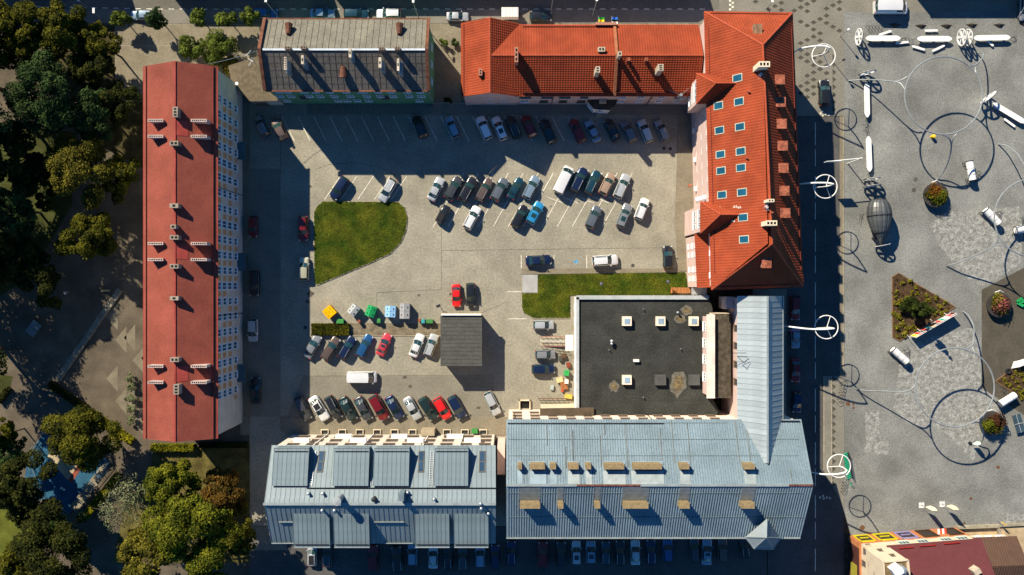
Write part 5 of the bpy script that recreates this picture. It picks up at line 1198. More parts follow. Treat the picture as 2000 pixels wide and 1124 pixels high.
for a in ((609.5, 1084, 90, 46, 'wagon', 'silver', 'silver estate with dark roof at the left end of the bottom street row', 'b'), (639, 1085, 90, 46, 'wagon', 'dgrey', 'dark grey estate second in the bottom street row', 'r'), (729.3, 1089, 90, 50, 'suv', 'dred', 'dark red car with plain roof alone in the bottom street row', ''), (776, 1093, 96, 52, 'hatch', 'black', 'black hatchback with sunlit rear in the bottom street row', 'r'),
          (805.5, 1083, 90, 45, 'hatch', 'steel', 'light blue hatchback under the box dormers in the bottom street row', ''), (846, 1087, 90, 48, 'sedan', 'silver', 'silver sedan under the box dormers in the bottom street row', ''), (875, 1090, 90, 48, 'wagon', 'black', 'black estate with rails right of the silver sedan, bottom street row', 'r'), (904, 1090, 90, 48, 'suv', 'dgrey', 'charcoal car with rails left of the pale blue one, bottom street row', 'r'),
          (938, 1086, 90, 47, 'hatch', 'steel', 'pale blue hatchback at the gap end of the standing seam roof', ''), (967, 1088, 90, 48, 'wagon', 'navy', 'navy estate below the gap between the two grey roofs', ''), (998.7, 1081, 90, 48, 'wagon', 'navy', 'dark navy estate with pale rails at the corner of the corrugated roof', 'r'),
          (1060, 1083, 90, 50, 'suv', 'dred', 'maroon car with pale headlights below the corrugated roof', ''), (1096, 1082, 90, 48, 'suv', 'black', 'plain black car right of the maroon one below the corrugated roof', ''), (1125.5, 1080, 90, 48, 'wagon', 'silver', 'silver estate with black sunroof below the corrugated roof', 's'), (1154, 1079, 90, 46, 'hatch', 'steel', 'light blue hatchback with dark glass roof below the corrugated roof', 's'),
          (1183, 1081, 90, 46, 'wagon', 'teal', 'dark teal estate with rails below the corrugated roof', 'r'), (1211, 1081, 90, 50, 'wagon', 'black', 'black estate with rails left of the pale silver sedan below the corrugated roof', 'r'), (1241, 1079, 90, 50, 'sedan', 'silver', 'pale silver sedan with yellow mark behind its rear window, below the corrugated roof', ''), (1271.5, 1079, 90, 50, 'wagon', 'navy', 'navy estate right of the pale silver sedan below the corrugated roof', 'r'),
          (1304, 1075, 90, 46, 'hatch', 'blue', 'deep blue hatchback below the corrugated roof', ''), (1356, 1074, 90, 46, 'suv', 'dgrey', 'charcoal car left of the pale blue sunroof sedan', ''), (1380.5, 1078, 88, 52, 'sedan', 'steel', 'pale blue sedan with black sunroof near the faceted corner bay', 's'), (1411, 1074, 90, 46, 'suv', 'brown', 'dark plum car near the faceted corner bay', ''), (1454, 1070, 98, 42, 'wagon', 'black', 'black car with roof bars tucked beside the faceted corner bay', 'r')): car(*a[:7], g7, a[7])
# covered trailer on the top street
P = G(996, 27, 1.2); r = thing('box_trailer', 'white ribbed box trailer parked behind the orange roof', 'trailer', (P.x, P.y, 0))
mb = MB(); mb.box(P.x, P.y, .5, 2.1, 3.3, 1.9, top=.97); mb.build('box', white_p, r)
for k in range(7):
    mb = MB(); mb.box(P.x - 1.4 + .46 * k, P.y, 2.1, 2.16, .12, 1.8); mb.build('rib', M('pale_rib', (.55, .55, .53), .6), r)
for s in (-1, 1):
    mb = MB(); mb.lathe([(.3, P.y + s * .85), (.3, P.y + s * 1.02)], P.x, 0, 12, 0, 'y', .3); mb.build('wheel', rubber, r)
mb = MB(); mb.tube([(P.x + 1.6, P.y, .5), (P.x + 2.6, P.y, .5)], .06, 5); mb.build('drawbar', iron, r)
# ------------------------------------------------------------------ plaza furniture and sculpture
def spoked_wheel(px, py, ux, uy, lab, rad=1.62, spokes=6, h=None):
    """upright ring sculpture; px, py is where the photograph shows its hub, (ux, uy) its direction on the ground in the photograph"""
    h = h or rad + .05; c = G(px, py, h); d = Vector((ux, -uy, 0)).normalized(); z = Vector((0, 0, 1)); n = d.cross(z)
    r = thing('wheel_sculpture', lab, 'sculpture', (c.x, c.y, 0.05), 'white wheel sculptures on the plaza')
    C = Vector((c.x, c.y, h)); P = lambda a, q, o=0: C + d * (q * math.cos(a)) + z * (q * math.sin(a)) + n * o
    N = 28
    mb = MB()
    for i in range(N):
        a0, a1 = 2 * math.pi * i / N, 2 * math.pi * (i + 1) / N
        mb.hexa([P(a0, rad * .86, -.10), P(a1, rad * .86, -.10), P(a1, rad, -.10), P(a0, rad, -.10)], [P(a0, rad * .86, .10), P(a1, rad * .86, .10), P(a1, rad, .10), P(a0, rad, .10)])
    mb.build('rim', white_p, r)
    mb = MB(); mb.tube([P(2 * math.pi * i / N, rad * 1.03, .0) for i in range(N)], .05, 5, closed=True); mb.build('tyre', iron, r)
    mb = MB(); mb.tube([C - n * .16, C + n * .16], .26, 10); mb.build('hub', white_p, r)
    for k in range(spokes):
        a = 2 * math.pi * (k + .25) / spokes; s = .16
        mb = MB(); t = d * (-math.sin(a) * s) + z * (math.cos(a) * s); t2 = t * 1.6
        a0, b0 = P(a, .2), P(a, rad * .88)
        mb.hexa([a0 - t - n * .06, a0 + t - n * .06, b0 + t2 - n * .06, b0 - t2 - n * .06], [a0 - t + n * .06, a0 + t + n * .06, b0 + t2 + n * .06, b0 - t2 + n * .06]); mb.build('spoke', white_p, r)
    mb = MB(); mb.box(c.x, c.y, .05, .12, .7, .5, math.atan2(d.y, d.x)); mb.build('base', steel, r)
    return r
for a in ((1678, 72, .04, 1, 'white spoked wheel at the left end of the left long table', 1.65), (1879, 73, .12, 1, 'left one of the pair of white wheels between two long tables', 1.66), (1891.5, 73, .12, 1, 'right one of the pair of white wheels between two long tables', 1.6),
          (1694, 142.5, 1, -.16, 'white spoked wheel above the upright long table on the left', 1.6), (1931, 191, .85, -.8, 'white spoked wheel beside the slanting long table on the right', 1.65), (1702.5, 350, 1, -.1, 'rear white wheel behind the egg shaped carriage, nearer the long table', 1.55), (1703, 363.5, 1, -.12, 'white wheel close behind the egg shaped carriage', 1.6), (1724, 480, 1, -.2, 'white spoked wheel in front of the egg shaped carriage', 1.45)):
    spoked_wheel(*a[:5], a[5])
def wire_frame(r, x, y, a, s=1.0):
    c, n = math.cos(a), math.sin(a); T = lambda u, v, z: (x + u * c - v * n, y + u * n + v * c, z)
    for pts in ([T(0, 0, .9), T(.8, .1, .75), T(1.3, -.35, .5), T(1.5, .4, .5), T(.8, .1, .75)], [T(.4, 0, .05), T(.7, .05, .8)], [T(1.2, -.5, .05), T(1.35, .0, .5), T(1.2, .5, .05)]):
        mb = MB(); mb.tube(pts, .035, 4); mb.build('wire_seat', iron, r)
def long_table(px, py, L, ang, lab, wires=(0, 1)):
    h = 1.0; c = G(px, py, h); a = R(ang); L *= .0992
    r = thing('long_table', lab, 'table', (c.x, c.y, 0.05), 'long white tables on the plaza'); cs, sn = math.cos(a), math.sin(a)
    T = lambda u, v: (c.x + u * cs - v * sn, c.y + u * sn + v * cs); w = .52
    pl = [(L / 2, 0), (L / 2 - .12, .18), (L / 2 - .45, .40), (L / 2 - .8, w), (-L / 2 + .8, w), (-L / 2 + .45, .40), (-L / 2 + .12, .18), (-L / 2, 0), (-L / 2 + .12, -.18), (-L / 2 + .45, -.40), (-L / 2 + .8, -w), (L / 2 - .8, -w), (L / 2 - .45, -.40), (L / 2 - .12, -.18)]
    mb = MB(); mb.prism([T(*p) for p in pl], h - .10, h); mb.build('tabletop', white_p, r)
    for u in (-.36, .0, .36):
        q = T(L * u, 0); mb = MB(); mb.box(q[0], q[1], .05, h - .1, .22, .5, a); mb.build('leg', steel, r)
    if 0 in wires: q = T(L / 2, 0); wire_frame(r, q[0], q[1], a)
    if 1 in wires: q = T(-L / 2, 0); wire_frame(r, q[0], q[1], a + math.pi)
for a in ((1725, 75, 69, 0, 'left one of the three long white tables in the top row', (0,)), (1825.5, 76, 69, 0, 'middle one of the three long white tables in the top row', (1,)), (1937.5, 74, 73, 1, 'long white table right of the pair of wheels in the top row', (0,)), (1693.5, 196, 68, 91, 'upright long white table crossed by a ring shadow on the left of the plaza', (1,)), (1697.5, 301, 70, 92, 'upright long white table behind the egg shaped carriage', (0, 1)), (1971, 221, 74, -31, 'slanting long white table by the right edge of the plaza', ())): long_table(*a)
def bench(px, py, L, ang, lab):
    h = .5; c = G(px, py, h); a = R(ang); L *= .0997; r = thing('small_bench', lab, 'bench', (c.x, c.y, 0.05), 'small white benches on the plaza'); cs, sn = math.cos(a), math.sin(a)
    T = lambda u, v: (c.x + u * cs - v * sn, c.y + u * sn + v * cs); w = .21
    pl = [(s * (L / 2 - w) + w * math.cos(t), w * math.sin(t)) for s, ts in ((1, range(-90, 91, 30)), (-1, range(90, 271, 30))) for t in [R(q) for q in ts]]
    mb = MB(); mb.prism([T(*p) for p in pl], h - .08, h); mb.build('seat', white_p, r)
    for u in (-.32, .32): q = T(L * u, 0); mb = MB(); mb.box(q[0], q[1], .05, h - .08, .1, .3, a); mb.build('leg', steel, r)
for a in ((1729, 64.5, 26, 18, 'small white bench tilted above the left long table'), (1762.5, 83.5, 27, 7, 'small white bench below the right end of the left long table'), (1794, 94, 26, -16, 'small white bench below the left end of the middle long table'), (1833, 94.5, 27, 25, 'small white bench tilted below the right end of the middle long table'), (1819, 60, 26, 1, 'small white bench above the middle long table'), (1934.5, 85, 16, -42, 'small white bench half under the long table right of the wheel pair'), (1972, 240, 27, -36, 'small white bench below the slanting long table')): bench(*a)
# overhead light rings on three arched legs
def arch_ring(px, py, rad_px, legs, lab, h=8.0):
    c = G(px, py, h); R_ = rad_px * .1 * (1 - h / HC)
    r = thing('light_ring', lab, 'light ring', (c.x, c.y, h), 'large overhead rings on the plaza')
    mb = MB(); mb.tube([(c.x + R_ * math.cos(2 * math.pi * i / 64), c.y + R_ * math.sin(2 * math.pi * i / 64), h) for i in range(64)], .14, 6, closed=True); mb.build('ring', M('ring_tube', (.215, .235, .245), .5, metal=.2), r)
    for pts in legs:
        P = [G(*p) for p in pts]; Q = []
        for i in range(len(P) - 1):
            p0, p1, p2, p3 = P[max(i - 1, 0)], P[i], P[i + 1], P[min(i + 2, len(P) - 1)]
            for s in range(5):
                t = s / 5; Q.append(.5 * ((2 * p1) + (p2 - p0) * t + (2 * p0 - 5 * p1 + 4 * p2 - p3) * t * t + (3 * p1 - p0 - 3 * p2 + p3) * t ** 3))
        Q.append(P[-1]); mb = MB(); mb.tube(Q, .125, 6); mb.build('leg', MATS['ring_tube'], r)
arch_ring(1843, 187, 76, [[(1657, 158, .05), (1690, 156, 2), (1720, 157, 4.4), (1745, 159.5, 6.4), (1760, 157, 7.5), (1772, 150, 8)], [(1745, 159.5, 6.4), (1758, 163, 7.4), (1767, 175, 8)], [(1908, 105, .05), (1918, 103.5, 1.4), (1920.5, 110, 3), (1914, 120, 5.4), (1904, 128, 7.2), (1892, 129, 8)], [(1914, 120, 5.4), (1905, 133, 7.4), (1907, 146, 8)],
                                 [(1831, 352, .05), (1846, 330, 2), (1855, 306, 4.4), (1858, 284, 6.6), (1853, 270, 7.7), (1840, 263, 8)], [(1858, 284, 6.6), (1862, 270, 7.7), (1870, 259, 8)]], 'upper grey overhead ring right of the left wheel sculpture')
arch_ring(1865, 757, 77, [[(1671, 759.5, .05), (1690, 763, 1.6), (1730, 764.5, 4.5), (1762, 765.5, 6.8), (1778, 762, 7.7), (1787.5, 752, 8)], [(1762, 765.5, 6.8), (1778, 769, 7.6), (1790, 780, 8)], [(1880, 608, .05), (1893, 619, 1.6), (1902, 640, 3.8), (1901.5, 664, 6.3), (1899, 675, 7.3), (1886, 682, 8)], [(1901.5, 664, 6.3), (1899.5, 678, 7.4), (1905, 691, 8)],
                                 [(1908, 869, .05), (1917, 864, 1.2), (1921, 853, 2.6), (1918, 836, 5), (1911, 825, 7), (1898, 827, 8)], [(1918, 836, 5), (1915, 826, 7), (1921, 812, 8)]], 'lower grey overhead ring above the red and green flower ball')
arch_ring(2018, 426, 76, [[(1949, 282, .05), (1966, 285, 1.6), (1985, 299, 4), (1999, 320, 6.4), (2010, 341, 7.7), (2016, 350, 8)], [(1848, 520, .05), (1872, 513, 2), (1910, 497, 4.6), (1938, 482, 6.7), (1949, 469, 7.6), (1951, 458, 8)], [(1938, 482, 6.7), (1952, 478, 7.6), (1968, 484, 8)], [(2150, 560, .05), (2120, 530, 3), (2090, 490, 6.5), (2074, 478, 8)]], 'grey overhead ring cut by the right edge of the picture')
# bracket lamps with a hanging ring, on the building fronts
def bracket_lamp(arm, ring, lab, wallx):
    base = G(*arm[0]); r = thing('bracket_lamp', lab, 'street lamp', base, 'white bracket lamps along the east street')
    mb = MB(); P = [G(*p) for p in arm]; Q = []
    for i in range(len(P) - 1):
        p0, p1, p2, p3 = P[max(i - 1, 0)], P[i], P[i + 1], P[min(i + 2, len(P) - 1)]
        for s in range(5):
            t = s / 5; Q.append(.5 * ((2 * p1) + (p2 - p0) * t + (2 * p0 - 5 * p1 + 4 * p2 - p3) * t * t + (3 * p1 - p0 - 3 * p2 + p3) * t ** 3))
    Q.append(P[-1]); mb.tube(Q, [lerp(.08, .155, min(1, i / 6)) for i in range(len(Q))], 8); mb.build('arm', white_p, r)
    c = G(*ring[:2], 9.0); R_ = ring[2] * .1 * (1 - 9 / HC)
    mb = MB(); mb.tube([(c.x + R_ * math.cos(2 * math.pi * i / 36), c.y + R_ * math.sin(2 * math.pi * i / 36), 9.0) for i in range(36)], .095, 6, closed=True); mb.build('ring', white_p, r)
    tip = P[-1]; hub = Vector((lerp(tip.x, c.x, .35), lerp(tip.y, c.y, .35), 10.2)); mb = MB(); mb.tube([tip, tip.lerp(hub, .5) + Vector((.25, 0, -.4)), hub], .13, 6); mb.build('hanger', white_p, r)
    for a in (70, 185, 295):
        e = Vector((c.x + R_ * math.cos(R(a)), c.y + R_ * math.sin(R(a)), 9.0)); mb = MB(); mb.tube([hub, e], .06, 5); mb.build('strut', white_p, r)
    wx = X(wallx); mb = MB(); mb.box(wx + .08, base.y, base.z - 1.0, base.z + .2, .2, .5); mb.build('wall_plate', steel, r); mb = MB(); mb.tube([(wx, base.y, base.z - .7), ((wx + base.x) / 2, base.y, base.z - .45), base + Vector((.05, 0, .02))], .09, 6); mb.build('bracket', white_p, r)
bracket_lamp([(1549, 104, 10), (1563, 95.7, 11.6), (1588, 91, 13), (1610, 90.5, 13.8), (1621, 94, 14)], (1608.7, 109, 22.7), 'white ring lamp on the north end of the tall tiled block', 1491)
bracket_lamp([(1560, 360, 10), (1575, 358.5, 11.6), (1598, 357.5, 13), (1618, 358, 13.8), (1628, 360, 14)], (1612, 364.8, 23), 'white ring lamp on the south part of the tall tiled block', 1501.5)
bracket_lamp([(1530, 637, 11), (1545, 639, 11.8), (1580, 643, 13), (1610, 643.5, 13.8), (1629, 642, 14)], (1614, 639.5, 22.8), 'white ring lamp on the silver roofed wing above the parked cars', 1482)
bracket_lamp([(1586, 923, 10.5), (1605, 926.5, 11.6), (1628, 927, 13), (1648, 924, 13.8), (1654, 919, 14)], (1638.5, 910.6, 22.6), 'white ring lamp on the corrugated building corner over the plaza edge', 1510)
P = G(1552, 646, 6); r = thing('banner', 'bright pink banner hanging above the pale blue parked sedan', 'banner', P)
mb = MB(); mb.box(P.x, P.y, 5.2, 6.6, 1.4, .06, .2); mb.build('cloth', M('pink_cloth', (.62, .04, .30), .8), r); mb = MB(); mb.tube([P + Vector((-5.2, .3, .7)), P + Vector((.7, .05, .7))], .04, 5); mb.build('pole', steel, r)
# egg shaped carriage
c = G(1718, 425, 2.4); r = thing('carriage_sculpture', 'big dark grey ribbed egg shaped carriage lying on the plaza', 'sculpture', (c.x, c.y, 0.05))
prof = [(.45, 3.55), (1.25, 3.35), (1.75, 2.75), (2.05, 1.9), (2.18, 1.0), (2.17, .2), (2.05, -.7), (1.8, -1.7), (1.45, -2.6), (1.0, -3.4), (.55, -4.1), (.22, -4.9), (.08, -5.6)]
egg = M('egg_canvas', (.062, .068, .072), .42, var=.15, scale=.8, spec=.6, fine=.1); n = 28; mb = MB(); vs = []
for rr, t in prof:
    for j in range(n):
        q = rr * (1 + (.015 if j % 2 else -.02)); vs.append((c.x + .05 * (3.5 - t) * 1 - .2 + q * math.cos(6.2832 * j / n), c.y + t, 2.4 + q * math.sin(6.2832 * j / n)))
mb.add(vs, [(i * n + j, (i + 1) * n + j, (i + 1) * n + (j + 1) % n, i * n + (j + 1) % n) for i in range(len(prof) - 1) for j in range(n)]); o = mb.build('shell', egg, r)
o.data.flip_normals()
for k in range(14):
    mb = MB(); a = 6.2832 * k / 14; mb.tube([(c.x + .05 * (3.5 - t) - .2 + rr * 1.01 * math.cos(a), c.y + t, 2.4 + rr * 1.01 * math.sin(a)) for rr, t in prof], .045, 4); mb.build('rib', M('egg_rib', (.03, .032, .035), .5), r)
for t, rr in ((.35, 2.22), (-2.9, 1.32), (3.4, 1.22)):
    mb = MB(); mb.tube([(c.x + .05 * (3.5 - t) - .2 + rr * math.cos(6.2832 * j / 24), c.y + t + .12 * math.cos(6.2832 * j / 24), 2.4 + rr * math.sin(6.2832 * j / 24)) for j in range(24)], .08, 5, closed=True); mb.build('hoop', iron, r)
mb = MB(); mb.tube([(c.x - .2, c.y - 5.2, 2.3), (c.x + .25, c.y - 6.0, 1.5)], .09, 5); mb.build('axle', iron, r)
for s in (-1, 1):
    mb = MB(); mb.tube([(c.x - 2.1, c.y + .3 + .5 * s, .1), (c.x - 2.9, c.y + .5, .6), (c.x - 3.2, c.y + .9 * s, .7)], .04, 4); mb.build('step', iron, r)
mb = MB(); mb.box(c.x, c.y, .05, .6, 1.4, 3.4); mb.build('cradle', iron, r)
P = Vector((X(1704), Y(466), .05)); r = thing('dark_bollard', 'dark post with round head left of the wheel in front of the egg carriage', 'bollard', P); mb = MB(); mb.cyl(P.x, P.y, .05, 1.1, .22, 10); mb.build('post', iron, r); mb = MB(); mb.lathe([(.05, 1.0), (.34, 1.15), (.38, 1.35), (.25, 1.55), (.03, 1.62)], P.x, P.y, 12); mb.build('head', iron, r)
# overhead road sign and slim lamps
b = Vector((X(1655), Y(320), .05)); r = thing('road_sign_gantry', 'white post with a long arm and a sign board reaching over the street', 'road sign', b)
mb = MB(); mb.tube([b, b + Vector((0, 0, 6.4)), b + Vector((-.1, .05, 6.6))], .11, 7); mb.build('post', white_p, r); e = G(1613, 316.5, 6.5)
mb = MB(); mb.tube([b + Vector((0, 0, 6.55)), Vector((e.x, e.y, 6.6))], .09, 6); mb.build('arm', white_p, r); mb = MB(); mb.box(e.x + 1.3, e.y + .05, 5.7, 7.2, 2.7, .10, .03); mb.build('sign_board', white_p, r)
for px, py, m, lab in ((1641, 71, white_p, 'slim lamp post with pale head by the bicycle stands'), (1632, 128, iron, 'slim lamp post with dark head at the edge of the paved street corner')):
    b = Vector((X(px), Y(py), .05)); r = thing('lamp_post', lab, 'lamp post', b, 'slim lamp posts at the plaza edge'); mb = MB(); mb.tube([b, b + Vector((0, 0, 3.6))], .06, 6); mb.build('post', steel, r)
    mb = MB(); mb.lathe([(.1, 3.55), (.22, 3.6), (.24, 4.0), (.1, 4.1)], b.x, b.y, 10); mb.build('head', m, r)
for px, py, lab in ((200, 37, 'white headed street lamp beside the park trees at the top left'), (171, 14, 'white headed street lamp at the very top left edge'), (544, 33, 'white headed street lamp behind the left corner of the slate roof'), (817, 34, 'white headed street lamp behind the right part of the slate roof'), (1157, 31, 'white headed street lamp behind the orange roof near the flags'), (1498, 16, 'white headed street lamp above the tall tiled block'), (1076, 24, 'blue headed street lamp behind the orange roof')):
    b = Vector((X(px), Y(py), .02)); H_ = 3.2 if px in (200, 171, 1498) else 8.0; r = thing('street_lamp', lab, 'street lamp', b, 'street lamps along the top street')
    mb = MB(); mb.tube([b, b + Vector((0, 0, H_))], [.09, .06], 6); mb.build('post', steel, r); mb = MB(); mb.box(b.x, b.y + .45, H_, H_ + .14, .42, 1.0); mb.build('head', white_p if px != 1076 else M('blue_lamp', (.06, .22, .5), .5), r)
# pyramids between street and plaza
for k, (px, py) in enumerate(((1748, 51), (1798, 52.5), (1847.5, 52.5), (1897.5, 51), (1951, 51), (2001, 49))):
    b = Vector((X(px), Y(py), .03)); r = tag((lambda mb: (mb.add([(b.x - 1.25, b.y + .25, .03), (b.x, b.y - .5, .03), (b.x + 1.25, b.y + .25, .03), (b.x, b.y + .55, .03), (b.x, b.y + .1, .62)], [(0, 1, 4), (1, 2, 4), (2, 3, 4), (3, 0, 4), (3, 2, 1, 0)]), mb.build('stone_pyramid', M('dark_pyramid', (.05, .043, .036), .7), loc=b))[1])(MB()),
        ('low dark stone pyramid in the shadow of the white van', 'low dark stone pyramid above the left wheel of the middle table', 'low dark stone pyramid above the right end of the middle long table', 'low dark stone pyramid right above the pair of wheels', 'low dark stone pyramid above the long table right of the wheels', 'low dark stone pyramid at the right edge of the picture')[k], 'bollard', 'dark pyramids along the plaza edge')
# bicycle stands
def rack(px, py, n, dx, dy, ang, lab):
    b = Vector((X(px), Y(py), .05)); r = thing('bicycle_stand', lab, 'bicycle stand', b, 'bicycle stands'); d = Vector((math.cos(R(ang)), math.sin(R(ang)), 0))
    for k in range(n):
        o = b + Vector((dx * k, dy * k, 0)); mb = MB(); mb.tube([o - d * .45, o - d * .45 + Vector((0, 0, .65)), o - d * .25 + Vector((0, 0, .82)), o + d * .25 + Vector((0, 0, .82)), o + d * .45 + Vector((0, 0, .65)), o + d * .45], .04, 5); mb.build('hoop', iron, r)
rack(1693, 56, 5, .62, 0, -55, 'bicycle hoops left of the white van by the first wheel')
rack(1646, 745, 7, -.14, -.66, 20, 'bicycle hoops at the plaza edge below the ring lamp shadow')
rack(1648, 939, 4, -.1, -.6, 35, 'bicycle hoops below the row of green scooters')
# scooters
def scooter(x, y, a, lab):
    r = thing('rental_scooter', lab, 'scooter', (x, y, .05), 'green rental scooters parked side by side' if lab.startswith('green rental') else None, a, zero=True)
    if 'deck' not in WINC:
        m = MB(); m.box(0, 0, .12, .18, .62, .12); m.box(-.42, 0, .1, .34, .26, .09); WINC['deck'] = m.mesh('deck', M('scooter_green', (.02, .42, .22), .5))
        m = MB(); m.tube([(.42, 0, .1), (.34, 0, .6), (.26, 0, 1.1)], .045, 5); m.tube([(.26, -.25, 1.1), (.26, .25, 1.1)], .035, 5); WINC['stem'] = m.mesh('stem', iron)
        m = MB(); m.lathe([(.12, -.03), (.12, .03)], 0, 0, 10, 0, 'y', .12); WINC['wh'] = m.mesh('wheel', rubber)
    place('deck', WINC['deck'], r); place('handlebar', WINC['stem'], r); place('wheel', WINC['wh'], r, (.45, 0, 0)); place('wheel', WINC['wh'], r, (-.48, 0, 0))
for k in range(15): 
    q = G(1652.5 + .55 * k * (1 if k else 1), 886 + 3.4 * k, .3); scooter(q.x, q.y, R(24), 'green rental scooter in the tight row under the plaza ring lamp')
q = G(1661, 945, .3); scooter(q.x, q.y, R(115), 'single scooter standing below the row of green ones')
# white pedal carts
def drum_cart(px, py, L, ang, lab):
    h = 1.15; c = G(px, py, h); a = R(ang); d = Vector((math.cos(a), math.sin(a), 0)); n = Vector((-math.sin(a), math.cos(a), 0)); L *= .099
    r = thing('drum_cart', lab, 'drum sculpture', (c.x, c.y, .05), 'white drums with wheels on the plaza'); C = Vector((c.x, c.y, h))
    mb = MB(); rr = .68; k = 18; vs = []
    for t in (-.5, -.49, .49, .5):
        q = rr * (.93 if abs(t) == .5 else 1); vs += [C + d * (L * t) + n * (q * math.cos(6.2832 * j / k)) + Vector((0, 0, q * math.sin(6.2832 * j / k))) for j in range(k)]
    mb.add(vs, [(i * k + j, (i + 1) * k + j, (i + 1) * k + (j + 1) % k, i * k + (j + 1) % k) for i in range(3) for j in range(k)] + [tuple(range(k)), tuple(3 * k + j for j in range(k - 1, -1, -1))]); o = mb.build('drum', white_p, r); o.data.flip_normals()
    for t in (-.5, -.12, .2, .5):
        mb = MB(); mb.tube([C + d * (L * t) + n * (.70 * math.cos(6.2832 * j / k)) + Vector((0, 0, .70 * math.sin(6.2832 * j / k))) for j in range(k)], .035 if abs(t) < .5 else .07, 5, closed=True); mb.build('hoop', iron if abs(t) == .5 else steel, r)
    for t in (-.42, .46):
        e = C + d * (L * t) - Vector((0, 0, .68)); mb = MB(); mb.tube([e + d * (.42 * math.cos(6.2832 * j / 16)) + Vector((0, 0, .42 * math.sin(6.2832 * j / 16) - .0)) - n * .75 for j in range(16)], .05, 5, closed=True); mb.build('wheel', iron, r)
        mb = MB(); mb.tube([e - n * .75, e + n * .5], .05, 5); mb.build('axle', iron, r)
    mb = MB(); mb.tube([C + d * (L * .1) + n * .6, C + d * (L * .2) + n * 1.5 - Vector((0, 0, .5)), C + d * (L * .45) + n * 1.7 - Vector((0, 0, 1.0)), C + d * (L * .62) + n * 1.0 - Vector((0, 0, 1.05))], .04, 5); mb.build('crank', iron, r)
    q = C + n * 1.25 - Vector((0, 0, 1.1)); wire_frame(r, q.x, q.y, a + .8)
drum_cart(1896.5, 334, 38, -80, 'white drum cart crossed by the upper ring shadow'); drum_cart(1937.5, 423.5, 38, -46, 'white drum cart under the ring at the right edge'); drum_cart(1757.5, 695, 38, -42, 'white drum cart below the left flower bed'); drum_cart(1996, 449, 26, 6, 'white drum cart cut by the right edge of the picture'); drum_cart(1968, 781, 36, 32, 'white drum cart right of the red and green flower ball')
# table tennis table, flags, signs
q = [G(1976.6, 812.5, .8), G(1993, 808.5, .8), G(2003, 843, .8), G(1986.6, 847, .8)]; c = sum(q, Vector()) / 4; r = thing('table_tennis_table', 'dark blue table tennis table right of the red and green flower ball', 'table', (c.x, c.y, .05))
mb = MB(); mb.hexa([p - Vector((0, 0, .06)) for p in reversed(q)], list(reversed(q))); mb.build('tabletop', M('blue_table', (.03, .055, .075), .6), r)
for s in (.08, .92):
    p = (q[0].lerp(q[1], .5)).lerp(q[3].lerp(q[2], .5), s); mb = MB(); mb.box(p.x, p.y, .05, .74, .9, .1, -.25); mb.build('leg', steel, r)
mb = MB(); a_, b_ = q[0].lerp(q[1], .5), q[3].lerp(q[2], .5); mb.tube([a_ + Vector((0, 0, .02)), b_ + Vector((0, 0, .02))], .02, 4); mb.build('centre_line', white_p, r); mb = MB(); a_, b_ = q[0].lerp(q[3], .5), q[1].lerp(q[2], .5); mb.tube([a_ + Vector((0, 0, .12)), b_ + Vector((0, 0, .12))], .05, 4); mb.build('net', M('net_grey', (.3, .33, .34), .8), r)
def feather_flag(px, py, H_, col, lab, tiles=True, ang=48, w=.8):
    b = Vector((X(px), Y(py), .05)); r = thing('feather_flag', lab, 'flag', b, 'feather flags on the plaza'); d = Vector((math.cos(R(ang)), math.sin(R(ang)), 0))
    if tiles:
        for i in (-1, 1):
            for j in (-1, 1): mb = MB(); mb.box(b.x + .28 * i, b.y + .28 * j, .05, .13, .5, .5, 0); mb.build('base_tile', M('base_tile', (.55, .56, .54), .8), r)
    else: mb = MB(); mb.cyl(b.x, b.y, .05, .2, .35, 12); mb.build('base', iron, r)
    pts = [b + Vector((0, 0, H_ * t)) + d * (w * .9 * max(0, t - .75) ** 1.5 * 5) for t in (0, .3, .6, .8, .92, 1)]; mb = MB(); mb.tube(pts, .03, 5); mb.build('pole', iron, r)
    mb = MB(); vs = []; k = 9
    for i in range(k + 1):
        t = .30 + .70 * i / k; wd = w * math.sin(min(1, (t - .28) / .22) * 1.57) * (1 if t < .8 else (1.02 - t) / .22); p = b + Vector((0, 0, H_ * t)) + d * (w * .9 * max(0, t - .75) ** 1.5 * 5)
        for s in (-.02, .02):
            nn = Vector((-d.y, d.x, 0)) * (s + .06 * math.sin(t * 9)); vs += [p + nn, p + d * wd + nn]
    fs = [];
    for i in range(k): a = 4 * i; b2 = a + 4; fs += [(a, a + 1, b2 + 1, b2), (a + 3, a + 2, b2 + 2, b2 + 3), (a + 1, a + 3, b2 + 3, b2 + 1), (a + 2, a, b2, b2 + 2)]
    mb.add(vs, fs); mb.build('cloth', M('flag_cloth_' + col, col, .8, var=.08, trans=.15), r)
feather_flag(1799.6, 987, 5.2, '#e9dcb8', 'left one of the two cream feather flags at the bottom of the plaza'); feather_flag(1840, 985, 5.2, '#e9d6ae', 'right one of the two cream feather flags at the bottom of the plaza'); feather_flag(1894, 866, 3.2, '#bfe0c8', 'short pale green feather flag at the foot of the lower ring', False, 50, .9)
q = G(1822, 267, .5); r = thing('litter_bin', 'small yellow bin inside the overlap of the upper ring and its shadow', 'bin', (q.x, q.y, .05)); mb = MB(); mb.cyl(q.x, q.y, .05, .85, .3, 12, .34); mb.build('body', M('bin_yellow', (.75, .45, .02), .6), r); mb = MB(); mb.lathe([(.36, .85), (.3, .98), (.05, 1.02)], q.x, q.y, 12); mb.build('lid', M('bin_yellow', 0), r)
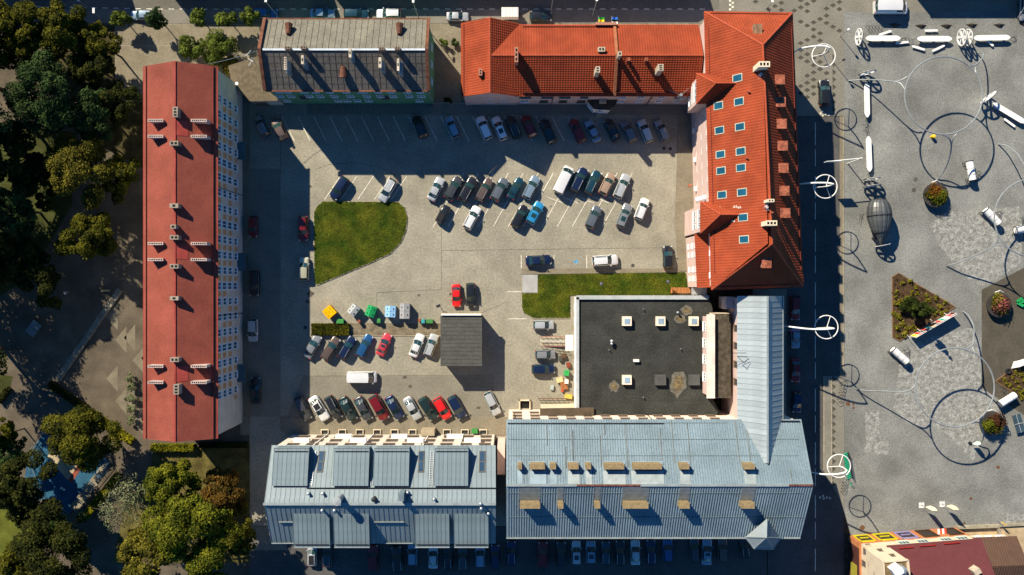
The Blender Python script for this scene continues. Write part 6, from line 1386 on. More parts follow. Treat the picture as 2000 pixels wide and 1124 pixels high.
b = Vector((X(1948), Y(1017), .05)); r = thing('info_sign', 'small yellow topped sign post above the brown roofed annex', 'sign', b); mb = MB(); mb.tube([b, b + Vector((0, 0, 2.0))], .05, 6); mb.build('post', steel, r); mb = MB(); mb.box(b.x + .1, b.y, 1.6, 2.3, .8, .12, -.5); mb.build('sign_board', M('bin_yellow', 0), r)
q = G(1996, 590, .6); r = thing('green_lounger', 'bright green zigzag seat cut by the right edge of the picture', 'seat', (q.x, q.y, .05)); gm_ = M('lounger_green', (.015, .24, .07), .5)
for k, (dx, dy, a) in enumerate(((-.35, .3, .6), (-.2, -.5, -.5), (.5, .1, .1))): mb = MB(); mb.box(q.x + dx, q.y + dy, .3, .55, 1.3, .55, a); mb.build('seat_panel', gm_, r)
mb = MB(); mb.box(q.x + .1, q.y, .05, .3, 1.0, .5); mb.build('base', iron, r)
# ------------------------------------------------------------------ trees, hedges, beds
def leaf_cloud(rng, lobes, n, size, inner=.62, flat=.8):
    """leaf sized quads spread over the outer part of a set of ellipsoid lobes: (centre, radius xyz)"""
    C = np.array([l[0] for l in lobes]); Rr = np.array([l[1] for l in lobes]); w = (Rr ** 2).sum(1); w /= w.sum()
    k = rng.choice(len(lobes), n, p=w); d = rng.normal(size=(n, 3)); d[:, 2] = np.abs(d[:, 2]) * .9 - .25 * (rng.random(n) < .35); d /= np.linalg.norm(d, axis=1)[:, None]
    rad = inner + (1.12 - inner) * rng.random(n) ** .6 + .35 * (rng.random(n) < .10) * rng.random(n); p = C[k] + d * Rr[k] * rad[:, None]
    nm = d * .9 + rng.normal(size=(n, 3)) * .55 + np.array([0, 0, .45]); nm /= np.linalg.norm(nm, axis=1)[:, None]
    t = rng.normal(size=(n, 3)); t -= (t * nm).sum(1)[:, None] * nm; t /= np.linalg.norm(t, axis=1)[:, None]; b = np.cross(nm, t)
    s = (size * rng.uniform(.55, 1.35, n))[:, None]; v = np.zeros((n, 4, 3))
    v[:, 0] = p - t * s; v[:, 1] = p - b * s * .62; v[:, 2] = p + t * s; v[:, 3] = p + b * s * .62
    return v.reshape(-1, 3)
def tree(px, py, rad, H_, mat, lab, seed, group, n=5200, size=.34, nl=22, name='deciduous_tree', sparse=False, kind='tree', shape=.55):
    """px, py, rad: crown centre and radius in the photograph"""
    rng = np.random.default_rng(seed); hc = H_ * .62; c = G(px, py, hc); Rc = rad * .1 * (1 - hc / HC)
    r = thing(name, lab, kind, (c.x, c.y, 0), group); lobes = []
    big = rad > 28
    if big: nl = int(nl * 1.7); n = int(n * 2.3); size *= .64
    ph = rng.uniform(0, 6.283, 3); lobe_r = (.13, .30) if big else (.22, .40)
    for i in range(nl):
        a = rng.uniform(0, 6.283); edge = 1 + .20 * math.sin(2 * a + ph[0]) + .14 * math.sin(3 * a + ph[1]) + .10 * math.sin(5 * a + ph[2])
        q = Rc * math.sqrt(rng.uniform(.02, .72)) * (edge if big else 1); z = hc + H_ * .30 * (1 - min(1, q / Rc) ** 2) * rng.uniform(.1, 1.15) - H_ * .16 * rng.uniform(0, 1) * (q / Rc)
        l = Rc * rng.uniform(*lobe_r); lobes.append(((c.x + q * math.cos(a), c.y + q * math.sin(a), z), (l, l, l * shape * 1.3)))
    v = leaf_cloud(rng, lobes, n, size)
    if sparse: v = v.reshape(-1, 4, 3)[rng.random(len(v) // 4) < .5].reshape(-1, 3)
    quads_obj('crown', v, mat, r, (c.x, c.y, 0)); ORG[r.name] = (c.x, c.y, 0)
    mb = MB(); tr = max(.12, Rc * .055); mb.tube([(c.x, c.y, 0), (c.x + .1 * tr, c.y, hc * .4), (c.x + tr, c.y + .3 * tr, hc * .8), (c.x, c.y, H_ * .86)], [tr, tr * .8, tr * .5, tr * .15], 7); mb.build('trunk', bark, r)
    for i, (p, l) in enumerate(lobes[:10 if rad > 30 else 4]):
        mb = MB(); z0 = hc * rng.uniform(.45, .8); mb.tube([(c.x, c.y, z0), ((c.x + p[0]) / 2, (c.y + p[1]) / 2, (z0 + p[2]) / 2 + .3), p], [tr * .45, tr * .28, tr * .08], 5); mb.build('branch', twig if sparse else bark, r)
    return r
gp = 'tall trees of the park'
T_ = [(48, 62, 56, 15, lf_olive, 'olive brown tree in the top left corner of the park', 1, 6500), (128, 62, 58, 15, lf_olive, 'broad olive tree by the top street left of the round street trees', 2, 6500), (196, 88, 40, 13, lf_olive, 'smaller olive tree at the right of the top park row', 3, 3600), (12, 96, 40, 13, lf_olive, 'olive tree at the left edge below the top corner', 4, 3200), (185, 135, 52, 12, lf_dark, 'dark olive tree between the top row and the big blue green tree', 5, 4200),
      (92, 190, 78, 19, lf_green, 'big blue green tree in the upper left of the park', 6, 9500), (185, 225, 56, 14, lf_green, 'dark green tree right of the big blue green tree', 7, 4800), (165, 330, 72, 14, lf_yel, 'yellow green tree in the middle of the park', 8, 8500), (235, 345, 38, 11, lf_olive, 'small olive tree beside the long red roof', 9, 3000), (235, 205, 42, 12, lf_dark, 'dark tree tight against the top of the long red roof', 10, 3200),
      (172, 466, 54, 12, lf_olive, 'loose olive tree standing over the dark park path', 11, 5600), (163, 849, 70, 13, lf_olive, 'broad olive tree over the blue play area', 12, 9000), (42, 945, 58, 13, lf_dark, 'dark brown green tree at the left of the play area', 13, 6500), (4, 850, 30, 11, lf_olive, 'tree cut by the left edge above the play area', 14, 2600), (22, 895, 36, 10, lf_green, 'dark green tree at the left edge beside the blue play surface', 15, 2600),
      (110, 1070, 74, 14, lf_dark, 'dark green tree at the bottom left below the lawn', 16, 8000), (40, 1105, 45, 11, lf_olive, 'olive tree in the bottom left corner', 17, 3200), (335, 948, 52, 13, lf_bright, 'bright green tree left of the orange tinted one', 18, 6000), (375, 1035, 82, 16, lf_bright, 'largest bright green tree at the bottom of the park', 19, 12000), (445, 955, 48, 12, lf_rust, 'orange tinted tree near the bottom left of the standing seam roof', 20, 4800), (462, 1040, 44, 12, lf_olive, 'dull green tree at the corner of the bottom street', 21, 4200), (295, 1085, 58, 13, lf_yel, 'yellowish tree at the bottom edge left of the largest green one', 22, 6000), (405, 1098, 44, 12, lf_bright, 'lower bright green tree at the bottom edge by the street', 23, 4000),
      (55, 1000, 34, 9, lf_dark, 'dark shrubby tree at the edge of the bright lower left lawn', 24, 2600), (122, 1032, 36, 9, lf_green, 'deep green tree beside the play area lower corner', 25, 3200)]
for px, py, rad, H_, m, lab, sd, n in T_: tree(px, py, rad, H_, m, lab, sd, gp, n)
tree(248, 985, 52, 12, lf_pale, 'thin pale tree with many bare twigs right of the play area', 40, gp, 2600, .22, 26, sparse=True)
for i in range(46):
    rng = np.random.default_rng(900 + i); c = G(248, 985, 8); a = rng.uniform(0, 6.283); q = rng.uniform(2, 5.2); z = rng.uniform(8, 11.5)
    mb = MB(); mb.tube([(c.x + .25 * q * math.cos(a), c.y + .25 * q * math.sin(a), 6.5), (c.x + .7 * q * math.cos(a + .15), c.y + .7 * q * math.sin(a + .15), z - .6), (c.x + q * math.cos(a), c.y + q * math.sin(a), z)], [.07, .045, .02], 4)
    tr_ = bpy.data.objects.get('deciduous_tree.025'); mb.build('twig', twig, tr_)
for px, py, rad, H_, m, sd in ((-90, 235, 95, 26, lf_green, 51), (-110, 380, 105, 23, lf_dark, 52), (-90, 540, 95, 17, lf_dark, 53), (-75, 690, 80, 19, lf_olive, 54), (22, 300, 62, 16, lf_dark, 55), (-40, 60, 75, 18, lf_olive, 56), (-115, 130, 95, 27, lf_dark, 57), (28, 408, 52, 13, lf_green, 58), (75, 545, 48, 10, lf_dark, 59), (18, 500, 50, 12, lf_dark, 60), (70, 350, 50, 9, lf_dark, 63), (-215, 300, 100, 24, lf_dark, 61), (-200, 450, 100, 22, lf_olive, 62)):  # low dark tree by the yellow green one added to darken sunlit lawn
    tree(px, py, rad, H_, m, {51: 'tall tree beyond the left edge level with the blue green tree', 52: 'tall dark tree beyond the left edge level with the yellow green tree', 53: 'dark tree beyond the left edge level with the park path', 54: 'tree beyond the left edge level with the park table', 55: 'very dark tree in the shade left of the yellow green tree', 56: 'olive tree beyond the top left corner', 57: 'tall dark tree beyond the left edge above the blue green tree', 58: 'dim green tree in deep shade at the left edge below the big dark one', 59: 'low dark tree in deep shade beside the park path', 60: 'dark tree in deep shade at the left edge above the park table', 61: 'outer dark tree of the row beyond the left edge', 63: 'low dark tree added to dim the lawn left of the yellow green tree', 62: 'outer olive tree of the row beyond the left edge'}[sd], sd, gp, 4200, .42)
gs = 'round street trees by the top street'
for k, (px, py, rad, lab) in enumerate(((237, 38, 17, 'round street tree at the left end of the street row'), (305, 36, 21, 'dark round street tree covering a parked car'), (390, 38, 18, 'round street tree third from the left'), (443, 38, 19, 'round street tree above the big green bushes'), (488, 33, 17, 'round street tree next to the green building corner'))):
    tree(px, py, rad, 5.2 if k != 1 else 6.0, lf_round if k != 1 else lf_green, lab, 60 + k, gs, 1500, .24, 16, 'street_tree', shape=.8)
gb = 'large bushes north of the long red roof'
for k, (px, py, rad, H_, m, lab) in enumerate(((377, 94, 25, 4.5, lf_round, 'round green bush at the left above the long red roof'), (432, 88, 33, 5, lf_round, 'largest green bush above the right end of the long red roof'), (418, 112, 22, 3.5, lf_round, 'lower green bush touching the long red roof'), (450, 130, 18, 2.5, lf_yel, 'dry yellowish bush by the brown shed'))):
    tree(px, py, rad, H_, m, lab, 70 + k, gb, 2600, .22, 22, 'green_bush', kind='bush', shape=.7)
for k, (px, py) in enumerate(((255, 737), (255.5, 756), (257, 779), (258, 800), (258, 822))):
    tree(px, py, 10, 1.5, lf_pale, ('topmost of the five pale round shrubs beside the red roofed block', 'second from top of the five pale round shrubs', 'middle one of the five pale round shrubs', 'fourth from top of the five pale round shrubs', 'lowest of the five pale round shrubs')[k], 80 + k, 'pale round shrubs in a line', 520, .13, 10, 'round_shrub', kind='shrub', shape=.8)
for k, (px, py, rad, H_, m, lab) in enumerate(((868, 83, 10, 1.6, lf_round, 'left garden shrub between the green and the orange roofed building'), (889, 85, 8, 1.2, lf_green, 'right garden shrub between the green and the orange roofed building'), (875, 195, 9, 1.5, lf_dark, 'dark shrub in shade beside the orange roofed wing corner'))): tree(px, py, rad, H_, m, lab, 90 + k, 'garden shrubs', 420, .15, 8, 'garden_shrub', kind='shrub', shape=.8)
def hedge(p, q, w, h, mat, lab, seed, n, name='hedge'):
    a, b = Vector(XY(*p)), Vector(XY(*q)); d = (b - a).normalized(); s = Vector((-d.y, d.x)); L = (b - a).length; rng = np.random.default_rng(seed); c = (a + b) / 2
    r = thing(name, lab, 'hedge', (c.x, c.y, 0), 'clipped hedges' if name == 'hedge' else None)
    u = rng.uniform(0, L, n); side = rng.random(n); t = rng.uniform(-.5, .5, n) * w; z = rng.uniform(.15, h, n); top = side < .6
    z = np.where(top, h * rng.uniform(.86, 1.05, n), z); t = np.where(top, t, np.sign(t) * w / 2 * rng.uniform(.85, 1.05, n))
    p3 = np.c_[a.x + d.x * u + s.x * t, a.y + d.y * u + s.y * t, z]; nm = rng.normal(size=(n, 3)) * .6 + np.where(top[:, None], np.array([0, 0, 1.]), np.c_[s.x * np.sign(t), s.y * np.sign(t), np.full(n, .3)]); nm /= np.linalg.norm(nm, axis=1)[:, None]
    tt = rng.normal(size=(n, 3)); tt -= (tt * nm).sum(1)[:, None] * nm; tt /= np.linalg.norm(tt, axis=1)[:, None]; bb = np.cross(nm, tt); sz = (rng.uniform(.08, .2, n))[:, None]
    v = np.stack([p3 - tt * sz, p3 - bb * sz * .7, p3 + tt * sz, p3 + bb * sz * .7], 1).reshape(-1, 3); quads_obj('foliage', v, mat, r, (c.x, c.y, 0))
    mb = MB(); mb.box(c.x, c.y, 0, h * .8, L * .98, w * .8, math.atan2(d.y, d.x)); mb.build('branches', M('hedge_core', (.03, .028, .010), .95), r)
hedge((300, 872.5), (383, 872.5), 1.3, 1.4, lf_hedge, 'yellow green clipped hedge below the long red roof', 1, 2600); hedge((100, 748), (185, 808), 1.3, 1.2, lf_dark, 'dark upper part of the slanting hedge by the park steps', 2, 1800); hedge((185, 808), (263, 862), 1.3, 1.3, lf_hedge, 'sunlit lower part of the slanting hedge by the long block', 3, 2000); hedge((236, 925), (170, 1008), 1.4, 1.3, lf_hedge, 'yellow green hedge along the play area fence', 4, 2400); hedge((0, 785), (22, 757), 1.0, 1.1, lf_dark, 'short dark hedge at the left edge of the park', 5, 500); hedge((393, 868), (487, 868), 1.0, 1.2, lf_dark, 'dark shaded hedge at the south end of the long block', 6, 1400)
hedge((610, 643.5), (683, 643.5), 2.2, .9, lf_olive, 'low overgrown hedge below the yellow recycling container', 7, 3200, 'overgrown_hedge')
# planting beds and flower baskets on the plaza
def tuft(x, y, s, mat, lab, seed, group, n=26, name='bedding_plant', z0=.12):
    rng = np.random.default_rng(seed); lob = [((x, y, z0 + s * .3), (s, s, s * .7))]; o = quads_obj(name, leaf_cloud(rng, lob, n, s * .42, .3), mat, None, (x, y, z0)); o.location = (x, y, z0); tag(o, lab, 'plant', group)
def bed(poly, lab, pts, seed, gl):
    cx, cy = sum(p[0] for p in poly) / len(poly), sum(p[1] for p in poly) / len(poly); r = thing('flower_bed', lab, 'flower bed', (X(cx), Y(cy), .05)); mb = MB(); mb.prism([XY(*p) for p in poly], .05, .13); mb.build('soil', M('bed_soil', (.055, .034, .018), .95, var=.35, scale=1.5, fine=.3, fscale=6, bump=.6, bscale=8), r)
    for i in range(len(poly)): mb = MB(); strip(mb, poly[i], poly[(i + 1) % len(poly)], .16, .05, .2); mb.build('edging', M('corten_edge', (.16, .09, .05), .8), r)
    rnd = random.Random(seed)
    for k, (px, py) in enumerate(pts): tuft(X(px), Y(py), rnd.uniform(.34, .62), lf_yelplant, gl, seed * 100 + k, gl.replace('tuft', 'tufts'), 30)
    for k in range(60):
        t = [rnd.random() for _ in range(3)]; a, b, c_ = rnd.sample(poly, 3); s = sum(t); px, py = sum(q * p[0] for q, p in zip(t, (a, b, c_))) / s, sum(q * p[1] for q, p in zip(t, (a, b, c_))) / s
        lob = [((X(px), Y(py), .15), (.3, .3, .12))]
        if k == 0: acc = []
        acc.append(leaf_cloud(np.random.default_rng(seed * 7 + k), lob, 14, .12, .3))
    o = quads_obj('ground_cover', np.vstack(acc), lf_rustlow); o['kind'] = 'stuff'; o['label'] = 'low brown ground cover in ' + lab
lf_yelplant = leafm('yellow_bedding', (.34, .30, .03), (.16, .15, .015)); lf_rustlow = leafm('brown_cover', (.11, .06, .022), (.05, .035, .012))
BED1 = [(1742, 541.5), (1754.5, 534), (1865, 600), (1776, 654), (1756, 666), (1743, 659)]
bed(BED1, 'brown flower bed with yellow tufts left of the poster wall', [(1761, 554), (1776, 550), (1788, 561), (1749, 571), (1781, 572), (1749, 581), (1760, 587), (1769, 581), (1792, 574), (1808, 577), (1753, 592), (1747, 593), (1826, 581), (1845, 591), (1834, 598), (1847, 607), (1825, 613), (1836, 612), (1749, 617), (1755, 619), (1745, 613), (1747, 636), (1752, 641), (1771, 642), (1781, 639), (1752, 657), (1765, 653), (1787, 643), (1762, 633), (1812, 586)], 3, 'yellow bedding plant tuft in the brown bed by the poster wall')
BED2 = [(1943.5, 745), (1984, 716), (2120, 640), (2120, 860), (2002, 783)]
bed(BED2, 'brown flower bed with yellow tufts at the right edge of the plaza', [(1961, 741), (1976, 738), (1983, 728), (1972, 752), (1987, 757), (1998, 742), (1998, 764), (1996, 776), (1991, 768), (1979, 762), (1993, 731), (1963, 748), (1985, 745)], 4, 'yellow bedding plant tuft in the bed at the right edge')
b = Vector((X(1780), Y(604), .1)); r = thing('conifer_tree', 'dark green conifer standing in the brown flower bed', 'tree', b); rng = np.random.default_rng(77); lob = []
for i in range(30):
    t = rng.random() ** 1.3; a = rng.uniform(0, 6.283); q = 2.3 * (1 - t) * rng.uniform(.4, 1); lob.append(((b.x + q * math.cos(a), b.y + q * math.sin(a), .8 + 8 * t), (.75 * (1.1 - t), .75 * (1.1 - t), .5)))
quads_obj('crown', leaf_cloud(rng, lob, 3000, .24), leafm('conifer', (.060, .085, .012), (.02, .032, .006)), r, b); mb = MB(); mb.tube([b, b + Vector((0, 0, 8.6))], [.2, .03], 6); mb.build('trunk', bark, r)
# poster wall
a, c = Vector(XY(1777, 658)), Vector(XY(1857, 612)); d = (c - a).normalized(); n = Vector((-d.y, d.x)); m = (a + c) / 2; L = (c - a).length; r = thing('poster_wall', 'white framed wall of colourful posters along the flower bed', 'display wall', (m.x, m.y, .05)); an = math.atan2(d.y, d.x)
mb = MB(); mb.box(m.x, m.y, .1, 2.2, L, .28, an); mb.build('frame', white_p, r); cols = ['#d9d022', '#c23a2c', '#1b3a3a', '#d8442c', '#2c7a78', '#e0872a', '#23303a', '#c7392e', '#3a8f7a', '#e8e4da', '#cf2f2f', '#5a2a2a']
for k in range(12):
    t = (k + .5) / 12; p = a.lerp(c, t) + n * .155; mb = MB(); mb.box(p.x, p.y, .35 + .0, 1.95, L / 13.5, .02, an); mb.build('poster', M('poster_' + cols[k][1:], cols[k], .7, var=.35, scale=2.5, fine=.2), r)
    mb = MB(); p = a.lerp(c, t); mb.box(p.x + n.x * .06, p.y + n.y * .06, 2.2, 2.23, L / 13, .12, an); mb.build('header_strip', MATS['poster_' + cols[k][1:]], r)
for k, t in enumerate((-.06, .2, .55, .86)):
    p = a.lerp(c, t); mb = MB(); mb.tube([(p.x + n.x * 1.0, p.y + n.y * 1.0, .13), (p.x, p.y, 1.6)], .04, 4); mb.build('brace', white_p, r)
mb = MB(); p = a.lerp(c, .62) - n * .2; mb.box(p.x, p.y, .05, .5, 3.4, .5, an); mb.build('ledge', M('dark_ledge', (.05, .06, .07), .8), r)
def flower_ball(px, py, rad, mats, lab, seed):
    hc = 1.5; c = G(px, py, hc); q = rad * .099; r = thing('flower_basket', lab, 'planter', (c.x, c.y, .05), 'giant flower baskets on the plaza'); mb = MB(); mb.lathe([(q * .75, .05), (q * .98, .9), (q * 1.02, 1.35), (q * .8, 1.4)], c.x, c.y, 24); mb.build('basket', M('dark_wicker', (.035, .032, .03), .8), r)
    rng = np.random.default_rng(seed)
    for k, (mm, cnt, x, y, s, nm) in enumerate(mats):
        lob = [((c.x + x * q + rng.uniform(-.25, .25) * q, c.y + y * q + rng.uniform(-.25, .25) * q, 1.45 + rng.uniform(0, .5)), (q * s * rng.uniform(.7, 1), q * s * rng.uniform(.7, 1), .75)) for _ in range(6)]
        quads_obj(nm, leaf_cloud(rng, lob, cnt, .17, .5), mm, r, (c.x, c.y, .05))
    for s in (-1, 1): mb = MB(); mb.tube([(c.x + s * q * .35, c.y + q * 1.02, 1.3), (c.x, c.y + q * 1.18, 1.6), (c.x - s * q * .35, c.y + q * 1.02, 1.3)], .07, 5); mb.build('handle', white_p, r) if s > 0 else None
lf_flame = leafm('orange_flowers', (.30, .12, .012), (.13, .06, .010)); lf_pink = leafm('pink_flowers', (.50, .13, .15), (.22, .08, .05)); lf_wine = leafm('wine_foliage', (.12, .045, .022), (.06, .03, .012))
flower_ball(1829, 381, 24, [(lf_flame, 700, -.1, .3, .6, 'orange_flowers'), (lf_bright, 800, .15, -.25, .6, 'foliage'), (lf_olive, 400, -.4, -.1, .4, 'olive_foliage')], 'flower basket with orange blooms and green foliage', 301)
flower_ball(1953, 596, 24, [(lf_pink, 800, .05, 0, .66, 'pink_flowers'), (lf_yelplant, 420, -.3, .35, .5, 'yellow_flowers'), (lf_olive, 500, 0, -.1, .7, 'foliage')], 'flower basket full of pink and yellow blooms', 302)
flower_ball(1938, 827, 23, [(lf_bright, 700, -.3, -.1, .55, 'foliage'), (lf_wine, 800, .3, .2, .6, 'wine_foliage'), (lf_yel, 250, .35, -.35, .4, 'yellow_foliage')], 'flower basket half green and half wine red under the lower ring', 303)
q = G(1990, 713, 1); r = thing('white_figure', 'low white ribbed statue at the right edge flower bed', 'statue', (q.x, q.y, .1))
for k in range(5): mb = MB(); mb.tube([(q.x - 1.0 + .1 * k, q.y - .7 + .28 * k, .3), (q.x, q.y - .3 + .25 * k, 1.3 - .1 * k), (q.x + 1.3, q.y + .1 + .25 * k, .9)], .11, 6); mb.build('rib', white_p, r)
q = Vector(XY(1967.5, 725)); r = thing('tyre_planter', 'black round planter beside the right edge flower bed', 'planter', (q.x, q.y, .05)); mb = MB(); mb.lathe([(.35, .05), (.52, .1), (.55, .45), (.38, .5), (.3, .3)], q.x, q.y, 16); mb.build('bowl', iron, r)

# ------------------------------------------------------------------ park and yard objects
A, B = (235, 566), (113, 742)
r = thing('park_steps', 'long slanting flight of worn stone steps across the park', 'steps', (X(174), Y(654), 0)); st_m = M('worn_stone', (.20, .175, .125), .9, var=.25, scale=1, fine=.25, fscale=4)
a, b = Vector(XY(*A)), Vector(XY(*B)); d = (b - a).normalized(); n = Vector((-d.y, d.x)); L = (b - a).length; K = 9
for k in range(K):
    for j in range(3): p = a + d * (L * (k + .5) / K) + n * (.42 * (j - 1)); mb = MB(); mb.box(p.x, p.y, 0, .12 + .12 * j, L / K - .05, .40, math.atan2(d.y, d.x)); mb.build('step', st_m, r)
play = [(55, 892), (100, 825), (112, 832), (216, 903), (214, 912), (136, 1003), (88, 975), (40, 985)]
pa = sheet('play_surface', play, .03, M('blue_rubber', (.022, .080, .135), .9, var=.2, scale=.6, fine=.2, fscale=4), .08, 'blue rubber play surface under the park trees'); sheet('sand_pit', [(92, 893), (104, 878), (155, 905), (133, 938)], .05, M('sand', (.34, .28, .18), .95, var=.25, scale=.8, fine=.25, fscale=4), .05); sheet('red_strip', [(133, 938), (154, 906), (162, 911), (140, 944)], .052, M('red_rubber', (.20, .06, .04), .9), .05)
r = thing('play_area_fence', 'grey metal fence around the blue play area', 'fence', (X(150), Y(930), 0)); ring_ = [(100, 825), (55, 892), (88, 975), (136, 1003), (216, 903), (160, 862)]
for i in range(4):
    p, q = Vector(XY(*ring_[i])), Vector(XY(*ring_[i + 1])); k = max(2, int((q - p).length / 2.2))
    for j in range(k + 1): o = p.lerp(q, j / k); mb = MB(); mb.box(o.x, o.y, 0, 1.1, .08, .08); mb.build('post', M('fence_grey', (.16, .18, .18), .6), r)
    for z in (.25, 1.05): bar(r, Vector((p.x, p.y, z)), Vector((q.x, q.y, z)), .07, .07, MATS['fence_grey'], 'rail')
r = thing('pergola', 'slanting open timber shelter along the play area fence', 'pergola', (X(190), Y(945), 0)); p, q = Vector(XY(212, 905)), Vector(XY(150, 985)); s = Vector((.62, -.48)) * 1.7
for k in range(6): o = p.lerp(q, k / 5); bar(r, Vector((o.x, o.y, 2.2)), Vector((o.x + s.x, o.y + s.y, 2.2)), .1, .12, MATS['fence_grey'], 'beam')
for o in (Vector((0, 0)), s): bar(r, Vector((p.x + o.x, p.y + o.y, 2.1)), Vector((q.x + o.x, q.y + o.y, 2.1)), .14, .1, M('timber_grey', (.22, .19, .14), .9), 'rail'); [bar(r, Vector((p.lerp(q, t).x + o.x, p.lerp(q, t).y + o.y, 0)), Vector((p.lerp(q, t).x + o.x, p.lerp(q, t).y + o.y + .1, 0)), .1, 2.1, MATS['timber_grey'], 'post') for t in (0, .5, 1)]
for k in range(5): c0 = p.lerp(q, (k + .5) / 5) + s / 2; mb = MB(); mb.box(c0.x, c0.y, 2.33, 2.36, 1.75, 1.45, math.atan2(s.y, s.x)); mb.build('roof_panel', M('pergola_panel', (.19, .165, .115), .85, var=.2, objr=.15), r)
q = G(65, 642, .7); r = thing('picnic_table', 'grey folding table tennis table in the deep shade of the park', 'table', (q.x, q.y, 0))
for s in (-1, 1): mb = MB(); a = R(38); mb.box(q.x + s * .72 * math.sin(a) * 1, q.y + s * .72 * math.cos(a), .68, .76, 2.0, 1.36, -a * 0 + R(52) - R(90) + R(0)) ; mb.build('tabletop', M('table_grey', (.14, .17, .17), .7), r); mb = MB(); mb.box(q.x + s * .6, q.y + s * .6, 0, .68, .12, .9, R(-38)); mb.build('leg', iron, r)
q = G(206, 568, .4); r = thing('park_bench', 'pale wooden bench near the top of the park steps', 'bench', (q.x, q.y, 0)); mb = MB(); mb.box(q.x, q.y, .4, .46, 1.6, .45); mb.build('seat', M('bench_wood', (.30, .25, .12), .8), r)
for s in (-.6, .6): mb = MB(); mb.box(q.x + s, q.y, 0, .4, .1, .4); mb.build('leg', iron, r)
# people
def person(px, py, shirt, legs, lab, ang):
    b = Vector((X(px), Y(py), .01)); r = thing('person', lab, 'person', b, None, R(ang), zero=True); me = bpy.data.meshes.new('body')
    J = [((0, 0, .95), .14), ((0, 0, 1.2), .15), ((0, 0, 1.42), .13), ((0, 0, 1.52), .06), ((.02, 0, 1.66), .10), ((.01, 0, 1.74), .085), ((0, .18, 1.40), .06), ((.04, .25, 1.12), .045), ((.16, .24, .90), .035), ((0, -.18, 1.40), .06), ((-.06, -.25, 1.12), .045), ((.02, -.24, .88), .035), ((.0, .09, .88), .09), ((.12, .10, .48), .06), ((.02, .10, .07), .045), ((.16, .11, .04), .035), ((0, -.09, .88), .09), ((-.06, -.10, .48), .06), ((-.24, -.10, .10), .045), ((-.12, -.11, .04), .035)]
    E = [(0, 1), (1, 2), (2, 3), (3, 4), (4, 5), (2, 6), (6, 7), (7, 8), (2, 9), (9, 10), (10, 11), (0, 12), (12, 13), (13, 14), (14, 15), (0, 16), (16, 17), (17, 18), (18, 19)]
    me.from_pydata([j[0] for j in J], E, []); me.update(); o = bpy.data.objects.new('body', me); COL.objects.link(o); o.parent = r; me.materials.append(M('cloth_' + shirt[1:], shirt, .9)); sk = o.modifiers.new('skin', 'SKIN')
    for i, j in enumerate(J): me.skin_vertices[0].data[i].radius = (j[1], j[1])
    me.skin_vertices[0].data[0].use_root = True; sb = o.modifiers.new('sub', 'SUBSURF'); sb.levels = 1; sb.render_levels = 1
    mb = MB(); mb.lathe([(.115, 1.66), (.118, 1.74), (.08, 1.82), (.02, 1.845)], -.01, 0, 12); h = mb.build('hair', M('dark_hair', (.04, .025, .015), .8)); h.parent = r
    mb = MB(); mb.cyl(0, 0, .70, .97, .175, 10, .165); mb.cyl(0, .1, .30, .72, .085, 8, .11); mb.cyl(0, -.1, .30, .72, .085, 8, .11); t = mb.build('trousers', M('cloth_' + legs[1:], legs, .9)); t.parent = r
person(133, 573, '#d8cfe0', '#2a2c36', 'person in a pale top walking on the dark park path', 30); person(178, 911, '#d8893a', '#2f3a55', 'person in an orange top standing on the blue play surface', 200)
# waste containers
gw = 'large recycling containers in the courtyard'
def container(px, py, w, l, ang, col, lab, H_=1.9, ridge=True):
    c = G(px, py, H_); a = R(ang); r = thing('waste_container', lab, 'container', (c.x, c.y, 0), gw); w *= .0985; l *= .0985; m = M('container_' + col[1:], col, .55, var=.06); mb = MB(); mb.box(c.x, c.y, .12, H_ - .15, w * .96, l * .96, a); mb.build('body', m, r)
    cs, sn = math.cos(a), math.sin(a); T = lambda u, v, z: (c.x + u * cs - v * sn, c.y + u * sn + v * cs, z)
    for s in (-1, 1):
        for t in (-1, 1):
            q = [T(s * w / 2, t * .03, H_ - .15), T(s * .02, t * .03, H_ + .1), T(s * .02, t * l / 2, H_ + .1), T(s * w / 2, t * l / 2, H_ - .15)]; q = q if s * t > 0 else q[::-1]
            mb = MB(); mb.hexa([(x, y, z - .08) for x, y, z in q], q); mb.build('lid', m, r); mb = MB(); e = T(s * w * .3, t * l * .25, H_ - .02); mb.box(*e[:2], H_ - .02, H_ + .045, .3, .10, a + 1.57); mb.build('handle', trim_b, r)
    for s in (-1, 1):
        for t in (-1, 1): e = T(s * w * .4, t * l * .4, 0); mb = MB(); mb.box(*e[:2], 0, .14, .12, .12, a); mb.build('foot', iron, r)
container(642.7, 610, 20, 20, 42, '#dea200', 'yellow recycling container at the left end of the row'); container(690, 606, 17, 20, -38, '#9da2a3', 'pale grey container turned slantwise next to the yellow one'); container(723.8, 608.4, 18, 21, -20, '#1b8a50', 'green recycling container in the middle of the row'); container(762, 609, 20, 22, -3, '#84b0d2', 'light blue recycling container'); container(790, 608, 19, 30, -1, '#8f9092', 'longer grey container at the right end of the row')
def wheelie(px, py, w, l, ang, col, lab, H_=1.15):
    c = G(px, py, H_); a = R(ang); r = thing('wheeled_bin', lab, 'bin', (c.x, c.y, 0), 'wheeled bins along the planting strip'); m = M('bin_' + col[1:], col, .6); w *= .1; l *= .1; mb = MB(); mb.box(c.x, c.y, .08, H_ - .08, w * .88, l * .88, a, top=1.1); mb.build('body', m, r); mb = MB(); mb.box(c.x, c.y, H_ - .08, H_, w, l, a, top=.94); mb.build('lid', m, r)
    for s in (-1, 1): mb = MB(); mb.box(c.x + s * w * .35, c.y - l * .4, 0, .2, .06, .2); mb.build('wheel', rubber, r)
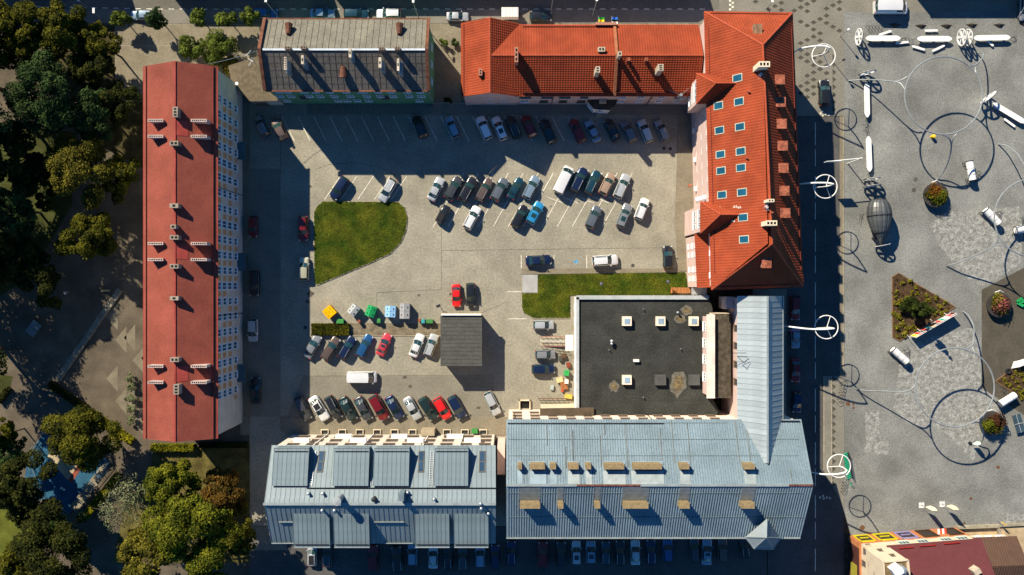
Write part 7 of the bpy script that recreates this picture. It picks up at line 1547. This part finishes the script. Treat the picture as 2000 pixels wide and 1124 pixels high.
wheelie(664, 628, 14, 9, 0, '#3a7a40', 'wide green wheeled bin below the yellow container'); wheelie(739.5, 627, 7, 9, 0, '#3a7a40', 'narrow green wheeled bin below the green container'); wheelie(839, 628, 13, 8, 0, '#3a7440', 'wide green wheeled bin beside the utility building'); wheelie(826, 628, 7, 8, 10, '#3a8a90', 'turquoise bin next to the wide green one'); wheelie(701, 628, 5.5, 6, 0, '#7a4632', 'small brown bin below the grey container'); wheelie(819, 626, 5, 6, 0, '#8a4a2a', 'small rust brown bin left of the turquoise one'); wheelie(927, 843, 12, 9, 0, '#3a7a40', 'green wheeled bin by the wall of the standing seam building')
q = G(861, 600, 4); r = thing('yard_lamp', 'dark lamp post with angled head at the corner of the utility building', 'lamp post', (q.x, q.y, 0)); mb = MB(); mb.tube([(q.x + .6, q.y - 1.0, 0), (q.x + .6, q.y - 1.0, 4.2), (q.x, q.y, 4.6)], .06, 6); mb.build('post', iron, r); mb = MB(); mb.box(q.x - .4, q.y + .2, 4.5, 4.65, .8, .5, .4); mb.build('head', iron, r)
for px, py, lab in ((1172, 555, 'dark globe lamp standing in the middle of the narrow lawn'), (1300, 551, 'dark globe lamp at the right end of the narrow lawn')):
    b = Vector((X(px), Y(py), .09)); r = thing('globe_lamp', lab, 'lamp post', b, 'globe lamps on the narrow lawn'); mb = MB(); mb.tube([b, b + Vector((0, 0, 2.2))], .05, 6); mb.build('post', iron, r); mb = MB(); mb.lathe([(.05, 2.1), (.32, 2.3), (.36, 2.5), (.28, 2.7), (.03, 2.8)], b.x, b.y, 14); mb.build('globe', M('smoked_globe', (.06, .065, .09), .3, spec=.7), r)
b = V3(1327, 568, 0); r = thing('wooden_ramp', 'orange brown slatted timber deck at the lawn end by the tiled block', 'deck', (b.x, b.y, 0))
for k in range(14): mb = MB(); mb.box(X(1310.5 + 2.75 * k), Y(567.5), .35, .5, .20, 1.1, .0); mb.build('slat', M('red_timber', (.36, .15, .055), .8, objr=.2), r)
for s in (-.4, .4): bar(r, V3(1309, 567.5 - s * 10, .2), V3(1348, 567.5 - s * 10, .2), .1, .14, rust_m, 'joist')
r = thing('metal_canopy', 'grey metal canopy between the tall tiled block and the flat roofed hall', 'canopy', (X(1350), Y(568), 0)); mb = MB(); mb.hexa([V3(1343, 575, 3.2), V3(1372, 577, 3.2), V3(1372, 562, 3.4), V3(1343, 562, 3.4)], [V3(1343, 575, 3.32), V3(1372, 577, 3.32), V3(1372, 562, 3.52), V3(1343, 562, 3.52)]); mb.build('roof_sheet', M('grey_sheet', (.36, .38, .40), .5, metal=.3), r); mb = MB(); mb.box(X(1345), Y(573), 0, 3.2, .1, .1); mb.box(X(1370), Y(574), 0, 3.2, .1, .1); mb.build('post', iron, r)
r = thing('access_ramp', 'entrance ramp with rust red railings beside the flat roofed hall', 'ramp', (X(1078), Y(668), 0)); mb = MB(); mb.hexa([V3(1055, 676, 0), V3(1103, 676, 0), V3(1103, 657, 0), V3(1055, 657, 0)], [V3(1055, 676, .06), V3(1103, 676, .7), V3(1103, 657, .7), V3(1055, 657, .06)]); mb.build('slope', kerb_m, r)
for yy, m in ((657, M('railing_red', (.28, .10, .09), .7)), (666, white_p), (676, MATS['railing_red'])):
    for z in (.5, 1.0): bar(r, V3(1056, yy, z + .05), V3(1102, yy, z + .65), .06, .06, m, 'rail')
    for k in range(6): p = V3(1056 + 9.2 * k, yy, .05 + .13 * k); mb = MB(); mb.box(p.x, p.y, p.z - .05, p.z + 1.0, .06, .06); mb.build('post', m, r)
rnd = random.Random(8); jc = ['#c8b083', '#8a5a38', '#b5462f', '#2f8f4a', '#d8d2c4', '#4a4a44', '#7a3b2a', '#c9a24a', '#98a09c', '#5a4632']
jl = ['tan cardboard', 'brown wooden', 'rust red', 'bright green plastic', 'off white', 'dark grey', 'dark brown', 'yellow ochre', 'pale grey', 'dull brown']
for k, (px, py, w, l) in enumerate(((1093, 742, 12, 9), (1101, 752, 13, 16), (1099, 756, 4, 18), (1106, 728, 9, 10), (1106, 745, 7, 8), (1094, 700, 6, 9), (1110, 713, 7, 9), (1110, 774, 14, 8), (1078, 757, 6, 9), (1100, 695, 9, 8))):
    b = V3(px, py, 0); o = thing('crate', jl[k] + ' crate in the clutter against the flat roofed hall', 'crate', b, 'clutter beside the flat roofed hall'); h = rnd.uniform(.4, 1.0); a = rnd.uniform(-.3, .3); m = M('crate_' + jc[k][1:], jc[k], .8, var=.2, scale=2); w *= .1; l *= .1
    mb = MB(); mb.box(b.x, b.y, 0, h, w, l, a); mb.build('box', m, o); mb = MB(); mb.box(b.x, b.y, h, h + .06, w * 1.04, l * 1.04, a); mb.build('lid', m, o)
for py, px0, lab in ((778, 1051, 'rust brown low railing by the stair hatch of the corrugated building'),):
    r = thing('low_railing', lab, 'railing', (X(1080), Y(py), 0))
    for k in range(7): mb = MB(); mb.box(X(px0 + 9 * k), Y(py), 0, .9, .07, .07); mb.build('post', rust_m, r)
    for z in (.4, .85): bar(r, V3(px0, py, z), V3(px0 + 54, py, z), .07, .07, rust_m, 'rail')
r = thing('cellar_hatch', 'pale concrete cellar entrance at the corner of the corrugated building', 'hatch', (X(1025), Y(790), 0))
for dx, dy, sx, sy in ((-1.0, 0, .2, 1.8), (1.0, 0, .2, 1.8), (0, .8, 2.2, .2)): mb = MB(); mb.box(X(1025) + dx, Y(790) + dy, 0, .5, sx, sy); mb.build('side_wall', M('pale_concrete', 0), r)
mb = MB(); mb.box(X(1025), Y(790), 0, .03, 1.8, 1.5); mb.build('opening', black_m, r)  # flat black sheet painted for the dark inside of the cellar
r = thing('overhead_wire', 'thin wire hung between the long block and the green building', 'wire', G(470, 107, 13)); mb = MB(); p, q = G(405, 126, 14.5), G(507, 98, 13); mb.tube([p.lerp(q, i / 8) - Vector((0, 0, .5 * (1 - (i / 4 - 1) ** 2))) for i in range(9)], .035, 4); mb.build('cable', steel, r)
P = G(487, 107, 13.2); r = thing('aerial_mast', 'white aerial with short rods at the corner of the green building', 'aerial', P)
mb = MB(); mb.tube([P + Vector((.8, -1.5, -1.5)), P + Vector((.5, -.6, .2))], .05, 5); mb.build('mast', steel, r)
for a, b in (((480, 110), (490, 99)), ((486, 129), (493, 118)), ((484, 115), (495, 121))): mb = MB(); mb.tube([G(*a, 13.2), G(*b, 13.2)], .055, 4); mb.build('rod', white_p, r)
P = G(463, 164, 9); r = thing('satellite_dish', 'white satellite dish on the end wall of the long block', 'dish', P); mb = MB(); mb.lathe([(.05, P.z), (.22, P.z + .06), (.32, P.z + .18)], P.x, P.y, 14); mb.build('bowl', white_p, r); mb = MB(); mb.tube([P, P + Vector((-1.0, -.4, -.2))], .05, 5); mb.build('bracket', steel, r)
